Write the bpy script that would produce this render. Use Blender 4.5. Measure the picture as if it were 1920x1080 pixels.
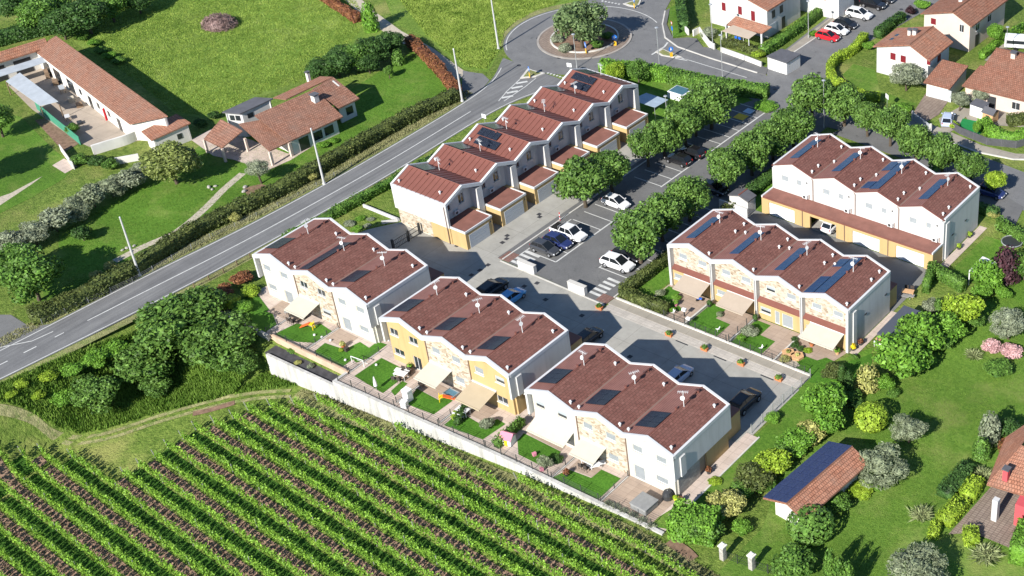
import bpy, math, random
import numpy as np
from mathutils import Vector, Matrix

for _o in list(bpy.data.objects):
    bpy.data.objects.remove(_o)
random.seed(11)
RNG = np.random.default_rng(11)
scene = bpy.context.scene
COL = scene.collection

# ---------------------------------------------------------------- camera
CAM_R = np.array([[0.8393466, -0.3009326, 0.4526996],
                  [0.5434792, 0.4818722, -0.6873351],
                  [-0.0113018, 0.8229451, 0.5680084]])
CAM_C = np.array([0.0, 0.0, 101.9032])
CAM_F, CAM_PX, CAM_PY = 2682.465, 1530.667, 506.401
cam_data = bpy.data.cameras.new('camera')
cam = bpy.data.objects.new('camera', cam_data)
COL.objects.link(cam)
cam.matrix_world = Matrix(((*CAM_R[0], CAM_C[0]), (*CAM_R[1], CAM_C[1]), (*CAM_R[2], CAM_C[2]), (0, 0, 0, 1)))
cam_data.sensor_fit = 'HORIZONTAL'
cam_data.sensor_width = 36.0
cam_data.lens = CAM_F / 1920.0 * 36.0
cam_data.shift_x = (960.0 - CAM_PX) / 1920.0
cam_data.shift_y = (CAM_PY - 540.0) / 1920.0
cam_data.clip_start = 1.0
cam_data.clip_end = 6000.0
scene.camera = cam

# ---------------------------------------------------------------- sky and sun
SUN_DIR = Vector((-0.08, 1.0, -0.634)).normalized()       # the way the light travels
SUN_EL = math.asin(-SUN_DIR.z)
world = bpy.data.worlds.new('World')
scene.world = world
world.use_nodes = True
_nt = world.node_tree
_bg = _nt.nodes['Background']
_sky = _nt.nodes.new('ShaderNodeTexSky')
_sky.sky_type = 'NISHITA'
_sky.sun_disc = False
_sky.sun_elevation = SUN_EL
_sky.sun_rotation = math.atan2(-SUN_DIR.x, -SUN_DIR.y)
_sky.altitude = 100
_sky.air_density = 1.0
_sky.dust_density = 0.0
_sky.ozone_density = 4.0
_nt.links.new(_sky.outputs[0], _bg.inputs[0])
_bg.inputs[1].default_value = 0.082
_sd = bpy.data.lights.new('sun', 'SUN')
_sd.energy = 4.8
_sd.angle = math.radians(0.5)
_sd.color = (1.0, 0.955, 0.88)
sun = bpy.data.objects.new('sun', _sd)
COL.objects.link(sun)
sun.rotation_euler = SUN_DIR.to_track_quat('-Z', 'Y').to_euler()
sun.location = (-100, 60, 120)

scene.view_settings.view_transform = 'Standard'
scene.view_settings.look = 'None'
scene.view_settings.gamma = 1.0
scene.view_settings.exposure = 0.84
scene.view_settings.use_curve_mapping = False
scene.cycles.use_denoising = True
scene.cycles.max_bounces = 6
scene.cycles.diffuse_bounces = 3
scene.cycles.glossy_bounces = 2
scene.cycles.transmission_bounces = 3
scene.cycles.transparent_max_bounces = 4

# ---------------------------------------------------------------- ground shape
WALL_Y = 75.9                                             # retaining wall above the vineyard
WALL_X0, WALL_X1 = -127.0, -69.0
def sstep(a, b, x):
    t = min(1.0, max(0.0, (x - a) / (b - a)))
    return t * t * (3 - 2 * t)
def wall_y(x):
    return float(np.interp(x, (-127.0, -114.5, -89.0, -69.0), (75.35, 75.65, 76.45, 76.55)))
def vine_plane(x, y):
    return max(-9.0, min(0.0, -2.83 + 0.0637 * (x + 100) + 0.104 * (y - 65)))
def hgt(x, y):
    if y > 84 or x < -147.5:
        return 0.0
    z = vine_plane(x, y) * sstep(-147.0, -138.5, x)
    if x < WALL_X0 - 1:
        return z * (1 - sstep(69.0, 79.0, y))
    if y < wall_y(x):
        return z
    return -0.78 if (x < -115.4 and y < 77.55) else 0.0

def ray(px, py):
    v = CAM_R @ np.array([(px - CAM_PX) / CAM_F, -(py - CAM_PY) / CAM_F, -1.0])
    return v
def at(px, py, z=0.0):
    """ground position (or position at height z) of a measured point of the photograph"""
    v = ray(px, py)
    t = (z - CAM_C[2]) / v[2]
    p = CAM_C + t * v
    return (float(p[0]), float(p[1]))
def at_low(px, py, dz=0.0):
    z = -2.0
    for _ in range(25):
        x, y = at(px, py, z + dz)
        z = 0.6 * z + 0.4 * hgt(x, y)
    return (x, y)

# ---------------------------------------------------------------- materials
MATS = {}
def srgb(r, g, b):
    f = lambda c: (c / 255.0) / 12.92 if c <= 10 else ((c / 255.0 + 0.055) / 1.055) ** 2.4
    return (f(r), f(g), f(b))
def _c4(c):
    return (c[0], c[1], c[2], 1.0)
class NT:
    def __init__(self, name):
        self.m = bpy.data.materials.new(name)
        self.m.use_nodes = True
        self.t = self.m.node_tree
        self.b = self.t.nodes['Principled BSDF']
    def n(self, typ, **kw):
        nd = self.t.nodes.new(typ)
        for k, v in kw.items():
            setattr(nd, k, v)
        return nd
    def l(self, a, b):
        self.t.links.new(a, b)
    def coords(self, kind):
        if kind == 'world':
            return self.n('ShaderNodeNewGeometry').outputs['Position']
        tc = self.n('ShaderNodeTexCoord')
        return tc.outputs['UV'] if kind == 'uv' else tc.outputs['Object']
    def noise(self, vec, scale, detail=4.0, rough=0.6):
        nd = self.n('ShaderNodeTexNoise')
        nd.inputs['Scale'].default_value = scale
        nd.inputs['Detail'].default_value = detail
        nd.inputs['Roughness'].default_value = rough
        if vec is not None:
            self.l(vec, nd.inputs['Vector'])
        return nd.outputs[0]
    def ramp(self, fac, stops):
        nd = self.n('ShaderNodeValToRGB')
        el = nd.color_ramp.elements
        while len(el) < len(stops):
            el.new(0.5)
        for e, (p, c) in zip(el, stops):
            e.position = p
            e.color = _c4(c)
        self.l(fac, nd.inputs[0])
        return nd.outputs[0]
    def mix(self, fac, a, b, mode='MIX'):
        nd = self.n('ShaderNodeMix', data_type='RGBA', blend_type=mode)
        for sock, v in ((nd.inputs[0], fac), (nd.inputs[6], a), (nd.inputs[7], b)):
            if isinstance(v, bpy.types.NodeSocket):
                self.l(v, sock)
            elif isinstance(v, tuple):
                sock.default_value = _c4(v)
            else:
                sock.default_value = v
        return nd.outputs[2]
    def bump(self, h, strength=0.3, dist=0.05):
        nd = self.n('ShaderNodeBump')
        nd.inputs['Strength'].default_value = strength
        nd.inputs['Distance'].default_value = dist
        self.l(h, nd.inputs['Height'])
        self.l(nd.outputs[0], self.b.inputs['Normal'])
    def done(self, col, rough=0.8, spec=0.3, metal=0.0):
        if isinstance(col, tuple):
            self.b.inputs['Base Color'].default_value = _c4(col)
        else:
            self.l(col, self.b.inputs['Base Color'])
        self.b.inputs['Roughness'].default_value = rough
        self.b.inputs['Specular IOR Level'].default_value = spec
        self.b.inputs['Metallic'].default_value = metal
        return self.m

def plain(name, col, rough=0.7, spec=0.3, var=0.12, scale=1.5, metal=0.0, bump=0.0, coords='obj'):
    """one colour with soft weathering variation"""
    if name in MATS:
        return MATS[name]
    t = NT(name)
    v = t.coords(coords)
    lo = tuple(c * (1 - var) for c in col)
    hi = tuple(min(1.0, c * (1 + var)) for c in col)
    n1 = t.noise(v, scale, 5)
    c = t.ramp(n1, [(0.3, lo), (0.7, hi)])
    if bump:
        t.bump(t.noise(v, scale * 12, 3), bump, 0.03)
    MATS[name] = t.done(c, rough, spec, metal)
    return MATS[name]

def leaf_mat(name, dark, light, tip=None, trans=0.18, scale=0.9):
    if name in MATS:
        return MATS[name]
    t = NT(name)
    geo = t.n('ShaderNodeNewGeometry')
    n1 = t.noise(geo.outputs['Position'], scale, 4, 0.7)
    c = t.ramp(n1, [(0.32, dark), (0.62, light)] + ([(0.8, tip)] if tip else []))
    at_ = t.n('ShaderNodeAttribute', attribute_name='tone')
    hsv = t.n('ShaderNodeHueSaturation')
    m = t.n('ShaderNodeMapRange')
    m.inputs['To Min'].default_value = 0.42
    m.inputs['To Max'].default_value = 1.6
    t.l(at_.outputs['Fac'], m.inputs['Value'])
    t.l(m.outputs[0], hsv.inputs['Value'])
    t.l(c, hsv.inputs['Color'])
    c = hsv.outputs[0]
    out = t.t.nodes['Material Output']
    t.done(c, 0.55, 0.25)
    tr = t.n('ShaderNodeBsdfTranslucent')
    t.l(c, tr.inputs['Color'])
    mx = t.n('ShaderNodeMixShader')
    mx.inputs[0].default_value = trans
    t.l(t.b.outputs[0], mx.inputs[1])
    t.l(tr.outputs[0], mx.inputs[2])
    t.l(mx.outputs[0], out.inputs[0])
    MATS[name] = t.m
    return t.m

# ---------------------------------------------------------------- mesh building
class MB:
    def __init__(self):
        self.v, self.f, self.uv = [], [], {}
    def add(self, pts, faces):
        k = len(self.v)
        self.v += [tuple(p) for p in pts]
        self.f += [tuple(i + k for i in fc) for fc in faces]
        return self
    def box(self, x0, x1, y0, y1, z0, z1):
        return self.add([(x0, y0, z0), (x1, y0, z0), (x1, y1, z0), (x0, y1, z0),
                         (x0, y0, z1), (x1, y0, z1), (x1, y1, z1), (x0, y1, z1)],
                        [(0, 3, 2, 1), (4, 5, 6, 7), (0, 1, 5, 4), (1, 2, 6, 5), (2, 3, 7, 6), (3, 0, 4, 7)])
    def obox(self, c, sx, sy, sz, rz=0.0, tilt=0.0):
        ca, sa = math.cos(rz), math.sin(rz)
        ct, st = math.cos(tilt), math.sin(tilt)
        pts = []
        for dz in (-1, 1):
            for dx, dy in ((-1, -1), (1, -1), (1, 1), (-1, 1)):
                x, y, z = dx * sx / 2, dy * sy / 2, dz * sz / 2
                y, z = y * ct - z * st, y * st + z * ct
                pts.append((c[0] + x * ca - y * sa, c[1] + x * sa + y * ca, c[2] + z))
        return self.add(pts, [(0, 3, 2, 1), (4, 5, 6, 7), (0, 1, 5, 4), (1, 2, 6, 5), (2, 3, 7, 6), (3, 0, 4, 7)])
    def prism(self, pts, z0, z1):
        n = len(pts)
        a = sum(pts[i][0] * pts[(i + 1) % n][1] - pts[(i + 1) % n][0] * pts[i][1] for i in range(n))
        if a < 0:
            pts = pts[::-1]
        vs = [(p[0], p[1], z0) for p in pts] + [(p[0], p[1], z1) for p in pts]
        fs = [tuple(range(n - 1, -1, -1)), tuple(range(n, 2 * n))]
        fs += [(i, (i + 1) % n, n + (i + 1) % n, n + i) for i in range(n)]
        return self.add(vs, fs)
    def ext(self, pts, d):
        """closed outline in 3-D pushed along vector d"""
        n = len(pts)
        vs = [tuple(p) for p in pts] + [(p[0] + d[0], p[1] + d[1], p[2] + d[2]) for p in pts]
        fs = [tuple(range(n - 1, -1, -1)), tuple(range(n, 2 * n))]
        fs += [(i, (i + 1) % n, n + (i + 1) % n, n + i) for i in range(n)]
        return self.add(vs, fs)
    def cyl(self, p0, p1, r0, r1=None, n=8, cap=True):
        r1 = r0 if r1 is None else r1
        a, b = Vector(p0), Vector(p1)
        d = (b - a).normalized()
        u = d.orthogonal().normalized()
        w = d.cross(u)
        vs = []
        for c, r in ((a, r0), (b, r1)):
            for i in range(n):
                t = 2 * math.pi * i / n
                vs.append(tuple(c + u * math.cos(t) * r + w * math.sin(t) * r))
        fs = [(i, (i + 1) % n, n + (i + 1) % n, n + i) for i in range(n)]
        if cap:
            fs += [tuple(range(n - 1, -1, -1)), tuple(range(n, 2 * n))]
        return self.add(vs, fs)
    def tube(self, pts, r, n=6):
        for i in range(len(pts) - 1):
            self.cyl(pts[i], pts[i + 1], r, r, n)
        return self
    def lathe(self, prof, c=(0, 0, 0), n=12):
        vs, fs = [], []
        for r, z in prof:
            for i in range(n):
                t = 2 * math.pi * i / n
                vs.append((c[0] + r * math.cos(t), c[1] + r * math.sin(t), c[2] + z))
        for k in range(len(prof) - 1):
            for i in range(n):
                j = (i + 1) % n
                fs.append((k * n + i, k * n + j, (k + 1) * n + j, (k + 1) * n + i))
        fs.append(tuple(range(n - 1, -1, -1)))
        fs.append(tuple(range((len(prof) - 1) * n, len(prof) * n)))
        return self.add(vs, fs)
    def quad(self, a, b, c, d, uv=None):
        if uv:
            self.uv[len(self.f)] = uv
        return self.add([a, b, c, d], [(0, 1, 2, 3)])
    def slab(self, a, b, c, d, t):
        """roof plate: eave a-b, ridge c-d, thickness t downward, UV in metres on top"""
        a, b, c, d = map(Vector, (a, b, c, d))
        u = (b - a).length
        v = (d - a).length
        self.uv[len(self.f)] = [(0, 0), (u, 0), (u, v), (0, v)]
        k = Vector((0, 0, -t))
        self.add([a, b, c, d, a + k, b + k, c + k, d + k],
                 [(0, 1, 2, 3), (7, 6, 5, 4), (1, 0, 4, 5), (2, 1, 5, 6), (3, 2, 6, 7), (0, 3, 7, 4)])
        return self
    def mesh(self, name):
        me = bpy.data.meshes.new(name)
        me.from_pydata(self.v, [], self.f)
        if self.uv:
            ul = me.uv_layers.new(name='UVMap')
            for fi, uvs in self.uv.items():
                p = me.polygons[fi]
                for k, li in enumerate(p.loop_indices):
                    ul.data[li].uv = uvs[k]
        me.update()
        return me
    def build(self, name, mat, parent=None, smooth=False, loc=None, bevel=0.0):
        me = self.mesh(name)
        me.materials.append(mat)
        if smooth:
            me.polygons.foreach_set('use_smooth', [True] * len(me.polygons))
        o = bpy.data.objects.new(name, me)
        COL.objects.link(o)
        if parent is not None:
            o.parent = parent
        if loc is not None:
            o.location = loc
        if bevel:
            b = o.modifiers.new('bevel', 'BEVEL')
            b.width = bevel
            b.segments = 2
            b.limit_method = 'ANGLE'
        return o

def tag(o, label=None, cat=None, group=None, kind=None):
    if label: o['label'] = label
    if cat:
        o['category'] = cat
        if not kind: o['kind'] = 'thing'
    if group: o['group'] = group
    if kind: o['kind'] = kind
    return o
def empty(name, loc, rz=0.0, label=None, cat=None, group=None):
    o = bpy.data.objects.new(name, None)
    COL.objects.link(o)
    o.empty_display_size = 0.5
    o.location = loc
    o.rotation_euler = (0, 0, rz)
    return tag(o, label, cat, group)
def copy_tree(o, parent=None):
    c = o.copy()
    COL.objects.link(c)
    if parent is not None:
        c.parent = parent
    for ch in list(o.children):
        copy_tree(ch, c)
    return c
def sheet(name, pts, z, mat, parent=None, structure=True):
    """flat ground sheet from world outline"""
    n = len(pts)
    a = sum(pts[i][0] * pts[(i + 1) % n][1] - pts[(i + 1) % n][0] * pts[i][1] for i in range(n))
    if a < 0:
        pts = pts[::-1]
    b = MB()
    b.add([(p[0], p[1], z) for p in pts], [tuple(range(n))])
    o = b.build(name, mat, parent)
    if parent is None and structure:
        tag(o, kind='structure')
    return o
def psheet(name, pix, z, mat, parent=None):
    return sheet(name, [at(x, y, z) for x, y in pix], z, mat, parent)
def rect(x0, x1, y0, y1):
    return [(x0, y0), (x1, y0), (x1, y1), (x0, y1)]
def offset_line(pts, w):
    """parallel pair of a polyline: left and right outlines at distance w/2"""
    L, Rr = [], []
    for i, p in enumerate(pts):
        a = pts[max(0, i - 1)]
        b = pts[min(len(pts) - 1, i + 1)]
        dx, dy = b[0] - a[0], b[1] - a[1]
        s = math.hypot(dx, dy) or 1
        nx, ny = -dy / s, dx / s
        L.append((p[0] + nx * w / 2, p[1] + ny * w / 2))
        Rr.append((p[0] - nx * w / 2, p[1] - ny * w / 2))
    return L, Rr
def ribbon(name, pts, w, z, mat, parent=None, structure=True):
    L, Rr = offset_line(pts, w)
    b = MB()
    n = len(pts)
    b.add([(p[0], p[1], z) for p in Rr] + [(p[0], p[1], z) for p in L],
          [(i, i + 1, n + i + 1, n + i) for i in range(n - 1)])
    o = b.build(name, mat, parent)
    if parent is None and structure:
        tag(o, kind='structure')
    return o
def strip(name, pts, w, z0, z1, mat, parent=None, cap=None):
    """kerb or low wall of rectangular section along a polyline"""
    L, Rr = offset_line(pts, w)
    b = MB()
    n = len(pts)
    vs = []
    for i in range(n):
        vs += [(*L[i], z0), (*Rr[i], z0), (*Rr[i], z1), (*L[i], z1)]
    fs = []
    for i in range(n - 1):
        a, c = 4 * i, 4 * i + 4
        for k in range(4):
            j = (k + 1) % 4
            fs.append((a + k, a + j, c + j, c + k))
    fs += [(3, 2, 1, 0), (4 * n - 4, 4 * n - 3, 4 * n - 2, 4 * n - 1)]
    b.add(vs, fs)
    return b.build(name, mat, parent)
def smooth_line(pts, k=6):
    """Catmull-Rom through points"""
    P = [np.array(p, float) for p in pts]
    P = [2 * P[0] - P[1]] + P + [2 * P[-1] - P[-2]]
    out = []
    for i in range(1, len(P) - 2):
        for j in range(k):
            t = j / k
            a, b, c, d = P[i - 1], P[i], P[i + 1], P[i + 2]
            q = 0.5 * (2 * b + (c - a) * t + (2 * a - 5 * b + 4 * c - d) * t * t + (-a + 3 * b - 3 * c + d) * t ** 3)
            out.append(tuple(q))
    out.append(tuple(P[-2]))
    return out
# ================================================================ ground materials
def grass_mat(name, dark, light, dry=None, patch=0.12, fine=3.0, bump=0.6, dry_amt=0.5, stretch=None):
    t = NT(name)
    v = t.coords('world')
    big = t.noise(v, patch, 5, 0.6)
    if stretch:
        mp = t.n('ShaderNodeMapping')
        mp.inputs['Scale'].default_value = stretch
        mp.inputs['Rotation'].default_value = (0, 0, math.radians(35))
        t.l(v, mp.inputs['Vector'])
        v2 = mp.outputs[0]
    else:
        v2 = v
    fn = t.noise(v2, fine, 6, 0.75)
    c = t.ramp(fn, [(0.34, dark), (0.66, light)])
    if dry:
        md = t.noise(v, patch * 2.3, 6, 0.65)
        fac = t.ramp(md, [(0.5, (0, 0, 0)), (0.68, (dry_amt,) * 3)])
        c = t.mix(fac, c, dry)
    hs = t.n('ShaderNodeHueSaturation')
    mr = t.n('ShaderNodeMapRange')
    mr.inputs['From Min'].default_value = 0.3
    mr.inputs['From Max'].default_value = 0.7
    mr.inputs['To Min'].default_value = 0.78
    mr.inputs['To Max'].default_value = 1.22
    t.l(big, mr.inputs['Value'])
    t.l(mr.outputs[0], hs.inputs['Value'])
    t.l(c, hs.inputs['Color'])
    t.bump(t.noise(v2, fine * 2.2, 4, 0.7), bump, 0.25)
    MATS[name] = t.done(hs.outputs[0], 0.85, 0.15)
    return t.m
G_FIELD = grass_mat('field_grass', (0.061, 0.115, 0.016), (0.203, 0.277, 0.054), (0.351, 0.324, 0.115), 0.05, 1.6, 1.0, 0.55)
G_MEADOW = grass_mat('meadow_grass', (0.085, 0.165, 0.020), (0.215, 0.320, 0.055), (0.30, 0.34, 0.10), 0.06, 1.3, 1.0, 0.45, (2.2, 0.8, 1))
G_LAWN = grass_mat('lawn_grass', (0.052, 0.130, 0.013), (0.125, 0.238, 0.030), (0.23, 0.27, 0.07), 0.10, 2.5, 0.5, 0.5)
G_TURF = grass_mat('turf_grass', (0.038, 0.119, 0.011), (0.084, 0.203, 0.022), None, 0.25, 4.0, 0.35)
G_GARDEN = grass_mat('garden_lawn_grass', (0.062, 0.135, 0.016), (0.140, 0.240, 0.036), (0.26, 0.27, 0.085), 0.07, 2.2, 0.5, 0.5)
G_VERGE = grass_mat('dry_verge_grass', (0.17, 0.18, 0.065), (0.34, 0.33, 0.15), (0.13, 0.20, 0.035), 0.25, 2.5, 0.8, 0.8)

def asphalt_mat(name, c0, c1, streak=True, patch=0.35):
    t = NT(name)
    v = t.coords('world')
    big = t.noise(v, patch, 6, 0.65)
    fine = t.noise(v, 9.0, 4, 0.8)
    c = t.ramp(big, [(0.3, c0), (0.7, c1)])
    c = t.mix(0.25, c, t.ramp(fine, [(0.35, tuple(x * 0.55 for x in c0)), (0.7, tuple(x * 1.35 for x in c1))]))
    if streak:
        cr = t.n('ShaderNodeTexVoronoi', feature='DISTANCE_TO_EDGE')
        cr.inputs['Scale'].default_value = 0.14
        wv = t.n('ShaderNodeVectorMath', operation='ADD')
        t.l(v, wv.inputs[0])
        nz = t.n('ShaderNodeTexNoise')
        nz.inputs['Scale'].default_value = 0.8
        sc_ = t.n('ShaderNodeVectorMath', operation='SCALE')
        sc_.inputs['Scale'].default_value = 2.5
        t.l(v, nz.inputs['Vector'])
        t.l(nz.outputs['Color'], sc_.inputs[0])
        t.l(sc_.outputs[0], wv.inputs[1])
        t.l(wv.outputs[0], cr.inputs['Vector'])
        st = t.ramp(t.noise(v, 0.9, 3, 0.5), [(0.62, (1, 1, 1)), (0.74, (0.72, 0.72, 0.72))])
        c = t.mix(1.0, c, st, 'MULTIPLY')
        k = t.ramp(cr.outputs[0], [(0.0, (0.82, 0.82, 0.82)), (0.008, (1, 1, 1))])
        c = t.mix(1.0, c, k, 'MULTIPLY')
    t.bump(fine, 0.15, 0.02)
    MATS[name] = t.done(c, 0.9, 0.2)
    return t.m
M_ROAD = asphalt_mat('road_asphalt', (0.135, 0.135, 0.138), (0.195, 0.195, 0.195))
def lane_mat(name):
    t = NT(name)
    v = t.coords('world')
    mp = t.n('ShaderNodeMapping')
    mp.inputs['Scale'].default_value = (1.6, 0.035, 1)
    t.l(v, mp.inputs['Vector'])
    a = t.noise(mp.outputs[0], 1.0, 4, 0.6)
    c = t.ramp(a, [(0.32, (0.125, 0.125, 0.128)), (0.5, (0.165, 0.165, 0.167)), (0.68, (0.215, 0.214, 0.210))])
    pt = t.ramp(t.noise(v, 0.25, 5, 0.7), [(0.35, (0.86, 0.86, 0.86)), (0.7, (1.1, 1.1, 1.1))])
    c = t.mix(1.0, c, pt, 'MULTIPLY')
    fn = t.noise(v, 9.0, 3, 0.8)
    c = t.mix(0.2, c, t.ramp(fn, [(0.35, (0.07, 0.07, 0.07)), (0.7, (0.28, 0.28, 0.28))]))
    return t.done(c, 0.9, 0.2)
M_LANE = lane_mat('road_lane_asphalt')
M_LOT = asphalt_mat('parking_asphalt', (0.115, 0.115, 0.116), (0.165, 0.164, 0.162))
def slab_mat(name, c0, c1, w, h, joint, rot=0.0):
    """concrete slabs with thin joints, world coordinates"""
    t = NT(name)
    v = t.coords('world')
    mp = t.n('ShaderNodeMapping')
    mp.inputs['Rotation'].default_value = (0, 0, rot)
    t.l(v, mp.inputs['Vector'])
    br = t.n('ShaderNodeTexBrick')
    br.offset = 0.0
    br.inputs['Scale'].default_value = 1.0
    br.inputs['Brick Width'].default_value = w
    br.inputs['Row Height'].default_value = h
    br.inputs['Mortar Size'].default_value = joint
    br.inputs['Color1'].default_value = _c4(c0)
    br.inputs['Color2'].default_value = _c4(c1)
    br.inputs['Mortar'].default_value = _c4(tuple(x * 0.6 for x in c0))
    t.l(mp.outputs[0], br.inputs['Vector'])
    n = t.noise(v, 0.5, 7, 0.7)
    k = t.ramp(n, [(0.25, (0.78, 0.78, 0.78)), (0.75, (1.12, 1.12, 1.12))])
    c = t.mix(1.0, br.outputs[0], k, 'MULTIPLY')
    MATS[name] = t.done(c, 0.85, 0.2)
    return t.m
M_COURT = slab_mat('courtyard_concrete', (0.33, 0.318, 0.285), (0.35, 0.338, 0.305), 6.6, 5.5, 0.02)
M_TAUPE = slab_mat('footpath_concrete', (0.30, 0.27, 0.225), (0.33, 0.30, 0.25), 3.0, 3.0, 0.02)
M_PALE = slab_mat('pale_strip_paving', (0.42, 0.385, 0.34), (0.48, 0.44, 0.39), 0.8, 0.4, 0.012)
M_PATIO = slab_mat('patio_tile', (0.36, 0.275, 0.215), (0.40, 0.31, 0.245), 1.2, 0.6, 0.012)
M_PLINTH = slab_mat('pinkish_walk_tile', (0.50, 0.41, 0.35), (0.55, 0.455, 0.39), 0.9, 0.9, 0.015)
M_KERB = plain('kerb_stone', (0.52, 0.50, 0.46), 0.85, 0.2, 0.15, 0.8)
M_PAINT = plain('road_paint', (0.52, 0.52, 0.50), 0.7, 0.2, 0.16, 1.2)
M_YPAINT = plain('yellow_paint', (0.72, 0.46, 0.05), 0.7, 0.2, 0.12, 1.2)
def conc_mat():
    t = NT('concrete_wall')
    v = t.coords('world')
    mp = t.n('ShaderNodeMapping')
    mp.inputs['Scale'].default_value = (1.3, 1.3, 0.12)
    t.l(v, mp.inputs['Vector'])
    c = t.ramp(t.noise(mp.outputs[0], 1.2, 6, 0.7), [(0.3, (0.34, 0.33, 0.31)), (0.5, (0.47, 0.46, 0.44)), (0.7, (0.56, 0.55, 0.53))])
    k = t.ramp(t.noise(v, 0.35, 4, 0.6), [(0.35, (0.82, 0.82, 0.80)), (0.65, (1.08, 1.08, 1.08))])
    return t.done(t.mix(1.0, c, k, 'MULTIPLY'), 0.9, 0.15)
M_WALLCON = conc_mat()
M_DIRT = plain('bare_soil', (0.21, 0.135, 0.095), 0.95, 0.1, 0.35, 1.8, bump=0.6, coords='world')
M_SOIL = plain('tilled_soil', (0.29, 0.19, 0.135), 0.95, 0.1, 0.3, 2.6, bump=1.0, coords='world')
M_TRACK = grass_mat('worn_track_grass', (0.19, 0.20, 0.08), (0.37, 0.34, 0.17), (0.12, 0.20, 0.035), 0.5, 2.0, 0.7, 0.9)
M_COBBLE = slab_mat('brown_setts', (0.24, 0.185, 0.150), (0.29, 0.23, 0.185), 0.5, 0.3, 0.03)
M_GRAVEL = plain('pale_gravel', (0.44, 0.39, 0.31), 0.95, 0.1, 0.25, 3.0, bump=0.5, coords='world')

# ================================================================ terrain sheet
def axis(lo, hi, f0, f1, step):
    a = [lo]
    s = (f0 - lo)
    for k in (0.6, 0.85, 0.95):
        a.append(lo + s * k)
    a += list(np.arange(f0, f1 + 1e-6, step))
    s = hi - f1
    for k in (0.05, 0.15, 0.4, 1.0):
        a.append(f1 + s * k)
    return a
xs = axis(-2500, 2500, -180, -30, 1.5)
ys = axis(-2500, 2500, 20, 74, 1.5)
ys = sorted(set([y for y in ys if y < 75 or y > 90] + [round(q, 2) for q in np.arange(75.0, 77.3, 0.2)] + [78, 79, 81, 84, 90]))
nx, ny = len(xs), len(ys)
gv = [(x, y, hgt(x, y) - 0.012) for y in ys for x in xs]
gf = [(j * nx + i, j * nx + i + 1, (j + 1) * nx + i + 1, (j + 1) * nx + i) for j in range(ny - 1) for i in range(nx - 1)]
gb = MB()
gb.add(gv, gf)
ground = tag(gb.build('ground', G_FIELD, smooth=True), kind='structure')

# meadows, lawns
psheet('meadow', [(130, 55), (330, -60), (640, -60), (700, 40), (740, 75), (600, 150), (470, 185), (420, 225), (330, 215), (240, 140), (140, 80)], 0.004, G_MEADOW)
psheet('far_meadow', [(700, -60), (1160, -60), (1110, -5), (1040, 12), (1000, 26), (972, 40), (950, 58), (938, 95), (915, 135), (870, 130), (800, 70), (740, 45)], 0.004, G_MEADOW)
psheet('villa_lawn', [(110, 420), (270, 330), (400, 260), (430, 210), (640, 180), (780, 90), (860, 175), (740, 250), (560, 350), (380, 440), (110, 590), (60, 560), (110, 470)], 0.006, G_LAWN)
psheet('farm_lawn', [(-80, 190), (40, 220), (100, 280), (140, 310), (120, 335), (60, 370), (-80, 440)], 0.008, G_LAWN)
psheet('garden_meadow', [(1470, 870), (1560, 790), (1680, 700), (1790, 600), (1920, 520), (2080, 440), (2120, 1160), (1340, 1160), (1340, 1080), (1430, 990)], 0.010, G_GARDEN)
psheet('side_lawn', [(1210, 985), (1290, 935), (1440, 795), (1470, 740), (1520, 700), (1560, 680), (1640, 650), (1600, 720), (1560, 780), (1450, 860), (1340, 960), (1300, 1000)], 0.014, G_LAWN)
sheet('court_lawn', [(-66.8, 131.6), (-40, 128.5), (-40, 141.5), (-66.8, 141.5)], 0.016, G_LAWN)
sheet('hedge_lawn', rect(-99.2, -95.3, 107.5, 131), 0.014, G_LAWN)
sheet('upper_lawn', rect(-99.5, -94.8, 131, 147), 0.016, G_LAWN)
sheet('corner_lawn', [(-124.0, 142.3), (-113, 142.3), (-113, 158), (-137, 158), (-137, 142.3)], 0.014, G_LAWN)
psheet('villa_front_lawn', [(1580, 140), (1600, 120), (1640, 130), (1650, 170), (1720, 195), (1690, 205), (1600, 165)], 0.012, G_GARDEN)
psheet('red_shrub_bank', [(360, 545), (470, 490), (520, 590), (470, 620), (410, 590)], -0.004, G_FIELD)

# ================================================================ roads
def circ(c, r, n=64, a0=0.0, a1=2 * math.pi):
    return [(c[0] + r * math.cos(a0 + (a1 - a0) * i / n), c[1] + r * math.sin(a0 + (a1 - a0) * i / n)) for i in range(n + (0 if abs(a1 - a0 - 2 * math.pi) < 1e-6 else 1))]
RC = (-150.0, 159.4)
roadL = smooth_line([(-156, 35), (-154.6, 48), (-153.5, 59), (-152.3, 77), (-150.9, 92), (-150.4, 106), (-150.6, 120), (-151.1, 132), (-152.6, 140), (-156.5, 147)], 5)
roadR = smooth_line([(-150.2, 35), (-149, 48), (-147.9, 57), (-146.2, 72), (-145.2, 85), (-144.6, 100), (-144.4, 112), (-145.0, 130), (-144.0, 139), (-140.5, 146)], 5)
b = MB()
n = len(roadL)
b.add([(*p, 0.030) for p in roadR] + [(*p, 0.030) for p in roadL], [(i, i + 1, n + i + 1, n + i) for i in range(n - 1)])
road = tag(b.build('road', M_LANE), kind='structure')
sheet('roundabout_road', circ(RC, 13.2), 0.034, M_ROAD)
psheet('north_road', [(1055, 16), (1118, -4), (1180, -60), (1330, -60), (1268, -20), (1247, 20), (1245, 55), (1180, 60), (1080, 50)], 0.038, M_ROAD)
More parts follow.
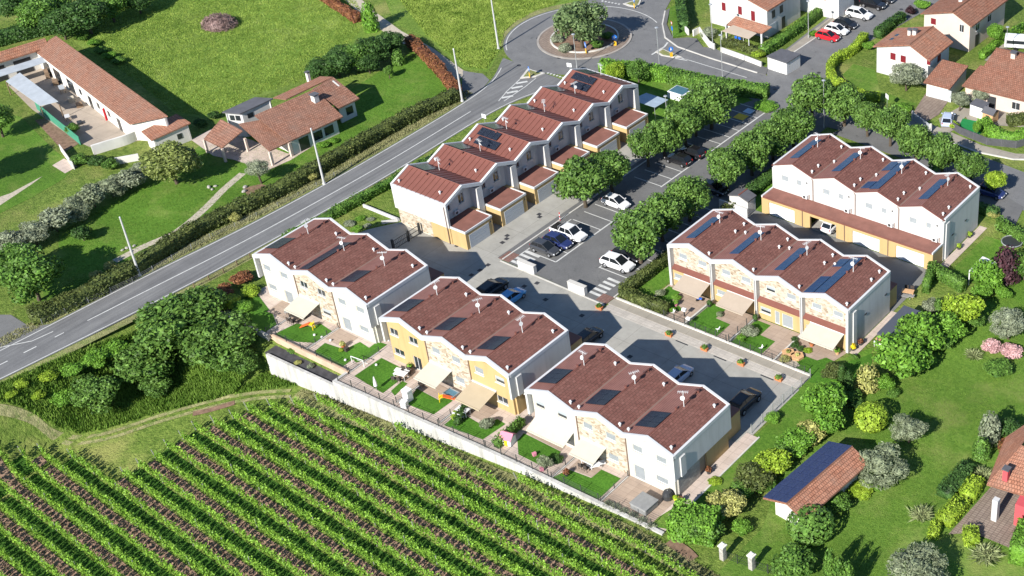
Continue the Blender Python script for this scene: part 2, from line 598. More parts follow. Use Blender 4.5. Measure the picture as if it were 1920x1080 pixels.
psheet('east_road', [(1180, 128), (1236, 75), (1250, 72), (1272, 88), (1330, 108), (1420, 136), (1470, 152), (1500, 165), (1545, 130), (1546, 165), (1575, 198), (1640, 235), (1760, 262), (1860, 300), (2050, 372), (2050, 470), (1920, 395), (1760, 335), (1640, 262), (1540, 235), (1480, 232), (1440, 215), (1415, 188), (1330, 158), (1240, 140)], 0.042, M_ROAD)
psheet('side_street', [(1440, 150), (1436, 128), (1448, 110), (1482, 86), (1520, 56), (1560, 26), (1625, -22), (1690, -60), (1860, -60), (1770, 0), (1690, 46), (1640, 72), (1604, 92), (1570, 110), (1548, 132), (1550, 165), (1540, 188), (1480, 175)], 0.046, M_ROAD)
psheet('farm_lane', [(-90, 590), (20, 590), (55, 612), (100, 607), (60, 640), (0, 662), (-90, 705)], 0.026, M_ROAD)
psheet('lane_mouth', [(868, 132), (882, 135), (905, 138), (918, 150), (893, 180), (875, 186), (866, 165)], 0.022, M_ROAD)
ribbon('gravel_lane', [at(620, -40), at(690, 25), at(740, 62), at(800, 95), at(868, 145)], 2.4, 0.016, M_GRAVEL)

# painted lines on the main road
def between(t):
    return [(roadL[i][0] * t + roadR[i][0] * (1 - t), roadL[i][1] * t + roadR[i][1] * (1 - t)) for i in range(n)]
ribbon('edge_line', between(0.955)[:-2], 0.14, 0.036, M_PAINT, road)
ribbon('edge_line', between(0.045)[:-2], 0.14, 0.036, M_PAINT, road)
mid = between(0.5)
ribbon('centre_line', [p for p in mid if 66 < p[1] < 133], 0.16, 0.036, M_PAINT, road)
for k in range(9):
    y0 = 36 + k * 3.4
    seg = [p for p in smooth_line(mid, 6) if y0 <= p[1] <= y0 + 1.9]
    if len(seg) > 1:
        ribbon('dash', seg, 0.16, 0.036, M_PAINT, road)
for pix, w in (([(0, 652), (60, 640), (100, 622)], 0.15),):
    ribbon('edge_line', [at(*p) for p in pix], w, 0.050, M_PAINT, road)

# roundabout: apron of setts, planted island, kerbs
isl = tag(strip('roundabout_kerb', circ(RC, 7.6, 72, 0, 2 * math.pi - 1e-4), 0.35, 0.0, 0.14, plain('grey_kerb', (0.33, 0.30, 0.27), 0.85, 0.2, 0.15, 0.8)), kind='structure')
sheet('roundabout_apron', circ(RC, 7.45, 72), 0.10, M_COBBLE)
tag(strip('island_kerb', circ(RC, 5.5, 64, 0, 2 * math.pi - 1e-4), 0.25, 0.0, 0.30, M_KERB), kind='structure')
sheet('island_bed', circ(RC, 5.4, 64), 0.22, M_DIRT)
ring = circ(RC, 12.75, 60, math.radians(60), math.radians(232))
ribbon('roundabout_edge_line', ring, 0.16, 0.050, M_PAINT, road)
# splitter islands
def splitter(name, pix, z=0.14):
    pts = [at(*p) for p in pix]
    o = MB().prism(pts, 0.02, z).build(name, M_KERB)
    cx = sum(p[0] for p in pts) / len(pts)
    cy = sum(p[1] for p in pts) / len(pts)
    inn = [(cx + (p[0] - cx) * 0.72, cy + (p[1] - cy) * 0.72) for p in pts]
    tag(o, kind='structure')
    MB().prism(inn, z - 0.05, z + 0.02).build('island_grass', G_VERGE, o)
    return o
splitter('splitter_island', [(975, 148), (990, 129), (1000, 133), (1022, 138), (1005, 145)])
splitter('splitter_island', [(1229, 98), (1240, 91), (1256, 99), (1278, 108), (1262, 109), (1240, 105)])
splitter('splitter_island', [(1168, 8), (1188, 2), (1205, -6), (1200, 8), (1195, 15), (1178, 12)])
# chevrons and lines leading to the splitter islands
for i in range(4):
    ribbon('hatch_stripe', [at(945 + i * 9 - 4, 184 - i * 9), at(962 + i * 9, 180 - i * 9)], 0.5, 0.046, M_PAINT, road)
ribbon('hatch_edge', [at(935, 190), at(950, 172), at(975, 149)], 0.15, 0.048, M_PAINT, road)
ribbon('hatch_edge', [at(945, 190), at(985, 163), at(1005, 147)], 0.15, 0.048, M_PAINT, road)
for x0, y0, x1, y1, m in ((1026, 137, 1060, 147, 6), (1128, 2, 1165, 9, 6)):
    for k in range(m):
        t0, t1 = k / m, (k + 0.55) / m
        ribbon('give_way_dash', [at(x0 + (x1 - x0) * t0, y0 + (y1 - y0) * t0), at(x0 + (x1 - x0) * t1, y0 + (y1 - y0) * t1)], 0.4, 0.052, M_PAINT, road)
ribbon('lane_line', [at(1278, 109), at(1330, 125), at(1400, 146)], 0.14, 0.052, M_PAINT, road)
ribbon('lane_line', [at(1266, 110), at(1290, 114), at(1278, 109)], 0.3, 0.053, M_PAINT, road)
ribbon('lane_line', [at(1222, 103), at(1246, 88), at(1252, 80)], 0.3, 0.053, M_PAINT, road)

# pavements on the far side of the east road, with kerbs
def pavement(name, pix, z, mat, kerb=None):
    o = MB().prism([at(x, y, z) for x, y in pix], 0.0, z).build(name, mat)
    tag(o, kind='structure')
    if kerb:
        strip('kerb', [at(x, y, z) for x, y in kerb], 0.22, 0.0, z + 0.02, M_KERB, o)
    return o
pavement('corner_pavement', [(1247, 20), (1242, 45), (1247, 70), (1270, 87), (1330, 108), (1420, 136), (1436, 140), (1440, 128), (1420, 120), (1337, 90), (1318, 88), (1306, 72), (1290, 70), (1262, 72), (1250, 45), (1256, 15)], 0.12, M_LOT,
         [(1247, 20), (1242, 45), (1247, 70), (1270, 87), (1330, 108), (1420, 136)])
pavement('street_pavement', [(1488, 98), (1530, 70), (1590, 26), (1640, -8), (1622, -12), (1574, 20), (1518, 62), (1478, 92)], 0.12, M_TAUPE,
         [(1488, 98), (1530, 70), (1590, 26), (1640, -8)])
pavement('villa_pavement', [(1700, 232), (1760, 256), (1830, 284), (1900, 298), (2000, 300), (2000, 290), (1905, 288), (1840, 272), (1770, 242), (1715, 222)], 0.12, M_TAUPE,
         [(1700, 232), (1760, 256), (1830, 284), (1900, 298), (2000, 300)])
# parking court beyond the upper terrace
psheet('upper_parking', [(1560, 250), (1600, 232), (1680, 262), (1760, 300), (1830, 335), (1920, 388), (1900, 430), (1840, 380), (1700, 300)], 0.050, M_LOT)

# ================================================================ parking lot and courtyards
lot = sheet('parking_lot', [(-116.4, 104.0), (-98.9, 103.5), (-98.9, 108), (-99.4, 131), (-100.0, 160), (-112, 162), (-116.2, 150)], 0.034, M_LOT)
court = sheet('courtyard', [(-143.4, 92.6), (-70.0, 91.5), (-70.0, 102.5), (-98.9, 102.7), (-98.9, 103.4), (-116.4, 103.9), (-116.4, 142), (-124.0, 142), (-124.0, 103.6), (-134, 103.6), (-137, 99)], 0.026, M_COURT)
sheet('rear_courtyard', rect(-97.5, -68.6, 120.5, 130.8), 0.022, asphalt_mat('rear_court_asphalt', (0.16, 0.16, 0.155), (0.20, 0.20, 0.195), False))
ps = tag(MB().box(-98.6, -70.2, 102.55, 103.85, 0.0, 0.045).build('pale_footpath', M_PALE), kind='structure')
pf = tag(MB().box(-98.8, -70.2, 103.85, 105.05, 0.0, 0.07).build('footpath', M_TAUPE), kind='structure')
MB().box(-98.6, -70.2, 105.05, 105.27, 0.0, 0.26).build('garden_kerb', M_KERB, pf)
M_DRAIN = plain('drain_iron', (0.045, 0.045, 0.05), 0.6, 0.3, 0.2, 4)
for x0, x1 in ((-87.3, -85.5), (-81.8, -80.0), (-75.2, -73.4)):
    MB().box(x0, x1, 102.28, 102.46, 0.0, 0.034).build('channel_drain', M_DRAIN, court)
for px, py in ((1023, 562), (1007, 531), (983, 537), (1091, 592), (950, 448), (951, 442), (1011, 402), (1012, 407), (915, 497), (900, 507), (884, 516), (942, 455), (1181, 669), (1180, 588), (857, 461)):
    x, y = at(px, py)
    MB().box(x - 0.28, x + 0.28, y - 0.28, y + 0.28, 0.0, 0.033).build('drain_cover', M_DRAIN, court)
for px, py in ((1605, 491), (1640, 445), (1565, 479), (1580, 518)):
    x, y = at(px, py)
    MB().box(x - 0.25, x + 0.25, y - 0.25, y + 0.25, 0.0, 0.033).build('drain_cover', M_DRAIN, court)
for px, py in ((1270, 101), (1440, 165), (1535, 137), (1300, 170), (1453, 168), (1640, 60), (1650, 52), (1690, 18), (1009, 72), (1048, 109), (1137, 104), (1185, 66), (973, 123), (1350, 170)):
    x, y = at(px, py)
    MB().cyl((x, y, 0.02), (x, y, 0.058), 0.33, 0.33, 10).build('drain_cover', M_DRAIN, road)
# kerb and red brick band along the left of the stalls
M_BRICKBAND = slab_mat('red_brick_band', (0.20, 0.115, 0.095), (0.25, 0.145, 0.12), 0.4, 0.2, 0.02)
MB().box(-117.2, -116.35, 104.1, 142, 0.0, 0.05).build('kerb_band', M_LOT, lot)
MB().box(-116.45, -116.25, 104.1, 150, 0.0, 0.12).build('kerb', M_KERB, lot)
MB().box(-117.0, -115.2, 104.05, 106.0, 0.0, 0.056).build('brick_band', M_BRICKBAND, lot)
MB().box(-100.6, -98.9, 103.7, 105.2, 0.0, 0.060).build('brick_band', M_BRICKBAND, lot)
strip('kerb', [(-116.4, 103.75), (-99.0, 103.35)], 0.2, 0.0, 0.07, M_KERB, lot)
strip('kerb', [(-98.95, 105.2), (-99.4, 131)], 0.2, 0.0, 0.14, M_KERB, lot)
# stall lines
for x0, x1, y0, y1 in ((-110.3, -110.1, 107.3, 121.5), (-110.3, -110.1, 128.8, 156), (-115.2, -110.2, 107.2, 107.35), (-115.3, -115.15, 105.0, 116)):
    MB().box(x0, x1, y0, y1, 0.030, 0.040).build('stall_line', M_PAINT, lot)
for y in (109.6, 112.0, 114.0, 116.1, 118.4, 120.6, 129.0, 131.3, 133.6, 135.9, 138.2, 140.5, 142.8, 145.1, 147.4, 149.7, 152.0, 154.3):
    MB().box(-115.0, -110.3, y - 0.06, y + 0.06, 0.030, 0.040).build('stall_line', M_PAINT, lot)
for y in (109.3, 111.6, 113.9, 116.2, 118.5, 120.8, 123.1, 125.4, 127.7):
    MB().box(-104.7, -99.6, y - 0.06, y + 0.06, 0.030, 0.040).build('stall_line', M_PAINT, lot)
MB().box(-104.8, -104.65, 109.2, 128, 0.030, 0.041).build('stall_line', M_PAINT, lot)
def zebra(cx, cy, ux, uy, n_, gap, ln, wd):
    for k in range(n_):
        x, y = cx + ux * gap * k, cy + uy * gap * k
        MB().obox((x, y, 0.040), ln, wd, 0.006, math.atan2(uy, ux) + math.pi / 2).build('zebra_stripe', M_PAINT, lot)
zebra(-101.4, 104.6, 0.02, 1.0, 5, 0.85, 1.9, 0.42)
zebra(-114.0, 104.5, 0.02, 1.0, 4, 0.85, 2.4, 0.42)
MB().box(-113.4, -111.6, 150.2, 151.8, 0.030, 0.043).build('yellow_box', M_YPAINT, lot)
MB().box(-113.2, -111.8, 152.4, 153.8, 0.030, 0.043).build('pale_box', plain('pale_blue_paint', (0.45, 0.55, 0.66), 0.7), lot)

# ================================================================ retaining wall and garden ground (front gardens)
wx = [WALL_X0, -122, -116.6]
rw = empty('retaining_wall', (-98, WALL_Y, 0), 0, 'long white concrete retaining wall between the vineyard and the front gardens', 'wall')
def wall_seg(name, x0, x1, ztop, th, mat, parent):
    m = max(2, int((x1 - x0) / 2.6))
    for i in range(m):
        a, c = x0 + (x1 - x0) * i / m, x0 + (x1 - x0) * (i + 1) / m
        ya, yc = wall_y(a) + 0.02, wall_y(c) + 0.02
        z0 = min(vine_plane(a, ya), vine_plane(c, yc)) - 0.6
        ox, oy = parent.location.x, parent.location.y
        zt = ztop + (0.012 if i % 2 else 0.0)
        MB().prism([(a + 0.006 - ox, ya - th / 2 - oy), (c - 0.006 - ox, yc - th / 2 - oy), (c - 0.006 - ox, yc + th / 2 - oy), (a + 0.006 - ox, ya + th / 2 - oy)], z0, zt).build(name, mat, parent)
wall_seg('wall_panel', -126.8, -115.3, -0.5, 0.35, M_WALLCON, rw)
wall_seg('wall_panel', -115.3, WALL_X1, 0.2, 0.40, M_WALLCON, rw)
MB().box(-115.55 + 98, -115.2 + 98, -0.4, 2.1, -4.2, 0.215).build('wall_end', M_WALLCON, rw)
# lower planted terrace below the first house, with its pinkish garden wall
M_PINKWALL = plain('pinkish_plaster', (0.50, 0.36, 0.26), 0.9, 0.15, 0.15, 1.0)
sheet('lower_terrace', rect(-127.5, -115.5, 75.5, 77.6), -0.75, plain('dark_paving', (0.06, 0.06, 0.065), 0.8, 0.2, 0.3, 1.5))
gw = tag(MB().box(-128.5, -115.2, 77.45, 77.75, -1.6, 0.32).build('garden_wall', M_PINKWALL), 'pinkish plastered terrace wall below the lawn of the first house', 'wall')
gw2 = tag(MB().box(-137.8, -128.5, 77.1, 77.45, -1.6, 0.35).build('garden_wall', M_WALLCON), 'grey stone garden wall in tree shade at the shaded corner garden', 'wall')
# front garden base and lawns, house blocks sit at y about 81 to 91
sheet('front_garden_ground', [(-138, 77.4), (-115.3, 77.6), (-115.3, 75.75), (-89, 76.5), (-69.2, 76.6), (-67.5, 92.5), (-136.5, 92.5)], 0.008, M_PLINTH)
# ================================================================ building materials
def tile_mat(name, c1, c2, c3, w, h, mortar=0.015, bump=0.4, weather=0.35, course=0.0):
    """roof covering in UV metres: u along the eave, v up the slope"""
    t = NT(name)
    v = t.coords('uv')
    br = t.n('ShaderNodeTexBrick')
    br.offset = 0.5
    br.inputs['Scale'].default_value = 1.0
    br.inputs['Brick Width'].default_value = w
    br.inputs['Row Height'].default_value = h
    br.inputs['Mortar Size'].default_value = mortar
    br.inputs['Mortar Smooth'].default_value = 0.3
    br.inputs['Bias'].default_value = 0.0
    br.inputs['Color1'].default_value = _c4(c1)
    br.inputs['Color2'].default_value = _c4(c2)
    br.inputs['Mortar'].default_value = _c4(tuple(x * 0.45 for x in c1))
    t.l(v, br.inputs['Vector'])
    wn = t.n('ShaderNodeTexWhiteNoise', noise_dimensions='2D')
    fl = t.n('ShaderNodeVectorMath', operation='SNAP')
    fl.inputs[1].default_value = (0.31, 0.27, 1)
    t.l(v, fl.inputs[0])
    t.l(fl.outputs[0], wn.inputs['Vector'])
    k = t.ramp(wn.outputs['Value'], [(0.0, (0.82, 0.82, 0.82)), (1.0, (1.2, 1.2, 1.2))])
    c = t.mix(0.75, br.outputs[0], t.mix(1.0, br.outputs[0], k, 'MULTIPLY'))
    ob = t.coords('world')
    nz = t.noise(ob, 0.55, 6, 0.7)
    f = t.ramp(nz, [(0.42, (0, 0, 0)), (0.72, (weather,) * 3)])
    c = t.mix(f, c, c3)
    t.bump(br.outputs['Fac'], bump, 0.05)
    MATS[name] = t.done(c, 0.8, 0.25)
    return t.m
M_SHINGLE = tile_mat('brown_roof_shingle', (0.150, 0.062, 0.048), (0.195, 0.086, 0.068), (0.225, 0.118, 0.094), 0.45, 0.33, 0.02, 0.5, 0.3)
M_CLAY = tile_mat('clay_roof_tile', (0.265, 0.125, 0.082), (0.345, 0.175, 0.118), (0.24, 0.165, 0.13), 0.30, 0.42, 0.03, 0.9, 0.55)
M_CLAYBR = tile_mat('bright_clay_tile', (0.34, 0.145, 0.088), (0.43, 0.20, 0.125), (0.30, 0.20, 0.15), 0.30, 0.42, 0.03, 0.9, 0.6)
M_CLAYOLD = tile_mat('old_clay_tile', (0.270, 0.115, 0.072), (0.340, 0.160, 0.105), (0.24, 0.15, 0.11), 0.30, 0.42, 0.03, 0.9, 0.5)
def sheet_mat(name, c0, c1):
    t = NT(name)
    v = t.coords('uv')
    w = t.n('ShaderNodeTexWave', bands_direction='Y')
    w.inputs['Scale'].default_value = 0.95
    w.inputs['Distortion'].default_value = 0.4
    t.l(v, w.inputs['Vector'])
    c = t.ramp(w.outputs[1], [(0.25, c0), (0.8, c1)])
    k = t.ramp(t.noise(t.coords('world'), 0.8, 6, 0.7), [(0.3, (0.82, 0.82, 0.82)), (0.7, (1.15, 1.15, 1.15))])
    c = t.mix(1.0, c, k, 'MULTIPLY')
    MATS[name] = t.done(c, 0.7, 0.25)
    return t.m
M_LSLOPE = sheet_mat('red_roof_sheet', (0.190, 0.085, 0.069), (0.255, 0.123, 0.101))
M_REDMETAL = plain('red_roof_metal', (0.185, 0.072, 0.055), 0.5, 0.35, 0.1, 0.6)
M_REDDECK = plain('red_roof_membrane', (0.22, 0.10, 0.078), 0.75, 0.25, 0.18, 0.7)
def plaster(name, col):
    t = NT(name)
    v = t.coords('world')
    mp = t.n('ShaderNodeMapping')
    mp.inputs['Scale'].default_value = (1.6, 1.6, 0.18)
    t.l(v, mp.inputs['Vector'])
    k = t.ramp(t.noise(mp.outputs[0], 1.0, 6, 0.7), [(0.28, (0.86, 0.855, 0.84)), (0.5, (0.985, 0.985, 0.98)), (0.7, (1.03, 1.03, 1.03))])
    c = t.mix(1.0, col, k, 'MULTIPLY')
    t.bump(t.noise(v, 14.0, 3, 0.7), 0.15, 0.02)
    MATS[name] = t.done(c, 0.88, 0.2)
    return t.m
M_WHITE = plaster('white_plaster', (0.53, 0.525, 0.515))
M_TRIM = plain('white_trim', (0.58, 0.58, 0.58), 0.6, 0.3, 0.02, 0.8)
M_CREAM = plaster('cream_plaster', (0.53, 0.51, 0.45))
M_YELLOW = plaster('ochre_plaster', (0.46, 0.33, 0.158))
M_SHUT = plain('grey_shutter', (0.34, 0.37, 0.39), 0.55, 0.35, 0.05, 2.0)
M_SILL = plain('pale_sill', (0.72, 0.68, 0.60), 0.7, 0.3, 0.05, 2.0)
M_PIPE = plain('brown_pipe', (0.20, 0.13, 0.10), 0.5, 0.4, 0.05)
M_DARKFRAME = plain('dark_metal', (0.035, 0.037, 0.04), 0.45, 0.4, 0.1, 3)
M_GLASS = plain('window_glass', (0.025, 0.03, 0.035), 0.08, 0.6, 0.2, 0.5)
M_AWN = plain('cream_awning_cloth', (0.48, 0.45, 0.375), 0.9, 0.1, 0.04, 1.0)
M_AWN2 = plain('sand_awning_cloth', (0.40, 0.33, 0.23), 0.9, 0.1, 0.04, 1.0)
M_AWN3 = plain('beige_awning_cloth', (0.39, 0.325, 0.26), 0.9, 0.1, 0.04, 1.0)
M_STEEL = plain('galvanised_steel', (0.55, 0.56, 0.57), 0.4, 0.5, 0.1, 3, 0.6)
M_GREYMETAL = plain('white_metal', (0.58, 0.58, 0.58), 0.4, 0.4, 0.05, 2)
M_GDOOR = plain('white_garage_door', (0.74, 0.75, 0.77), 0.55, 0.35, 0.03, 0.6)
M_GDOOR2 = plain('grey_garage_door', (0.46, 0.49, 0.52), 0.55, 0.35, 0.03, 0.6)
M_DARK = plain('dark_interior', (0.02, 0.02, 0.02), 0.9, 0.1, 0.2)
def pv_mat(name, c0, c1):
    t = NT(name)
    v = t.coords('obj')
    br = t.n('ShaderNodeTexBrick')
    br.offset = 0.0
    br.inputs['Scale'].default_value = 1.0
    br.inputs['Brick Width'].default_value = 0.16
    br.inputs['Row Height'].default_value = 0.16
    br.inputs['Mortar Size'].default_value = 0.004
    br.inputs['Color1'].default_value = _c4(c0)
    br.inputs['Color2'].default_value = _c4(c1)
    br.inputs['Mortar'].default_value = (0.10, 0.12, 0.15, 1)
    t.l(v, br.inputs['Vector'])
    MATS[name] = t.done(br.outputs[0], 0.3, 0.15)
    return t.m
M_PV = pv_mat('solar_cell', (0.010, 0.013, 0.022), (0.013, 0.017, 0.030))
M_PVBLUE = pv_mat('blue_solar_cell', (0.012, 0.040, 0.105), (0.016, 0.050, 0.125))
def stone_mat(name, cols, joint, scale=2.6):
    t = NT(name)
    v = t.coords('obj')
    vo = t.n('ShaderNodeTexVoronoi')
    vo.inputs['Scale'].default_value = scale
    ve = t.n('ShaderNodeTexVoronoi', feature='DISTANCE_TO_EDGE')
    ve.inputs['Scale'].default_value = scale
    mp = t.n('ShaderNodeMapping')
    mp.inputs['Scale'].default_value = (0.6, 0.6, 1.15)
    t.l(v, mp.inputs['Vector'])
    t.l(mp.outputs[0], vo.inputs['Vector'])
    t.l(mp.outputs[0], ve.inputs['Vector'])
    sep = t.n('ShaderNodeSeparateColor')
    t.l(vo.outputs['Color'], sep.inputs[0])
    c = t.ramp(sep.outputs[0], [(i / (len(cols) - 1), k) for i, k in enumerate(cols)])
    e = t.ramp(ve.outputs[0], [(0.0, (1, 1, 1)), (0.05, (0, 0, 0))])
    c = t.mix(e, c, joint)
    t.bump(ve.outputs[0], 0.5, 0.06)
    MATS[name] = t.done(c, 0.9, 0.2)
    return t.m
M_STONE = stone_mat('cream_stone_cladding', [(0.450, 0.396, 0.324), (0.486, 0.441, 0.369), (0.297, 0.221, 0.144), (0.468, 0.414, 0.333), (0.414, 0.347, 0.261), (0.495, 0.450, 0.378), (0.234, 0.167, 0.108), (0.450, 0.396, 0.315)], (0.468, 0.427, 0.360), 4.2)
M_GSTONE = stone_mat('grey_stone_cladding', [(0.42, 0.40, 0.36), (0.32, 0.30, 0.27), (0.48, 0.46, 0.41)], (0.30, 0.28, 0.25))

# ================================================================ building helpers
def wall_holes(b, x0, x1, z0, z1, y0, y1, holes):
    """wall along x with rectangular openings (hx0,hx1,hz0,hz1)"""
    xb = sorted(set([x0, x1] + [h[0] for h in holes] + [h[1] for h in holes]))
    for i in range(len(xb) - 1):
        a, c = xb[i], xb[i + 1]
        hs = sorted([h for h in holes if h[0] <= a + 1e-6 and h[1] >= c - 1e-6], key=lambda h: h[2])
        z = z0
        for h in hs:
            if h[2] > z + 1e-4:
                b.box(a, c, y0, y1, z, h[2])
            z = h[3]
        if z1 > z + 1e-4:
            b.box(a, c, y0, y1, z, z1)
def window(parent, x0, x1, z0, z1, y, kind='shutter', name='window', sill=True, fm=None):
    """window in a wall facing -y whose outer face is at y"""
    b = MB()
    fw = 0.06
    b.box(x0, x0 + fw, y + 0.05, y + 0.16, z0, z1).box(x1 - fw, x1, y + 0.05, y + 0.16, z0, z1)
    b.box(x0 + fw, x1 - fw, y + 0.05, y + 0.16, z1 - fw, z1).box(x0 + fw, x1 - fw, y + 0.05, y + 0.16, z0, z0 + fw)
    if kind == 'glass':
        xm = (x0 + x1) / 2
        b.box(xm - 0.03, xm + 0.03, y + 0.06, y + 0.15, z0 + fw, z1 - fw)
    w = b.build(name, fm or (M_TRIM if kind == 'glass' else M_SILL), parent)
    if kind == 'shutter':
        s = MB()
        m = max(4, int((z1 - z0) / 0.11))
        for i in range(m):
            a = z0 + fw + (z1 - z0 - 2 * fw) * i / m
            c = z0 + fw + (z1 - z0 - 2 * fw) * (i + 1) / m
            s.add([(x0 + fw, y + 0.125, a), (x1 - fw, y + 0.125, a), (x1 - fw, y + 0.10, c), (x0 + fw, y + 0.10, c)], [(0, 1, 2, 3)])
        s.box(x0 + fw, x1 - fw, y + 0.13, y + 0.17, z0 + fw, z1 - fw)
        s.build('shutter', M_SHUT, w)
    else:
        MB().box(x0 + fw, x1 - fw, y + 0.11, y + 0.13, z0 + fw, z1 - fw).build('pane', M_GLASS, w)
        if kind == 'half':
            zz = z0 + (z1 - z0) * 0.45
            MB().box(x0 + fw, x1 - fw, y + 0.08, y + 0.10, zz, z1 - fw).build('shutter', M_SHUT, w)
    if sill:
        MB().box(x0 - 0.08, x1 + 0.08, y - 0.09, y + 0.05, z0 - 0.07, z0).build('sill', M_SILL, w)
    return w
def solar(parent, x0, x1, y0, y1, nx_, ny_, zf, slope, mat=None):
    """panels lying on a slope rising with x (slope>0) at height zf(x)"""
    px, py = (x1 - x0) / nx_, (y1 - y0) / ny_
    me = None
    ang = math.atan(slope)
    L = px / math.cos(ang) - 0.03
    for i in range(nx_):
        for j in range(ny_):
            cx, cy = x0 + (i + 0.5) * px, y0 + (j + 0.5) * py
            if me is None:
                b = MB()
                b.box(-L / 2, L / 2, -py / 2 + 0.015, py / 2 - 0.015, 0.0, 0.04)
                me = b.mesh('solar_panel')
                me.materials.append(mat or M_PV)
            o = bpy.data.objects.new('solar_panel', me)
            COL.objects.link(o)
            o.parent = parent
            o.location = (cx, cy, zf(cx) + 0.10)
            o.rotation_euler = (0, -ang, 0)
_vent = None
def vent(parent, x, y, z):
    global _vent
    if _vent is None:
        b = MB().cyl((0, 0, -0.25), (0, 0, 0.30), 0.10, 0.10, 8).cyl((0, 0, 0.30), (0, 0, 0.46), 0.19, 0.07, 8)
        _vent = b.mesh('roof_vent')
        _vent.materials.append(M_GREYMETAL)
    o = bpy.data.objects.new('roof_vent', _vent)
    COL.objects.link(o)
    o.parent = parent
    o.location = (x, y, z)
_flue = None
def flue(parent, x, y, z):
    global _flue
    if _flue is None:
        _flue = MB().cyl((0, 0, -0.2), (0, 0, 0.22), 0.10, 0.10, 8).cyl((0, 0, 0.22), (0, 0, 0.30), 0.16, 0.16, 8).mesh('flue')
        _flue.materials.append(M_REDMETAL)
    o = bpy.data.objects.new('flue', _flue)
    COL.objects.link(o)
    o.parent = parent
    o.location = (x, y, z)
def antenna(parent, x, y, z, h=1.9, dish=True, rz=0.0):
    o = MB().cyl((0, 0, -0.2), (0, 0, h), 0.05, 0.035, 6).build('antenna', M_GREYMETAL, parent, loc=(x, y, z))
    b = MB().cyl((-0.55, 0, h * 0.95), (0.55, 0, h * 0.95), 0.03, 0.03, 5)
    for k in range(6):
        b.cyl((-0.5 + k * 0.2, -0.26, h * 0.95), (-0.5 + k * 0.2, 0.26, h * 0.95), 0.02, 0.02, 4)
    a = b.build('aerial', M_GREYMETAL, o)
    a.rotation_euler = (0, 0, 0.6 + rz)
    if dish:
        d = MB().lathe([(0.02, 0.0), (0.14, 0.02), (0.22, 0.06), (0.25, 0.10), (0.23, 0.09)], (0, 0, 0), 12).build('dish', M_TRIM, o, loc=(0, -0.12, h * 0.6))
        d.rotation_euler = (math.radians(65), 0, 0.5 + rz)
    return o
def awning(parent, x0, x1, zt, y0, out, zl, mat, val=0.16):
    o = MB().add([(x0, y0, zt), (x1, y0, zt), (x1, y0 - out, zl), (x0, y0 - out, zl),
                  (x0, y0, zt - 0.02), (x1, y0, zt - 0.02), (x1, y0 - out, zl - 0.02), (x0, y0 - out, zl - 0.02)],
                 [(3, 2, 1, 0), (4, 5, 6, 7), (0, 1, 5, 4), (1, 2, 6, 5), (2, 3, 7, 6), (3, 0, 4, 7)]).build('awning', mat, parent)
    MB().box(x0, x1, y0 - out - 0.05, y0 - out + 0.02, zl - val, zl + 0.03).build('valance', mat, o)
    MB().box(x0 - 0.04, x1 + 0.04, y0 - 0.08, y0 + 0.10, zt - 0.04, zt + 0.14).build('cassette', M_TRIM, o)
    for x in (x0 + 0.15, x1 - 0.15):
        MB().cyl((x, y0 - 0.05, zt - 0.12), (x, y0 - out + 0.1, zl - 0.06), 0.03, 0.03, 5).build('arm', M_TRIM, o)
    return o

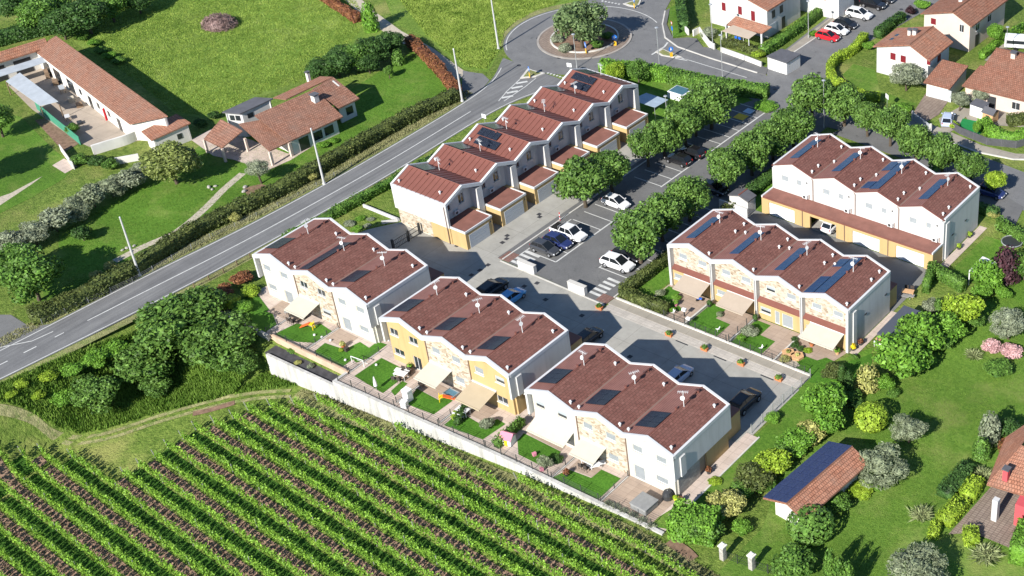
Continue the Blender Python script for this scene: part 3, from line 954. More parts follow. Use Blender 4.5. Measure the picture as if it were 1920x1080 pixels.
class Terrace:
    def __init__(self, label, loc, rz, n, w, d, eave=6.0, rise=1.14):
        self.r = empty('terraced_house', (loc[0], loc[1], 0.0), rz, label, 'house')
        self.n, self.w, self.d, self.e, self.rise = n, w, d, eave, rise
    def zp(self, x):
        f = (x / self.w) % 1.0
        return self.e + self.rise * (1 - abs(f - 0.5) * 2)
    def prof(self, dz=0.0, x0=None, x1=None):
        """roof profile points from x=0 to n*w"""
        pts = []
        for i in range(2 * self.n + 1):
            pts.append((i * self.w / 2, self.e + (self.rise if i % 2 else 0.0) + dz))
        return pts
    def fascia(self, y0, y1, hgt_, name='fascia', top=0.08):
        b = MB()
        P = self.prof(top)
        for (xa, za), (xb, zb) in zip(P[:-1], P[1:]):
            b.ext([(xa, y0, za), (xb, y0, zb), (xb, y0, zb - hgt_), (xa, y0, za - hgt_)], (0, y1 - y0, 0))
        return b.build(name, M_TRIM, self.r)
    def roof(self, y0, y1, mat, t=0.16):
        w2 = self.w / 2
        for i in range(self.n):
            a = i * self.w
            e, rz_ = self.e, self.e + self.rise
            x0 = a if i else a + 0.26
            x1 = a + self.w if i < self.n - 1 else a + self.w - 0.26
            k = self.rise / w2
            L = MB().slab((x0, y1, e + (x0 - a) * k), (x0, y0, e + (x0 - a) * k), (a + w2, y0, rz_), (a + w2, y1, rz_), t)
            L.build('roof_slope', M_LSLOPE, self.r)
            if i:
                MB().box(a - 0.09, a + 0.09, y0, y1, e - 0.1, e + 0.035).build('valley_gutter', M_PIPE, self.r)
            x1z = e + (a + self.w - x1) * k
            Rr = MB().slab((x1, y0, x1z), (x1, y1, x1z), (a + w2, y1, rz_), (a + w2, y0, rz_), t)
            Rr.build('roof_slope', mat, self.r)
            MB().cyl((a + w2, y0, rz_ + 0.0), (a + w2, y1, rz_ + 0.0), 0.07, 0.07, 6).build('ridge_cap', mat if mat is M_REDMETAL else M_REDMETAL, self.r)
    def verge(self, h=0.34):
        W = self.n * self.w
        for x0, x1 in ((-0.02, 0.26), (W - 0.26, W + 0.02)):
            MB().box(x0, x1, 0.302, self.d - 0.302, self.e - h, self.e + 0.085).build('verge', M_TRIM, self.r)
    def gable(self, i, x0, x1, y0, y1, mat, z0=None, cut=0.18, name='wall'):
        """wall piece from z0 up to under the roof for unit i"""
        e = self.e if z0 is None else z0
        m = (i + 0.5) * self.w
        pts = [(x0, y0, e)]
        pts += [(x1, y0, e), (x1, y0, self.zp(min(x1, (i + 1) * self.w - 1e-4)) - cut)]
        pts += [(m, y0, self.e + self.rise - cut), (x0, y0, self.zp(max(x0, i * self.w + 1e-4)) - cut)]
        pts = [p for k, p in enumerate(pts)]
        return MB().ext(pts, (0, y1 - y0, 0)).build(name, mat, self.r)
    def roof_bits(self, i, seed=0, ant=True, dish=True):
        rr = random.Random(seed * 17 + i)
        a = i * self.w
        if ant:
            antenna(self.r, a + 3.55, 5.85 + rr.uniform(-0.3, 0.3), self.zp(a + 3.55), rr.uniform(1.6, 2.1), dish, rr.uniform(-1, 1))
        vent(self.r, a + 5.85, 0.75, self.zp(a + 5.85))
        vent(self.r, a + 5.7, 8.2, self.zp(a + 5.7))
        flue(self.r, a + 3.2, 5.05, self.zp(a + 3.2))
        flue(self.r, a + 3.45, 8.5, self.zp(a + 3.45))

def front_ABC(label, loc, skins, n=3, w=6.6, d=9.7, seed=1, wins=None, pv=None, awn=(), end='plain'):
    T = Terrace(label, loc, 0.0, n, w, d)
    r = T.r
    W = n * w
    T.roof(0.30, d - 0.30, M_SHINGLE)
    T.fascia(0.0, 0.30, 0.52)
    T.fascia(d - 0.30, d, 0.40)
    T.verge()
    yF = 0.55
    for i in range(n):
        a = i * w
        x0 = a + (0.5 if i == 0 else 0.0)
        x1 = a + w - (0.5 if i == n - 1 else 0.0)
        L = wins[i]
        holes = [(a + q[0], a + q[1], q[2], q[3]) for q in L]
        b = MB()
        wall_holes(b, x0, x1, 0.0, T.e - 0.15, yF, yF + 0.3, holes)
        b.build('wall', skins[i], r)
        T.gable(i, x0, x1, yF + 0.002, yF + 0.298, skins[i], T.e - 0.15, 0.2)
        for q in L:
            window(r, a + q[0], a + q[1], q[2], q[3], yF, q[4], 'glass_door' if q[2] < 0.2 else 'window', q[2] > 0.2)
        if i:
            MB().cyl((a, yF - 0.07, 0.0), (a, yF - 0.07, T.e - 0.35), 0.06, 0.06, 6).build('downpipe', M_PIPE, r)
        T.roof_bits(i, seed)
        vent(r, a + 0.4, 0.72, T.zp(a + 0.4)) if i else None
        for k, (u, x0_, x1_, y0_, y1_, nx_, ny_) in enumerate(pv or []):
            if u == i:
                solar(r, a + x0_, a + x1_, y0_, y1_, nx_, ny_, lambda x: T.zp(x), T.rise / (w / 2))
    # projecting upper side walls, ground-floor ends set back
    for x0, x1 in ((0.0, 0.28), (W - 0.28, W)):
        MB().box(x0, x1, 0.02, d - 0.02, 2.75, T.e - 0.343).build('side_wall', M_WHITE, r)
    MB().box(0.28, 0.5, yF + 0.28, d - 0.3, 0.0, T.e - 0.15).build('end_wall', skins[0], r)
    if end == 'stone':
        MB().box(W - 0.5, W - 0.285, yF + 0.3, 4.4, 0.0, 2.9).build('end_wall', M_GSTONE, r)
        MB().box(W - 0.5, W - 0.285, 5.6, d - 0.3, 0.0, 2.9).build('end_wall', M_YELLOW, r)
        MB().box(W - 0.62, W - 0.5, 4.4, 5.6, 0.0, 2.9).build('side_door', plain('taupe_door', (0.30, 0.25, 0.18), 0.6), r)
    else:
        MB().box(W - 0.5, W - 0.285, yF + 0.3, d - 0.3, 0.0, 2.9).build('end_wall', skins[-1], r)
    # corner flue box on the right-hand side wall
    MB().box(W, W + 0.16, 0.95, 1.75, 2.75, 5.3).build('flue_box', M_WHITE, r)
    b = MB()
    wall_holes(b, 0.5, W - 0.5, 0.0, T.e - 0.15, d - 0.8, d - 0.5, [(i * w + k, i * w + k + 1.2, 3.7, 4.7) for i in range(n) for k in (1.0, 4.2)])
    b.build('back_wall', M_WHITE, r)
    for i in range(n):
        T.gable(i, i * w + (0.5 if i == 0 else 0), (i + 1) * w - (0.5 if i == n - 1 else 0), d - 0.798, d - 0.502, M_WHITE, T.e - 0.15, 0.2, 'back_wall')
        for k in (1.0, 4.2):
            MB().box(i * w + k, i * w + k + 1.2, d - 0.68, d - 0.62, 3.7, 4.7).build('rear_window', M_SHUT, r)
        # rear garage
        g = MB().box(i * w + 0.45, i * w + 5.6, d - 0.5, d + 2.9, 0.0, 2.75).build('garage', M_YELLOW, r)
        MB().box(i * w + 0.43, i * w + 5.62, d - 0.5, d + 2.92, 2.753, 2.87).build('garage_roof', M_REDDECK, g)
        MB().box(i * w + 0.9, i * w + 5.1, d + 2.9, d + 2.95, 0.02, 2.3).build('garage_door', M_GDOOR, g)
    for a in awn:
        awning(r, a[0], a[1], a[2], yF - 0.05, a[3], a[4], a[5])
    return T

UW = [(0.8, 2.1, 3.8, 4.75), (3.85, 5.2, 3.8, 4.75)]
def ulist(low, up=('shutter', 'shutter')):
    return [(*UW[0], up[0]), (*UW[1], up[1])] + low
PV_STD = lambda u: (u, 0.5, 3.2, 1.55, 4.25, 2, 3)
A = front_ABC('cream and stone terrace beside the road, cream awning over its stone middle house', (-136.01, 82.61), (M_CREAM, M_STONE, M_CREAM), seed=1,
              wins=[ulist([(0.85, 2.3, 1.0, 1.9, 'shutter'), (3.75, 5.2, 0.02, 1.95, 'shutter')]),
                    ulist([(3.85, 5.3, 0.95, 1.9, 'half')], ('glass', 'glass')),
                    ulist([(0.75, 2.15, 0.02, 1.95, 'shutter'), (3.65, 5.2, 1.0, 1.9, 'shutter')])],
              pv=[PV_STD(0), (1, 1.45, 3.15, 0.5, 7.2, 1, 7), PV_STD(2)],
              awn=[(6.75, 10.2, 2.35, 2.5, 1.75, M_AWN)])
B = front_ABC('ochre and stone terrace with a cream and a sand awning above the vineyard wall', (-113.24, 81.73), (M_YELLOW, M_STONE, M_YELLOW), seed=2,
              wins=[ulist([(0.85, 2.45, 1.0, 1.9, 'glass'), (3.9, 5.15, 0.02, 1.95, 'glass')], ('glass', 'glass')),
                    ulist([(3.85, 5.3, 0.95, 1.9, 'shutter')]),
                    ulist([(3.65, 5.2, 1.0, 1.9, 'glass')], ('shutter', 'half'))],
              pv=[PV_STD(0), PV_STD(1), PV_STD(2)],
              awn=[(6.75, 10.15, 2.35, 2.6, 1.75, M_AWN), (13.3, 16.9, 2.35, 2.8, 1.7, M_AWN2)])
Cc = front_ABC('cream and stone terrace nearest the viewer, with two cream awnings beside each other', (-90.46, 80.94), (M_CREAM, M_STONE, M_CREAM), seed=3,
               wins=[ulist([(3.65, 5.2, 1.0, 1.9, 'shutter')], ('half', 'half')),
                     ulist([(3.85, 5.3, 0.95, 1.9, 'shutter')]),
                     ulist([(0.7, 2.15, 0.02, 1.95, 'shutter'), (3.6, 5.2, 1.0, 1.9, 'shutter')])],
               pv=[PV_STD(0), PV_STD(1), PV_STD(2)],
               awn=[(0.65, 5.9, 2.45, 1.7, 1.75, M_AWN), (7.0, 10.3, 2.35, 2.1, 1.75, M_AWN)], end='stone')
# small tiled passage roofs in the gaps between the three front terraces
for i, (x0, x1, y0) in enumerate(((-116.15, -113.3, 84.2), (-93.4, -90.5, 83.4))):
    g = empty('passage_roof', (x0, y0, 0), 0, ('low red tiled porch roof in the gap between the roadside terrace and the ochre terrace',
                                               'low red tiled porch roof in the gap between the ochre terrace and the nearest terrace')[i], 'porch', 'porch roofs between the terraces')
    w_ = x1 - x0
    MB().slab((0, 0, 2.5), (w_ / 2, 0, 3.3), (w_ / 2, 4.2, 3.3), (0, 4.2, 2.5), 0.12).build('roof_slope', M_SHINGLE, g)
    MB().slab((w_, 4.2, 2.5), (w_ / 2, 4.2, 3.3), (w_ / 2, 0, 3.3), (w_, 0, 2.5), 0.12).build('roof_slope', M_SHINGLE, g)
    MB().ext([(0, -0.04, 2.55), (w_ / 2, -0.04, 3.36), (w_, -0.04, 2.55), (w_, -0.04, 2.40), (w_ / 2, -0.04, 3.2), (0, -0.04, 2.40)], (0, 0.12, 0)).build('verge', M_TRIM, g)
    MB().box(w_ - 0.35, w_ - 0.1, 0.1, 0.35, 0, 2.42).box(0.1, 0.35, 0.1, 0.35, 0, 2.42).build('post', M_TRIM, g)
    MB().box(0.1, w_ - 0.1, 3.8, 4.0, 0.0, 2.7).build('wall', M_YELLOW, g)

# ---------------------------------------------------------------- E: four houses with blades, facing the courtyard
def block_E():
    T = Terrace('four-house terrace with white blade walls, stone upper floor and beige awnings facing the courtyard', (-94.8, 111.0), 0.0, 4, 6.48, 9.5, 5.95)
    r, w, d, n = T.r, T.w, T.d, T.n
    W = n * w
    T.roof(0.30, d - 0.30, M_SHINGLE)
    T.fascia(0.0, 0.30, 0.5)
    T.fascia(d - 0.30, d, 0.40)
    T.verge()
    for i in range(n + 1):
        xc = i * w
        x0, x1 = (xc, xc + 0.34) if i == 0 else ((xc - 0.34, xc) if i == n else (xc - 0.17, xc + 0.17))
        MB().box(x0, x1, 0.02, 0.98, 0.0, T.e - 0.42).build('blade_wall', M_WHITE, r)
        if 0 < i < n:
            MB().cyl((xc, -0.05, 0.0), (xc, -0.05, T.e - 0.4), 0.05, 0.05, 6).build('downpipe', M_STEEL, r)
    low = [[(0.5, 1.85, 1.05, 1.85, 'shutter')], [(0.5, 1.85, 1.05, 1.85, 'shutter')],
           [(0.45, 1.95, 0.95, 1.8, 'half'), (2.5, 3.2, 0.02, 1.9, 'shutter'), (3.55, 5.1, 0.02, 1.9, 'shutter')], [(0.45, 0.75, 1.0, 1.6, 'glass')]]
    for i in range(n):
        a = i * w
        x0, x1 = a + (0.34 if i == 0 else 0.17), a + w - (0.34 if i == n - 1 else 0.17)
        up = [(a + 1.1, a + 2.4, 4.0, 4.85), (a + 4.0, a + 5.35, 4.0, 4.85)]
        b = MB()
        wall_holes(b, x0, x1, 2.4, T.e - 0.15, 0.75, 1.05, up)
        b.build('upper_wall', M_STONE, r)
        T.gable(i, x0, x1, 0.752, 1.048, M_STONE, T.e - 0.15, 0.2, 'upper_wall')
        for k, q in enumerate(up):
            window(r, *q, 0.75, 'half' if (i == 2 and k == 0) else 'shutter')
        b = MB()
        wall_holes(b, x0, x1, 0.0, 2.4, 0.35, 0.74, [(a + q[0], a + q[1], q[2], q[3]) for q in low[i]])
        b.build('lower_wall', M_YELLOW, r)
        for q in low[i]:
            window(r, a + q[0], a + q[1], q[2], q[3], 0.35, q[4], 'glass_door' if q[2] < 0.2 else 'window', q[2] > 0.2)
        MB().slab((x0, 0.12, 2.62), (x1, 0.12, 2.62), (x1, 0.76, 2.92), (x0, 0.76, 2.92), 0.14).build('ledge_roof', M_REDMETAL, r)
        T.roof_bits(i, 9)
        vent(r, a + 0.35, 6.9, T.zp(a + 0.35)) if i else None
        vent(r, a + 5.75, 6.3, T.zp(a + 5.75))
    k = T.rise / (w / 2)
    zf = lambda x: T.zp(x)
    for i in range(3):
        solar(r, i * w + 1.7, i * w + 3.1, 1.65, 7.1, 1, 6, zf, k, M_PVBLUE)
    a = 3 * w
    solar(r, a + 1.65, a + 3.1, 0.35, 8.75, 1, 9, zf, k, M_PVBLUE)
    solar(r, a + 0.2, a + 1.55, 0.35, 4.1, 1, 4, zf, k, M_PVBLUE)
    solar(r, a + 0.2, a + 1.55, 6.5, 8.35, 1, 2, zf, k, M_PVBLUE)
    for x0, x1, m in ((2.15, 6.1, M_AWN3), (8.65, 12.6, M_AWN3), (20.6, 25.2, M_AWN)):
        awning(r, x0, x1, 2.3, 0.3, 2.4, 1.65, m)
    for x0, x1 in ((0.02, 0.3), (W - 0.3, W - 0.02)):
        MB().box(x0, x1, 0.98, d - 0.02, 0.0, T.e - 0.343).build('side_wall', M_WHITE, r)
    MB().box(W - 0.02, W + 0.14, 1.0, 1.7, 0.0, 5.2).build('flue_box', M_WHITE, r)
    for y, z in ((3.6, 3.2), (8.2, 3.2)):
        MB().box(W - 0.02, W + 0.05, y, y + 0.5, z, z + 0.14).build('wall_vent', M_DARKFRAME, r)
    b = MB()
    wall_holes(b, 0.3, W - 0.3, 0.0, T.e - 0.15, d - 0.6, d - 0.3, [])
    b.build('back_wall', M_WHITE, r)
    for i in range(n):
        g = MB().box(i * w + 0.3, i * w + w - 0.3, d - 0.3, d + 2.1, 0.0, 2.75).build('garage', M_YELLOW, r)
        MB().box(i * w + 0.25, i * w + w - 0.25, d - 0.28, d + 2.13, 2.753, 2.86).build('garage_roof', M_REDDECK, g)
        MB().box(i * w + 1.2, i * w + 5.2, d + 2.1, d + 2.14, 0.02, 2.3).build('garage_door', M_GDOOR, g)
    return T
Eb = block_E()

# ---------------------------------------------------------------- D: four houses behind a long garage strip
def block_D():
    T = Terrace('four-house white terrace with a long ochre garage strip and white doors along its front', (-94.67, 133.4), 0.0, 4, 6.48, 9.5, 6.05)
    r, w, d, n = T.r, T.w, T.d, T.n
    W = n * w
    T.roof(0.12, d - 0.30, M_SHINGLE)
    T.fascia(d - 0.30, d, 0.40)
    P = T.prof(0.04)
    b = MB()
    for (xa, za), (xb, zb) in zip(P[:-1], P[1:]):
        b.ext([(xa, -0.06, za), (xb, -0.06, zb), (xb, -0.06, zb - 0.10), (xa, -0.06, za - 0.10)], (0, 0.18, 0))
    b.build('roof_edge', M_REDMETAL, r)
    T.verge()
    for i in range(n):
        a = i * w
        x0, x1 = a + (0.3 if i == 0 else 0), a + w - (0.3 if i == n - 1 else 0)
        up = [(a + 1.45, a + 2.6, 4.1, 5.05), (a + 3.85, a + 4.65, 4.15, 5.05)]
        b = MB()
        wall_holes(b, x0, x1, 2.4, T.e - 0.15, 0.0, 0.3, up)
        b.build('wall', M_WHITE, r)
        T.gable(i, x0, x1, 0.002, 0.298, M_WHITE, T.e - 0.15, 0.12)
        for q in up:
            window(r, *q, 0.0, 'shutter')
        if i < n - 1:
            MB().cyl((a + w, -0.08, 2.6), (a + w, -0.08, T.e - 0.35), 0.06, 0.06, 6).cyl((a + w, -0.08, T.e - 0.35), (a + w - 0.25, -0.05, T.e - 0.1), 0.08, 0.05, 6).build('downpipe', M_PIPE, r)
        ac = MB().box(a + 5.0, a + 5.75, -0.38, -0.04, 2.75, 3.3).build('air_conditioner', M_TRIM, r)
        MB().cyl((a + 5.3, -0.40, 3.02), (a + 5.3, -0.375, 3.02), 0.2, 0.2, 10).build('fan', M_DARKFRAME, ac)
        MB().cyl((a + 5.9, -0.03, 2.7), (a + 5.9, -0.03, 3.35), 0.05, 0.05, 6).build('pipe', M_PIPE, ac)
        MB().box(a + 5.4, a + 5.6, -0.03, 0.0, 4.9, 5.1).build('wall_vent', M_DARKFRAME, r)
        T.roof_bits(i, 21)
        vent(r, a + 5.75, 2.4, T.zp(a + 5.75))
        vent(r, a + 0.35, 4.6, T.zp(a + 0.35)) if i else None
    k = T.rise / (w / 2)
    zf = lambda x: T.zp(x)
    for i in (0, 1, 3):
        solar(r, i * w + 1.7, i * w + 3.1, 1.75, 7.4, 1, 6, zf, k, M_PVBLUE)
    a = 2 * w
    solar(r, a + 1.65, a + 3.1, 0.6, 8.8, 1, 9, zf, k, M_PVBLUE)
    solar(r, a + 0.2, a + 1.55, 0.9, 2.8, 1, 2, zf, k, M_PVBLUE)
    solar(r, a + 0.2, a + 1.55, 6.1, 8.8, 1, 3, zf, k, M_PVBLUE)
    for x0, x1 in ((0.02, 0.3), (W - 0.3, W - 0.02)):
        MB().box(x0, x1, 0.0, d - 0.02, 0.0, T.e - 0.343).build('side_wall', M_WHITE, r)
    MB().box(W - 0.02, W + 0.12, 0.5, 1.3, 0.0, 5.3).build('flue_box', M_WHITE, r)
    for y, z in ((2.2, 2.6), (5.6, 2.9)):
        MB().box(W - 0.02, W + 0.05, y, y + 0.5, z, z + 0.14).build('wall_vent', M_DARKFRAME, r)
    MB().box(0.3, W - 0.3, d - 0.6, d - 0.3, 0.0, T.e - 0.15).build('back_wall', M_WHITE, r)
    # garage strip
    yg = -2.62
    holes = [(i * w + 1.15, i * w + 5.2, 0.0, 2.0) for i in range(n)]
    b = MB()
    wall_holes(b, 0.0, W - 0.05, 0.0, 2.48, yg, yg + 0.3, holes)
    g = b.build('garage_front', M_YELLOW, r)
    MB().box(W - 0.3, W - 0.05, yg + 0.3, 0.0, 0.0, 2.48).build('garage_side', M_YELLOW, r)
    MB().box(0.0, 0.25, yg + 0.3, 0.0, 0.0, 2.48).build('garage_side', M_WHITE, r)
    MB().box(0.2, W - 0.2, yg + 0.1, -0.01, 2.485, 2.60).build('garage_roof', M_REDDECK, r)
    MB().box(-0.02, 0.2, yg - 0.02, 0.0, 2.45, 2.72).build('parapet', M_TRIM, r)
    MB().box(W - 0.2, W - 0.03, yg - 0.02, 0.0, 2.45, 2.72).build('parapet', M_TRIM, r)
    MB().box(0.2, W - 0.2, yg - 0.06, yg + 0.1, 2.44, 2.63).build('gutter', M_REDMETAL, r)
    for i in range(n):
        a = i * w
        if i == 1:
            MB().box(a + 1.0, a + 5.4, -0.2, -0.05, 0.0, 2.4).build('garage_back', M_WHITE, r)
        else:
            o = MB()
            for j in range(4):
                o.box(a + 1.15, a + 5.2, yg + 0.16, yg + 0.20, 0.02 + j * 0.5, 0.5 + j * 0.5)
            o.build('garage_door', M_GDOOR, r)
        if i:
            MB().cyl((a, yg - 0.06, 0.0), (a, yg - 0.06, 2.45), 0.06, 0.06, 6).build('downpipe', M_PIPE, r)
    return T
Db = block_D()

# ---------------------------------------------------------------- F: six houses with metal roofs, garages facing the parking lot
def block_F():
    n, w, d = 6, 6.49, 9.87
    T = Terrace('six-house terrace with stepped red metal roofs and garages between road and parking lot', (-124.27, 103.2), math.pi / 2, n, w, d, 6.0, 1.24)
    r = T.r
    W = n * w
    w2 = w / 2
    k = T.rise / w2
    # metal roof: each standing-seam tray is a part
    m = 11
    pw = (d - 0.6) / m
    for side in (0, 1):
        b = MB()
        if side == 0:
            b.slab((0, pw, 0), (0, 0, 0), (w2, 0, T.rise), (w2, pw, T.rise), 0.08)
            b.ext([(0, 0, 0.0), (w2, 0, T.rise), (w2, 0, T.rise + 0.07), (0, 0, 0.07)], (0, 0.06, 0))
        else:
            b.slab((w2, 0, 0), (w2, pw, 0), (0, pw, T.rise), (0, 0, T.rise), 0.08)
            b.ext([(w2, 0, 0.0), (0, 0, T.rise), (0, 0, T.rise + 0.07), (w2, 0, 0.07)], (0, 0.06, 0))
        me = b.mesh('roof_tray')
        me.materials.append(M_REDMETAL)
        for i in range(n):
            for j in range(m):
                o = bpy.data.objects.new('roof_tray', me)
                COL.objects.link(o)
                o.parent = r
                o.location = (i * w + (w2 if side else 0), 0.3 + j * pw, T.e)
    for i in range(n):
        MB().cyl(((i + 0.5) * w, 0.3, T.e + T.rise + 0.04), ((i + 0.5) * w, d - 0.3, T.e + T.rise + 0.04), 0.08, 0.08, 6).build('ridge_cap', M_REDMETAL, r)
    T.fascia(0.0, 0.30, 0.45)
    T.fascia(d - 0.30, d, 0.45, top=0.16)
    T.verge()
    yF = 1.35
    GX0, GX1 = 0.15, 5.0
    for i in range(n):
        a = i * w
        x0, x1 = a + (0.3 if i == 0 else 0.0), a + w - (0.3 if i == n - 1 else 0.0)
        up = [(a + 1.0, a + 1.9, 3.9, 4.8), (a + 3.4, a + 4.4, 3.9, 5.3)]
        b = MB()
        wall_holes(b, x0, x1, 0.0, T.e - 0.15, yF, yF + 0.3, up)
        b.build('wall', M_WHITE, r)
        T.gable(i, x0, x1, yF + 0.002, yF + 0.298, M_WHITE, T.e - 0.15, 0.2)
        for q in up:
            window(r, *q, yF, 'glass')
        ac = MB().box(a + 2.2, a + 3.0, yF - 0.36, yF - 0.02, 2.95, 3.5).build('air_conditioner', M_TRIM, r)
        MB().cyl((a + 2.52, yF - 0.38, 3.22), (a + 2.52, yF - 0.355, 3.22), 0.2, 0.2, 10).build('fan', M_DARKFRAME, ac)
        # blade between the houses
        xb = a + w
        MB().box(xb - 0.95, xb - (0.0 if i < n - 1 else 0.3), 0.02, yF, 0.0, T.e - 0.42).build('blade_wall', M_WHITE, r)
        # garage
        g = MB().box(a + GX0, a + GX1, -2.62, 0.0, 0.0, 2.52).box(a + GX0, a + w - 0.95, 0.003, yF - 0.003, 0.0, 2.516).build('garage', M_YELLOW, r)
        MB().box(a + GX0 + 0.12, a + GX1 - 0.12, -2.5, yF - 0.01, 2.523, 2.62).build('garage_roof', M_REDDECK, g)
        pb = MB().box(a + GX0 - 0.03, a + GX0 + 0.12, -2.66, 0.0, 2.44, 2.72).box(a + GX1 - 0.12, a + GX1 + 0.03, -2.66, 0.0, 2.44, 2.72).box(a + GX0 + 0.12, a + GX1 - 0.12, -2.66, -2.5, 2.44, 2.72)
        pb.build('parapet', M_TRIM, g)
        o = MB()
        for j in range(4):
            o.box(a + GX0 + 0.55, a + GX1 - 0.75, -2.66, -2.622, 0.03 + j * 0.5, 0.51 + j * 0.5)
        o.build('garage_door', M_GDOOR2, g)
        MB().box(a + GX1 - 0.55, a + GX1 - 0.35, -2.75, -2.66, 1.9, 2.1).build('wall_lamp', M_DARKFRAME, g)
        MB().box(a + GX1 + 0.5, a + w - 1.0, -0.02, 0.03, 0.0, 2.1).build('front_door', plain('brown_door', (0.16, 0.09, 0.05), 0.6), r)
        rr = random.Random(i)
        vent(r, a + 0.7, 8.9, T.zp(a + 0.7))
        vent(r, a + 1.2, 2.0, T.zp(a + 1.2))
        flue(r, a + 2.9, 6.0, T.zp(a + 2.9))
        antenna(r, a + w - 0.9, 6.0 + rr.uniform(-0.8, 0.8), T.zp(a + w - 0.9), 1.8, True, rr.uniform(-1, 1))
        # dark roof light on the shaded slope, road end
        b = MB()
        xa, xb_ = a + w2 + 0.45, a + w - 0.5
        b.add([(xa, 7.0, T.zp(xa) + 0.10), (xb_, 7.0, T.zp(xb_) + 0.10), (xb_, 9.3, T.zp(xb_) + 0.10), (xa, 9.3, T.zp(xa) + 0.10),
               (xa, 7.0, T.zp(xa)), (xb_, 7.0, T.zp(xb_)), (xb_, 9.3, T.zp(xb_)), (xa, 9.3, T.zp(xa))],
              [(0, 1, 2, 3), (0, 4, 5, 1), (1, 5, 6, 2), (2, 6, 7, 3), (3, 7, 4, 0)])
        b.build('roof_light', plain('dark_roof_glass', (0.03, 0.04, 0.045), 0.25, 0.5), r)
    zf = lambda x: T.zp(x) + 0.06
    for i, pieces in ((2, ((1.75, 3.0, 5.0, 8.6, 1, 4), (0.35, 1.65, 4.0, 8.0, 1, 4))), (5, ((1.75, 3.0, 4.6, 8.7, 1, 4), (0.35, 1.65, 4.6, 7.7, 1, 3)))):
        for x0, x1, y0, y1, a_, b_ in pieces:
            solar(r, i * w + x0, i * w + x1, y0, y1, a_, b_, zf, k)
    # end walls: the near one shows white above stone and ochre
    MB().box(0.0, 0.3, 0.02, d - 0.02, 2.45, T.e - 0.343).build('side_wall', M_WHITE, r)
    MB().box(0.06, 0.3, 3.4, d - 0.5, 0.0, 2.447).build('end_wall', M_STONE, r)
    MB().box(0.06, 0.3, 0.0, 3.398, 0.0, 2.447).build('end_wall', M_YELLOW, r)
    MB().cyl((-0.06, 0.35, 0.0), (-0.06, 0.35, T.e - 0.4), 0.06, 0.06, 6).build('downpipe', M_PIPE, r)
    MB().box(W - 0.3, W, 0.02, d - 0.02, 0.0, T.e - 0.343).build('side_wall', M_WHITE, r)
    MB().box(0.3, W - 0.3, d - 0.8, d - 0.5, 0.0, T.e - 0.15).build('back_wall', M_WHITE, r)
    return T
Fb = block_F()
# ================================================================ plant materials
L_TREE = leaf_mat('lime_leaf', (0.042, 0.100, 0.017), (0.145, 0.255, 0.050), (0.21, 0.33, 0.075))
L_DARK = leaf_mat('dark_leaf', (0.023, 0.061, 0.014), (0.070, 0.145, 0.032))
L_MID = leaf_mat('mid_leaf', (0.040, 0.105, 0.016), (0.135, 0.255, 0.042))
L_BRIGHT = leaf_mat('bright_leaf', (0.072, 0.181, 0.017), (0.174, 0.341, 0.041))
L_OLIVE = leaf_mat('olive_leaf', (0.123, 0.145, 0.087), (0.304, 0.341, 0.225))
L_GREY = leaf_mat('silver_leaf', (0.105, 0.130, 0.068), (0.275, 0.315, 0.190))
L_GOLD = leaf_mat('gold_leaf', (0.181, 0.196, 0.043), (0.478, 0.464, 0.160))
L_LIMEY = leaf_mat('yellow_green_leaf', (0.145, 0.246, 0.017), (0.326, 0.450, 0.043))
L_PURPLE = leaf_mat('purple_leaf', (0.026, 0.014, 0.017), (0.080, 0.032, 0.041))
L_RED = leaf_mat('red_leaf', (0.138, 0.046, 0.029), (0.275, 0.123, 0.051))
L_HEDGE = leaf_mat('mixed_hedge_leaf', (0.041, 0.061, 0.017), (0.123, 0.152, 0.041), (0.189, 0.174, 0.065))
L_PINK = leaf_mat('pink_flower', (0.435, 0.232, 0.232), (0.754, 0.493, 0.478))
L_VINE = leaf_mat('vine_leaf', (0.095, 0.210, 0.020), (0.225, 0.390, 0.043), (0.34, 0.46, 0.07), 0.15, 1.6)
L_WILD = leaf_mat('wild_leaf', (0.038, 0.096, 0.015), (0.130, 0.235, 0.043), (0.19, 0.30, 0.06))
L_PALM = leaf_mat('variegated_leaf', (0.13, 0.17, 0.06), (0.34, 0.38, 0.18))
L_OAK = leaf_mat('oak_leaf', (0.055, 0.095, 0.035), (0.165, 0.235, 0.090))
L_PIST = leaf_mat('pistachio_leaf', (0.100, 0.135, 0.030), (0.250, 0.295, 0.085))
M_BARK = plain('bark', (0.095, 0.075, 0.055), 0.95, 0.1, 0.3, 3, bump=0.6)
M_TWIG = plain('dried_twig', (0.26, 0.17, 0.14), 0.95, 0.1, 0.3, 3)

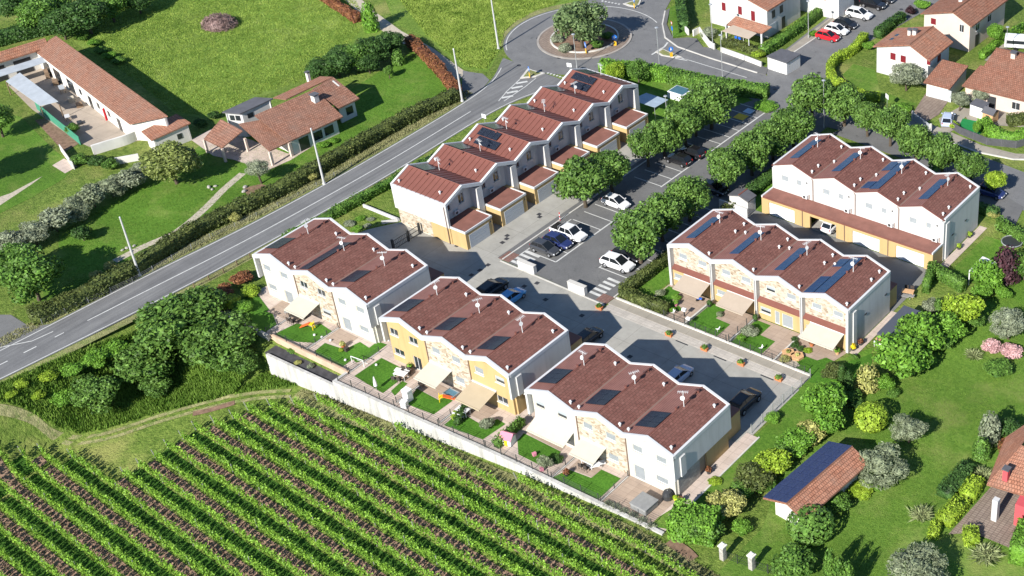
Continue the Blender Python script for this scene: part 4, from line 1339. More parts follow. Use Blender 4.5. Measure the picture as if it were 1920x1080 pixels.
def leaf_object(name, P, N, S, mat, parent=None, aspect=0.62, tone=None, core=None, up=None, loc=None):
    """many small leaf faces as one mesh; P positions, N normals, S sizes"""
    k = len(P)
    N = N / (np.linalg.norm(N, axis=1, keepdims=True) + 1e-9)
    ref = RNG.normal(size=(k, 3)) if up is None else up
    U = np.cross(N, ref)
    U /= (np.linalg.norm(U, axis=1, keepdims=True) + 1e-9)
    W = np.cross(N, U)
    s = S[:, None]
    V = np.stack([P - W * s, P + U * s * aspect, P + W * s, P - U * s * aspect], 1).reshape(-1, 3)
    nv, nf = 4 * k, k
    cv, cf = (core.v, core.f) if core else ([], [])
    me = bpy.data.meshes.new(name)
    me.vertices.add(nv + len(cv))
    co = np.concatenate([V, np.array(cv, float).reshape(-1, 3)]) if cv else V
    me.vertices.foreach_set('co', co.astype(np.float32).ravel())
    starts = np.arange(nf) * 4
    idx = np.arange(nv)
    if cf:
        ci, cs, st = [], [], nv
        for f in cf:
            cs.append(st)
            ci += [i + nv for i in f]
            st += len(f)
        starts = np.concatenate([starts, cs])
        idx = np.concatenate([idx, ci])
    me.loops.add(len(idx))
    me.loops.foreach_set('vertex_index', idx.astype(np.int32))
    me.polygons.add(len(starts))
    me.polygons.foreach_set('loop_start', starts.astype(np.int32))
    me.update(calc_edges=True)
    at_ = me.attributes.new('tone', 'FLOAT', 'FACE')
    tn = RNG.uniform(0.15, 0.85, len(starts)) if tone is None else np.concatenate([tone, np.full(len(starts) - len(tone), 0.4)])
    at_.data.foreach_set('value', tn.astype(np.float32))
    me.materials.append(mat)
    me.validate()
    o = bpy.data.objects.new(name, me)
    COL.objects.link(o)
    if parent is not None:
        o.parent = parent
    if loc is not None:
        o.location = loc
    return o
def rdir(k):
    d = RNG.normal(size=(k, 3))
    return d / np.linalg.norm(d, axis=1, keepdims=True)
def sphere_core(b, c, r, rz, n=7, m=5):
    prof = [(max(0.03, math.sin(math.pi * i / m)) * r, -math.cos(math.pi * i / m) * rz) for i in range(m + 1)]
    b.lathe(prof, c, n)
def crown_arrays(n, lobes, rough=0.18, outward=0.75):
    """points on a set of lobes (cx,cy,cz,r,rz)"""
    Ls = np.array(lobes)
    area = Ls[:, 3] ** 2
    pick = RNG.choice(len(Ls), n, p=area / area.sum())
    d = rdir(n)
    L = Ls[pick]
    rad = 1.0 - np.abs(RNG.normal(0, rough, n))
    P = L[:, :3] + d * np.stack([L[:, 3], L[:, 3], L[:, 4]], 1) * rad[:, None]
    # drop most points buried inside another lobe
    keep = np.ones(n, bool)
    for l in Ls:
        q = (P - l[:3]) / np.array([l[3], l[3], l[4]])
        keep &= ~((np.linalg.norm(q, axis=1) < 0.70) & (RNG.random(n) < 0.85))
    P, d = P[keep], d[keep]
    N = d * outward + rdir(len(P)) * 0.6 + np.array([0, 0, 0.25])
    return P, N
def lobed(k, spread, r, h, seed):
    rr = np.random.default_rng(seed)
    out = [(0, 0, 0.05 * h, 0.72, 0.72 * h)]
    for i in range(k):
        a = 2 * math.pi * (i + rr.uniform(-0.3, 0.3)) / k * 1.0
        z = rr.uniform(-0.35, 0.5) * h
        q = math.sqrt(max(0.05, 1 - (z / h) ** 2 * 0.8)) * spread
        s = rr.uniform(0.8, 1.15) * r
        out.append((math.cos(a) * q, math.sin(a) * q, z, s, s * min(1.0, h)))
    out.append((rr.uniform(-.15, .15), rr.uniform(-.15, .15), 0.55 * h, 0.45, 0.45 * h))
    return out
PROTO = {}
def proto(kind, mat, var):
    key = (kind, mat.name, var)
    if key in PROTO:
        return PROTO[key]
    sd = var * 7 + len(kind)
    asp, up = 0.62, None
    if kind == 'tree':
        lb = lobed(9, 0.62, 0.42, 0.9, sd) + lobed(7, 0.5, 0.40, 0.85, sd + 50)[1:]
        P, N = crown_arrays(8000, lb, 0.25, 0.45)
        S = RNG.uniform(0.028, 0.078, len(P))
    elif kind == 'bush':
        lb = lobed(7, 0.55, 0.45, 0.8, sd)
        P, N = crown_arrays(3000, lb, 0.22, 0.5)
        S = RNG.uniform(0.04, 0.105, len(P))
    elif kind == 'ball':
        lb = [(0, 0, 0, 0.94, 0.94)]
        P, N = crown_arrays(1500, lb, 0.05, 1.2)
        S = RNG.uniform(0.05, 0.11, len(P))
    elif kind == 'olive':
        lb = lobed(10, 0.60, 0.36, 0.8, sd)
        P, N = crown_arrays(6500, lb, 0.26, 0.4)
        S = RNG.uniform(0.03, 0.075, len(P))
        asp = 0.34
    elif kind == 'column':
        lb = [(0, 0, z, 0.95 - 0.75 * max(0, z) ** 1.5, 0.5) for z in (-0.75, -0.45, -0.1, 0.25, 0.55)]
        P, N = crown_arrays(1500, lb, 0.10, 1.0)
        S = RNG.uniform(0.06, 0.13, len(P))
    elif kind == 'spiky':
        n_ = 420
        d = rdir(n_)
        d[:, 2] = np.abs(d[:, 2]) * 0.9 + 0.1
        d /= np.linalg.norm(d, axis=1, keepdims=True)
        S = RNG.uniform(0.35, 0.6, n_)
        P = d * S[:, None] * RNG.uniform(0.9, 1.2, n_)[:, None] + np.array([0, 0, -0.55])
        P[:, :2] += RNG.normal(0, 0.22, (n_, 2))
        N = np.cross(d, RNG.normal(size=(n_, 3)))
        up = d
        asp = 0.12
        lb = [(0, 0, -0.45, 0.5, 0.4)]
    core = MB()
    for l in lb:
        sphere_core(core, l[:3], l[3] * 0.56, l[4] * 0.56)
    me = leaf_object('crown', P, N, S, mat, aspect=asp, core=core, up=up)
    PROTO[key] = me.data
    bpy.data.objects.remove(me)
    return PROTO[key]
TRUNKS = []
for sd in range(3):
    rr = random.Random(sd)
    b = MB().cyl((0, 0, 0), (rr.uniform(-.03, .03), rr.uniform(-.03, .03), 0.45), 0.055, 0.042, 8)
    for i in range(4):
        a = i * 1.6 + rr.random()
        p1 = (math.cos(a) * 0.12, math.sin(a) * 0.12, 0.66)
        b.cyl((0, 0, 0.42), p1, 0.035, 0.022, 6)
        b.cyl(p1, (math.cos(a + .4) * 0.26, math.sin(a + .4) * 0.26, 0.88), 0.022, 0.010, 5)
    me = b.mesh('trunk')
    me.materials.append(M_BARK)
    TRUNKS.append(me)
_nplant = 0
def plant(kind, mat, px, py, r, h, label, name=None, cat=None, group=None, trunk=0.0, low=False, sink=0.12, rz=None, xy=None, ry=None):
    """crown centred on the measured picture point; r radius, h crown height, trunk = clear stem"""
    global _nplant
    _nplant += 1
    zc = trunk + h / 2
    if xy is not None:
        x, y = xy
    else:
        x, y = at_low(px, py, zc) if low else at(px, py, zc)
    z = hgt(x, y)
    if name is None:
        name = {'tree': 'tree', 'bush': 'shrub', 'ball': 'shrub', 'olive': 'olive_tree', 'column': 'cypress', 'spiky': 'yucca'}[kind]
    if cat is None:
        cat = 'tree' if name.endswith('tree') or name == 'cypress' else ('hedge' if 'hedge' in name else 'shrub')
    if rz is None:
        rz = RNG.uniform(0, 6.28)
    e = empty(name, (x, y, z), rz, label, cat, group)
    c = bpy.data.objects.new('crown', proto(kind, mat, _nplant % 3))
    COL.objects.link(c)
    c.parent = e
    hz = {'tree': 0.92, 'bush': 0.9, 'ball': 0.95, 'olive': 0.92, 'column': 1.05, 'spiky': 0.9}[kind]
    c.location = (0, 0, zc - sink)
    c.scale = (r, ry or r * RNG.uniform(0.92, 1.08), h / 2 / hz)
    t = bpy.data.objects.new('trunk', TRUNKS[_nplant % 3])
    COL.objects.link(t)
    t.parent = e
    s = trunk + h * 0.55
    t.scale = (s * 1.1, s * 1.1, s)
    return e
def hedge(label, pts, w, h, mat, leaf=0.14, dens=42, name='hedge', low=False, group=None, z0=None, wob=0.10):
    """clipped hedge along a world polyline"""
    L = 0.0
    segs = []
    for a, b in zip(pts[:-1], pts[1:]):
        l = math.hypot(b[0] - a[0], b[1] - a[1])
        segs.append((a, b, l))
        L += l
    zb = z0 if z0 is not None else (hgt(*pts[0]) if low else 0.0)
    cx, cy = pts[0]
    e = empty(name, (cx, cy, zb), 0, label, 'hedge', group)
    A = 2 * h + w
    n = int(L * A * dens)
    tl = RNG.random(n) * L
    pr_ = RNG.random(n) * A
    P = np.zeros((n, 3))
    N = np.zeros((n, 3))
    acc = 0.0
    tw = math.pi
    for a, b, l in segs:
        k = (tl >= acc) & (tl <= acc + l)
        f = (tl[k] - acc) / l
        ux, uy = (b[0] - a[0]) / l, (b[1] - a[1]) / l
        nx_, ny_ = -uy, ux
        q = pr_[k]
        off = np.where(q < h, -w / 2, np.where(q > h + w, w / 2, q - h - w / 2))
        zz = np.where(q < h, q, np.where(q > h + w, A - q, h))
        wobv = wob * (np.sin(tl[k] * 1.7) + np.sin(tl[k] * 0.63 + 1.0))
        zz = zz * (1 + 0.55 * wobv / max(h, 0.5)) + RNG.normal(0, 0.05, len(q))
        off = off * (1 + 0.4 * wobv) + RNG.normal(0, 0.05, len(q))
        P[k, 0] = a[0] + ux * f * l + nx_ * off - cx
        P[k, 1] = a[1] + uy * f * l + ny_ * off - cy
        P[k, 2] = zz
        sgn = np.where(q < h, -1.0, np.where(q > h + w, 1.0, 0.0))
        N[k, 0], N[k, 1], N[k, 2] = nx_ * sgn, ny_ * sgn, (sgn == 0) * 1.0
        acc += l
    # end faces
    m = int(w * h * dens)
    for (a, b, l), p, s in ((segs[0], segs[0][0], -1), (segs[-1], segs[-1][1], 1)):
        ux, uy = (b[0] - a[0]) / l * s, (b[1] - a[1]) / l * s
        o = RNG.uniform(-w / 2, w / 2, m)
        zz = RNG.uniform(0, h, m)
        Q = np.stack([p[0] - uy * o - cx + ux * RNG.normal(0, .05, m), p[1] + ux * o - cy + uy * RNG.normal(0, .05, m), zz], 1)
        P = np.concatenate([P, Q])
        N = np.concatenate([N, np.tile([ux, uy, 0], (m, 1))])
    N = N * 0.9 + rdir(len(N)) * 0.65 + np.array([0, 0, 0.2])
    core = MB()
    Lp, Rp = offset_line(pts, max(0.1, w - 0.22))
    k = len(pts)
    vs = []
    for i in range(k):
        vs += [(Lp[i][0] - cx, Lp[i][1] - cy, 0), (Rp[i][0] - cx, Rp[i][1] - cy, 0), (Rp[i][0] - cx, Rp[i][1] - cy, h - 0.12), (Lp[i][0] - cx, Lp[i][1] - cy, h - 0.12)]
    fs = []
    for i in range(k - 1):
        for j in range(4):
            fs.append((4 * i + j, 4 * i + (j + 1) % 4, 4 * i + 4 + (j + 1) % 4, 4 * i + 4 + j))
    fs += [(3, 2, 1, 0), (4 * k - 4, 4 * k - 3, 4 * k - 2, 4 * k - 1)]
    core.add(vs, fs)
    leaf_object('foliage', P, N, RNG.uniform(leaf * 0.6, leaf * 1.25, len(P)), mat, e, core=core)
    return e
def pl(*pix, z=0.0):
    return [at(x, y, z) for x, y in pix]

def tufts(name, pix_poly, n, h, mat, world_poly=None, low=False, wid=0.10, tilt=0.5):
    """uncountable grass blades over an outline"""
    poly = world_poly or [at(x, y) for x, y in pix_poly]
    poly = np.array(poly)
    lo, hi = poly.min(0), poly.max(0)
    pts = np.zeros((0, 2))
    while len(pts) < n:
        q = RNG.uniform(lo, hi, (n * 2, 2))
        ins = np.zeros(len(q), bool)
        j = len(poly) - 1
        for i in range(len(poly)):
            a, b = poly[i], poly[j]
            c = ((a[1] > q[:, 1]) != (b[1] > q[:, 1])) & (q[:, 0] < (b[0] - a[0]) * (q[:, 1] - a[1]) / (b[1] - a[1] + 1e-12) + a[0])
            ins ^= c
            j = i
        pts = np.concatenate([pts, q[ins]])
    pts = pts[:n]
    z = np.array([hgt(x, y) for x, y in pts]) if low else np.zeros(n)
    k = 3
    ang = RNG.uniform(0, 6.28, (n, k))
    H = RNG.uniform(0.5, 1.2, (n, k)) * h
    lean = RNG.uniform(0, tilt, (n, k)) * H
    base = np.stack([pts[:, None, 0] + RNG.normal(0, .1, (n, k)), pts[:, None, 1] + RNG.normal(0, .1, (n, k)), np.repeat(z[:, None], k, 1) - 0.02], -1)
    d = np.stack([np.cos(ang), np.sin(ang), np.zeros_like(ang)], -1)
    la = RNG.uniform(0, 6.28, (n, k))
    ld = np.stack([np.cos(la) * lean, np.sin(la) * lean, H], -1)
    V = np.stack([base - d * wid, base + d * wid, base + ld], 2).reshape(-1, 3)
    m = n * k
    me = bpy.data.meshes.new(name)
    me.vertices.add(3 * m)
    me.vertices.foreach_set('co', V.astype(np.float32).ravel())
    me.loops.add(3 * m)
    me.loops.foreach_set('vertex_index', np.arange(3 * m, dtype=np.int32))
    me.polygons.add(m)
    me.polygons.foreach_set('loop_start', np.arange(m, dtype=np.int32) * 3)
    me.update(calc_edges=True)
    a_ = me.attributes.new('tone', 'FLOAT', 'FACE')
    a_.data.foreach_set('value', RNG.uniform(0.36, 0.64, m).astype(np.float32))
    me.materials.append(mat)
    o = bpy.data.objects.new(name, me)
    COL.objects.link(o)
    return tag(o, kind='stuff')
T_MEADOW = leaf_mat('tall_grass_blade', (0.130, 0.220, 0.030), (0.320, 0.420, 0.085), (0.44, 0.46, 0.17), 0.2, 0.35)
T_GREEN = leaf_mat('green_grass_blade', (0.080, 0.165, 0.020), (0.185, 0.300, 0.048), None, 0.2, 0.5)
T_DRY = leaf_mat('dry_grass_blade', (0.19, 0.20, 0.085), (0.38, 0.37, 0.19), None, 0.2, 0.5)
ORD = ['first', 'second', 'third', 'fourth', 'fifth', 'sixth', 'seventh', 'eighth', 'ninth', 'tenth', 'eleventh', 'twelfth', 'thirteenth', 'fourteenth', 'fifteenth', 'sixteenth', 'seventeenth', 'eighteenth', 'nineteenth', 'twentieth', 'twenty-first', 'twenty-second', 'twenty-third', 'twenty-fourth', 'twenty-fifth', 'twenty-sixth', 'twenty-seventh', 'twenty-eighth']
# ================================================================ vineyard
VT = math.radians(-4.88)
VC, VS = math.cos(VT), math.sin(VT)
def vxy(t, u):
    return (-100 + t * VC - u * VS, 65 + t * VS + u * VC)
def vtu(x, y):
    dx, dy = x + 100, y - 65
    return (dx * VC + dy * VS, -dx * VS + dy * VC)
starts = [(970, 905), (735, 815), (590, 760), (540, 768), (500, 770), (455, 778), (435, 787), (390, 805), (360, 812), (325, 838), (300, 852), (275, 873),
          (250, 887), (215, 907), (145, 852), (85, 845), (50, 850), (8, 838)]
def t_end(u):
    """row end: just outside the lower edge of the picture, or the right end of the vineyard"""
    for t in np.arange(-40, 46, 0.5):
        x, y = vxy(t, u)
        z = hgt(x, y)
        p = (np.array([x, y, z]) - CAM_C) @ CAM_R
        py = CAM_PY - CAM_F * p[1] / -p[2]
        if py > 1135 and t > -38:
            return t
        if x > -60:
            return t
    return 40.0
NROW = 25
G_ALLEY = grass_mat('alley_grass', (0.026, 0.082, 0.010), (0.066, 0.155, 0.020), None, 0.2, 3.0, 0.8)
M_POST = plain('vineyard_post', (0.30, 0.30, 0.28), 0.8, 0.2, 0.2, 3)
soil_v, soil_f = [], []
for j in range(NROW):
    u = 11.23 - 1.735 * j
    t0 = vtu(*at_low(*starts[j]))[0] if j < len(starts) else vtu(-141.0, 50)[0]
    if j >= len(starts):
        t0 = -41.0 + RNG.uniform(-0.5, 0.5)
    t1 = t_end(u)
    if t1 - t0 < 3:
        continue
    x0, y0 = vxy(t0, u)
    e = empty('vine_row', (x0, y0, hgt(x0, y0)), 0, 'trellised green vine row, %s row counted from the white retaining wall' % ORD[j], 'vine row', 'rows of vines in the vineyard')
    n_ = int((t1 - t0) * 115)
    t = t0 + RNG.random(n_) * (t1 - t0)
    # single vines: leaves gather round a stem every 0.9 m, with thinner gaps between
    ph = (t - t0) / 0.9
    dt = (ph - np.floor(ph) - 0.5)
    t = t - dt * 0.9 * 0.22
    zz = 0.30 + np.abs(RNG.normal(0.55, 0.27, n_))
    zz *= 1 + 0.12 * np.sin(t * 2.1 + j)
    off = RNG.normal(0, 0.12, n_) + 0.05 * np.sin(t * 3.3)
    X = -100 + t * VC - (u + off) * VS
    Y = 65 + t * VS + (u + off) * VC
    Z = np.array([hgt(a, b) for a, b in zip(X, Y)])
    P = np.stack([X - x0, Y - y0, Z + zz - hgt(x0, y0)], 1)
    Nn = rdir(n_) * 0.9 + np.array([0, -0.35, 0.35])
    leaf_object('foliage', P, Nn, RNG.uniform(0.06, 0.14, n_), L_VINE, e, 0.75)
    k = int((t1 - t0) / 5.0) + 1
    me = None
    for i in range(k + 1):
        tt = t0 + (t1 - t0) * i / k
        x, y = vxy(tt, u)
        if me is None:
            me = MB().box(-0.032, 0.032, -0.032, 0.032, -0.3, 1.25).mesh('post')
            me.materials.append(M_POST)
        o = bpy.data.objects.new('post', me)
        COL.objects.link(o)
        o.parent = e
        o.location = (x - x0, y - y0, hgt(x, y) - hgt(x0, y0))
        o.rotation_euler = (0, RNG.uniform(-0.04, 0.04) - (0.35 if i == 0 else 0), 0)
    if j % 2 == 1 or j == 0:
        pass
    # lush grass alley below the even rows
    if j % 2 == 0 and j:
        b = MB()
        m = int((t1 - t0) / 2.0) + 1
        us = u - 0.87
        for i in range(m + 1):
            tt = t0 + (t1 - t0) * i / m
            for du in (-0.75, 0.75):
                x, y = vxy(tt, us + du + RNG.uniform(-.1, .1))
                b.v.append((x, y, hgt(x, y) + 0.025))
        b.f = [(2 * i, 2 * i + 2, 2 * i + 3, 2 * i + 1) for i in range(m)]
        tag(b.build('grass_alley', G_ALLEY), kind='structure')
    # tilled alley on the far side of every second row
    if j % 2 == 1:
        b = MB()
        m = int((t1 - t0) / 1.5)
        us = u - 0.87
        for i in range(m + 1):
            tt = t0 + (t1 - t0) * i / m
            for du in (-0.62 + RNG.uniform(-.07, .07), 0.62 + RNG.uniform(-.07, .07)):
                x, y = vxy(tt, us + du)
                b.v.append((x, y, hgt(x, y) + 0.02))
        b.f = [(2 * i, 2 * i + 2, 2 * i + 3, 2 * i + 1) for i in range(m)]
        tag(b.build('tilled_strip', M_SOIL), kind='structure')
        # clods
        n2 = int((t1 - t0) * 20)
        tt = t0 + RNG.random(n2) * (t1 - t0)
        uu = us + RNG.uniform(-0.6, 0.6, n2)
        X = -100 + tt * VC - uu * VS
        Y = 65 + tt * VS + uu * VC
        Z = np.array([hgt(a, c) for a, c in zip(X, Y)]) + 0.05
        o = leaf_object('soil_clods', np.stack([X, Y, Z], 1), rdir(n2) + np.array([0, 0, 1.0]), RNG.uniform(0.06, 0.16, n2), M_SOIL, None, 0.8)
        tag(o, kind='stuff')
# worn track round the head of the rows
def low_ribbon(name, pix, w, dz, mat):
    return ribbon_low(name, [at_low(*p) for p in pix], w, dz, mat)
def ribbon_low(name, wpts, w, dz, mat):
    pts = smooth_line(wpts, 6)
    L_, R_ = offset_line(pts, w)
    b = MB()
    k = len(pts)
    C_ = pts
    b.add([(*p, hgt(*p) + dz) for p in R_] + [(*p, hgt(*p) + dz) for p in C_] + [(*p, hgt(*p) + dz) for p in L_],
          [(i, i + 1, k + i + 1, k + i) for i in range(k - 1)] + [(k + i, k + i + 1, 2 * k + i + 1, 2 * k + i) for i in range(k - 1)])
    return tag(b.build(name, mat), kind='structure')
for dy in (-5, 6):
    low_ribbon('track_rut', [(x, y + dy) for x, y in ((-60, 772), (0, 768), (60, 785), (100, 815), (150, 826), (210, 815), (300, 785), (400, 757), (480, 742), (545, 738))], 0.55, 0.06, M_TRACK)
low_ribbon('bare_patch', [(362, 777), (400, 768), (440, 756)], 0.8, 0.09, M_DIRT)
ribbon_low('wall_verge', [(-121, 73.6), (-112, 74.3), (-100, 74.6), (-88, 74.7), (-78, 74.8), (-70, 74.6), (-63, 74.0), (-56, 73.0)], 2.0, 0.07, G_VERGE)
low_ribbon('bare_patch', [(1255, 1015), (1285, 1035), (1300, 1050)], 1.2, 0.10, M_DIRT)
VP = [vxy(-42, -30), vxy(-40, -14), vxy(-24, -10), vxy(-17, 9), vxy(10, 13), vxy(40, 14), vxy(40, 2), vxy(20, -14), vxy(0, -28)]
tufts('vineyard_grass', None, 9000, 0.14, T_GREEN, VP, True, 0.06)
tufts('verge_grass', None, 6000, 0.2, T_DRY, [(-121, 75.0), (-116, 75.6), (-70, 75.7), (-58, 74.8), (-56, 72.5), (-70, 74.4), (-84, 74.6), (-94, 74.9), (-104, 74.9), (-121, 74.0)], True, 0.06)
tufts('bank_grass', None, 16000, 0.5, T_GREEN, [at_low(*q) for q in ((-60, 742), (0, 722), (200, 640), (380, 560), (500, 690), (560, 722), (470, 733), (300, 772), (210, 800), (150, 812), (105, 800), (60, 772), (0, 752), (-60, 756))], True, 0.09)
# ================================================================ trees
GT = 'round street trees of the estate'
row = [((1092, 335), 3.1), ((1144, 315), 2.5), ((1212, 272), 2.2), ((1243, 252), 2.4), ((1284, 230), 2.7), ((1302, 212), 2.5), ((1331, 188), 3.3)]
for i, ((x, y), r) in enumerate(row):
    plant('tree', L_TREE, x, y, r * 1.2, r * 2.25, 'round green tree, %s from the courtyard in the row beside the garages and stalls' % ORD[i], group=GT, trunk=1.0)
row = [((1196, 440), 2.9), ((1238, 402), 2.7), ((1290, 365), 2.7), ((1363, 312), 2.6), ((1408, 282), 2.6), ((1447, 255), 2.5), ((1488, 235), 2.7)]
for i, ((x, y), r) in enumerate(row):
    plant('tree', L_TREE, x, y, r * 1.2, r * 2.3, 'round green tree, %s from the zebra crossing along the terrace side of the car park' % ORD[i], group=GT, trunk=1.0)
row = [((1523, 177), 2.9), ((1583, 190), 2.7), ((1627, 217), 2.1), ((1670, 232), 2.3), ((1718, 263), 2.4), ((1767, 288), 2.5), ((1822, 312), 2.0)]
for i, ((x, y), r) in enumerate(row):
    plant('tree', L_TREE, x, y, r * 1.2, r * 2.3, 'round green tree, %s from the junction in the row behind the white garage terrace' % ORD[i], group=GT, trunk=1.0)
plant('tree', L_LIMEY, 1868, 335, 1.6, 2.8, 'small yellow-green tree at the far end of the row behind the white terrace', trunk=1.2)
plant('tree', L_OAK, 1087, 42, 4.5, 7.6, 'tall grey-green oak standing on the roundabout island', 'oak_tree', trunk=0.9)
for i, (x, y, r, w) in enumerate(((1044, 72, 1.1, 'left of the big oak trunk'), (1060, 88, 1.2, 'beside the lamp pole'), (1120, 82, 1.3, 'right of the blue arrow sign'), (1138, 66, 1.1, 'at the right end of the island'), (1098, 70, 1.0, 'behind the blue arrow sign'))):
    plant('bush', L_OLIVE if i < 2 else L_MID, x, y, r, r * 1.4, 'low shrub on the roundabout island, ' + w)
# left of the road
plant('tree', L_MID, 55, 515, 4.3, 6.5, 'large dense green tree at the lane mouth on the far left', trunk=0.6)
plant('tree', L_MID, 20, 490, 3.0, 5.0, 'smaller green tree at the left picture edge behind the large lane tree', trunk=0.6)
plant('tree', L_PIST, 318, 300, 3.9, 5.6, 'yellowish green tree between the farm and the villa garden', trunk=1.0)
plant('olive', L_OLIVE, 483, 316, 1.9, 3.2, 'small olive tree in front of the tiled villa', trunk=0.8)
plant('bush', L_DARK, 153, 437, 1.35, 2.4, 'dark round conifer bush alone on the villa lawn')
for i, (x, y, r) in enumerate(((20, 452, 2.0), (62, 436, 1.9), (100, 412, 1.9), (138, 392, 1.8), (172, 368, 1.8), (207, 350, 1.7), (240, 335, 1.7), (262, 318, 1.3))):
    plant('olive' if i % 2 else 'bush', L_GREY if i in (3, 4, 5) else L_OLIVE, x, y, r * 1.35, r * 1.9, 'grey-green shrub, %s from the left in the long row below the farm' % ORD[i], 'shrub', 'shrub', 'grey shrub row below the farm')
for i, (x, y, r, t_) in enumerate(((70, 22, 2.8, 'at the left'), (112, 40, 2.6, 'above the barn roof corner'), (160, 26, 3.0, 'nearest the meadow'), (205, 10, 2.4, 'at the top edge near the meadow'), (255, -4, 2.2, 'farthest right along the top edge'), (28, 8, 2.6, 'in the top left corner'), (98, 5, 2.6, 'behind the others at the top edge'))):
    plant('tree', L_DARK if i % 3 else L_MID, x, y, r * 1.25, r * 1.9, 'dark tree of the top left grove, ' + t_, trunk=0.8)
plant('tree', L_MID, -8, 220, 2.6, 4.5, 'dark tree cut by the left picture edge beside the farm lawn', trunk=1.0)
plant('tree', L_MID, -75, 300, 3.6, 6.0, 'tree left of the farm lawn whose shadow falls on the grass', trunk=1.5)
plant('bush', L_MID, 135, 240, 1.1, 1.9, 'shrub on the farm yard beside the green screen')
for i, (x, y) in enumerate(((180, 300), (205, 308), (150, 298))):
    plant('bush', L_MID if i else L_DARK, x, y, 1.3, 1.7, 'shrub below the white curved farm wall, %s one' % ('middle', 'right', 'left')[i])
for i, (x, y) in enumerate(((188, 92), (205, 103), (222, 112), (175, 78), (152, 68))):
    plant('bush', L_BRIGHT if i % 2 else L_MID, x, y, 1.2, 1.3, 'meadow edge bush behind the barn, %s of five from the top' % ORD[(2, 3, 4, 1, 0)[i]])
for i, (x, y) in enumerate(((400, 215), (375, 228))):
    plant('bush', L_DARK, x, y, 1.0, 1.4, 'dark shrub by the left end of the villa, %s one' % ('right', 'left')[i])
for i, (x, y, r) in enumerate(((600, 130, 1.9), (632, 118, 2.2), (668, 104, 2.3), (700, 92, 2.3), (730, 78, 2.0), (640, 100, 1.8), (690, 118, 1.6))):
    plant('tree', L_DARK if i != 2 else L_MID, x, y, r * 1.25, r * 1.9, 'dark laurel tree behind the villa lawn, %s of the clump from the left' % ORD[(0, 1, 3, 5, 6, 2, 4)[i]], trunk=0.3)
plant('column', L_BRIGHT, 692, 28, 1.5, 5.5, 'tall bright green ivy-clad tree beside the gravel lane', 'columnar_tree', 'tree')
plant('column', L_MID, 746, 105, 1.2, 2.8, 'conical green conifer on the villa lawn', 'conifer_tree', 'tree')
plant('tree', L_MID, 728, 132, 0.8, 1.8, 'small young tree on the villa lawn', 'young_tree', 'tree', trunk=0.5)
plant('bush', L_BRIGHT, 605, 270, 1.0, 1.0, 'bright green bush below the villa terrace, left one')
plant('bush', L_BRIGHT, 625, 262, 0.8, 0.9, 'bright green bush below the villa terrace, right one')
# bushes on the bank between road and vineyard
bank = [((335, 608), 5.7, 7.4, 'largest tree on the bank'), ((412, 640), 4.3, 5.8, 'by the end of the retaining wall'), ((268, 680), 3.7, 4.8, 'above the bend of the track'), ((178, 738), 3.2, 4.4, 'at the head of the vine rows'),
        ((372, 578), 3.8, 5.0, 'closest to the road'), ((450, 672), 2.0, 3.4, 'beside the shaded lower wall'), ((292, 722), 1.9, 2.6, 'lowest, over the track')]
for (p, r, h, w) in bank:
    plant('tree', L_WILD, p[0], p[1], r, h, 'wild green bank tree, ' + w, trunk=0.2, low=True)
for i, (x, y, r) in enumerate(((40, 718, 0.9), (90, 702, 1.1), (135, 692, 1.5), (175, 672, 1.7), (215, 650, 1.7), (70, 740, 0.9), (118, 745, 1.5), (18, 738, 0.8))):
    plant('bush', L_LIMEY if r < 1.2 else L_BRIGHT, x, y, r, r * 1.1, 'bank bush between the road and the track, %s from the left' % ORD[(1, 3, 5, 6, 7, 2, 4, 0)[i]], low=True)
for i, (x, y, r, m) in enumerate(((415, 545, 1.5, L_RED), (452, 520, 1.5, L_RED), (430, 565, 1.5, L_LIMEY), (400, 568, 1.4, L_BRIGHT), (470, 545, 1.3, L_LIMEY), (385, 555, 1.2, L_BRIGHT), (455, 575, 1.4, L_BRIGHT))):
    plant('bush', m, x, y, r, r * 0.95, '%s ground shrub on the roadside bank, %s of the patch from the left' % ({L_RED: 'reddish', L_LIMEY: 'yellow-green', L_BRIGHT: 'bright green'}[m], ORD[(2, 4, 3, 1, 6, 0, 5)[i]]))
# hedges left of the road
hedge('long mixed olive-brown hedge along the left verge of the road', smooth_line(pl((62, 606), (150, 568), (240, 522), (370, 440), (520, 368), (640, 300), (760, 232), (858, 186)), 4), 1.9, 1.7, L_HEDGE, 0.17, 34, wob=0.14)
hedge('hedge of red and green shrubs from the road up to the laurel trees', pl((858, 180), (826, 138), (790, 100), (768, 82)), 1.5, 1.5, L_RED, 0.16, 34, wob=0.14)
hedge('reddish hedge along the gravel lane at the top edge', pl((672, 42), (620, 8), (575, -22)), 1.4, 1.3, L_RED, 0.16, 34, wob=0.14)
hedge('dark clipped hedge behind the farm barn at the top left', pl((-60, 96), (0, 84), (60, 68), (98, 60)), 2.2, 2.2, L_DARK, 0.18, 30, wob=0.14)
for i, (x, y) in enumerate(((180, 515), (207, 497), (330, 455), (585, 330), (440, 405))):
    plant('bush', L_GOLD, x, y, 0.9, 1.5, 'pale golden shrub in the roadside hedge, %s from the left' % ORD[(0, 1, 2, 4, 3)[i]])
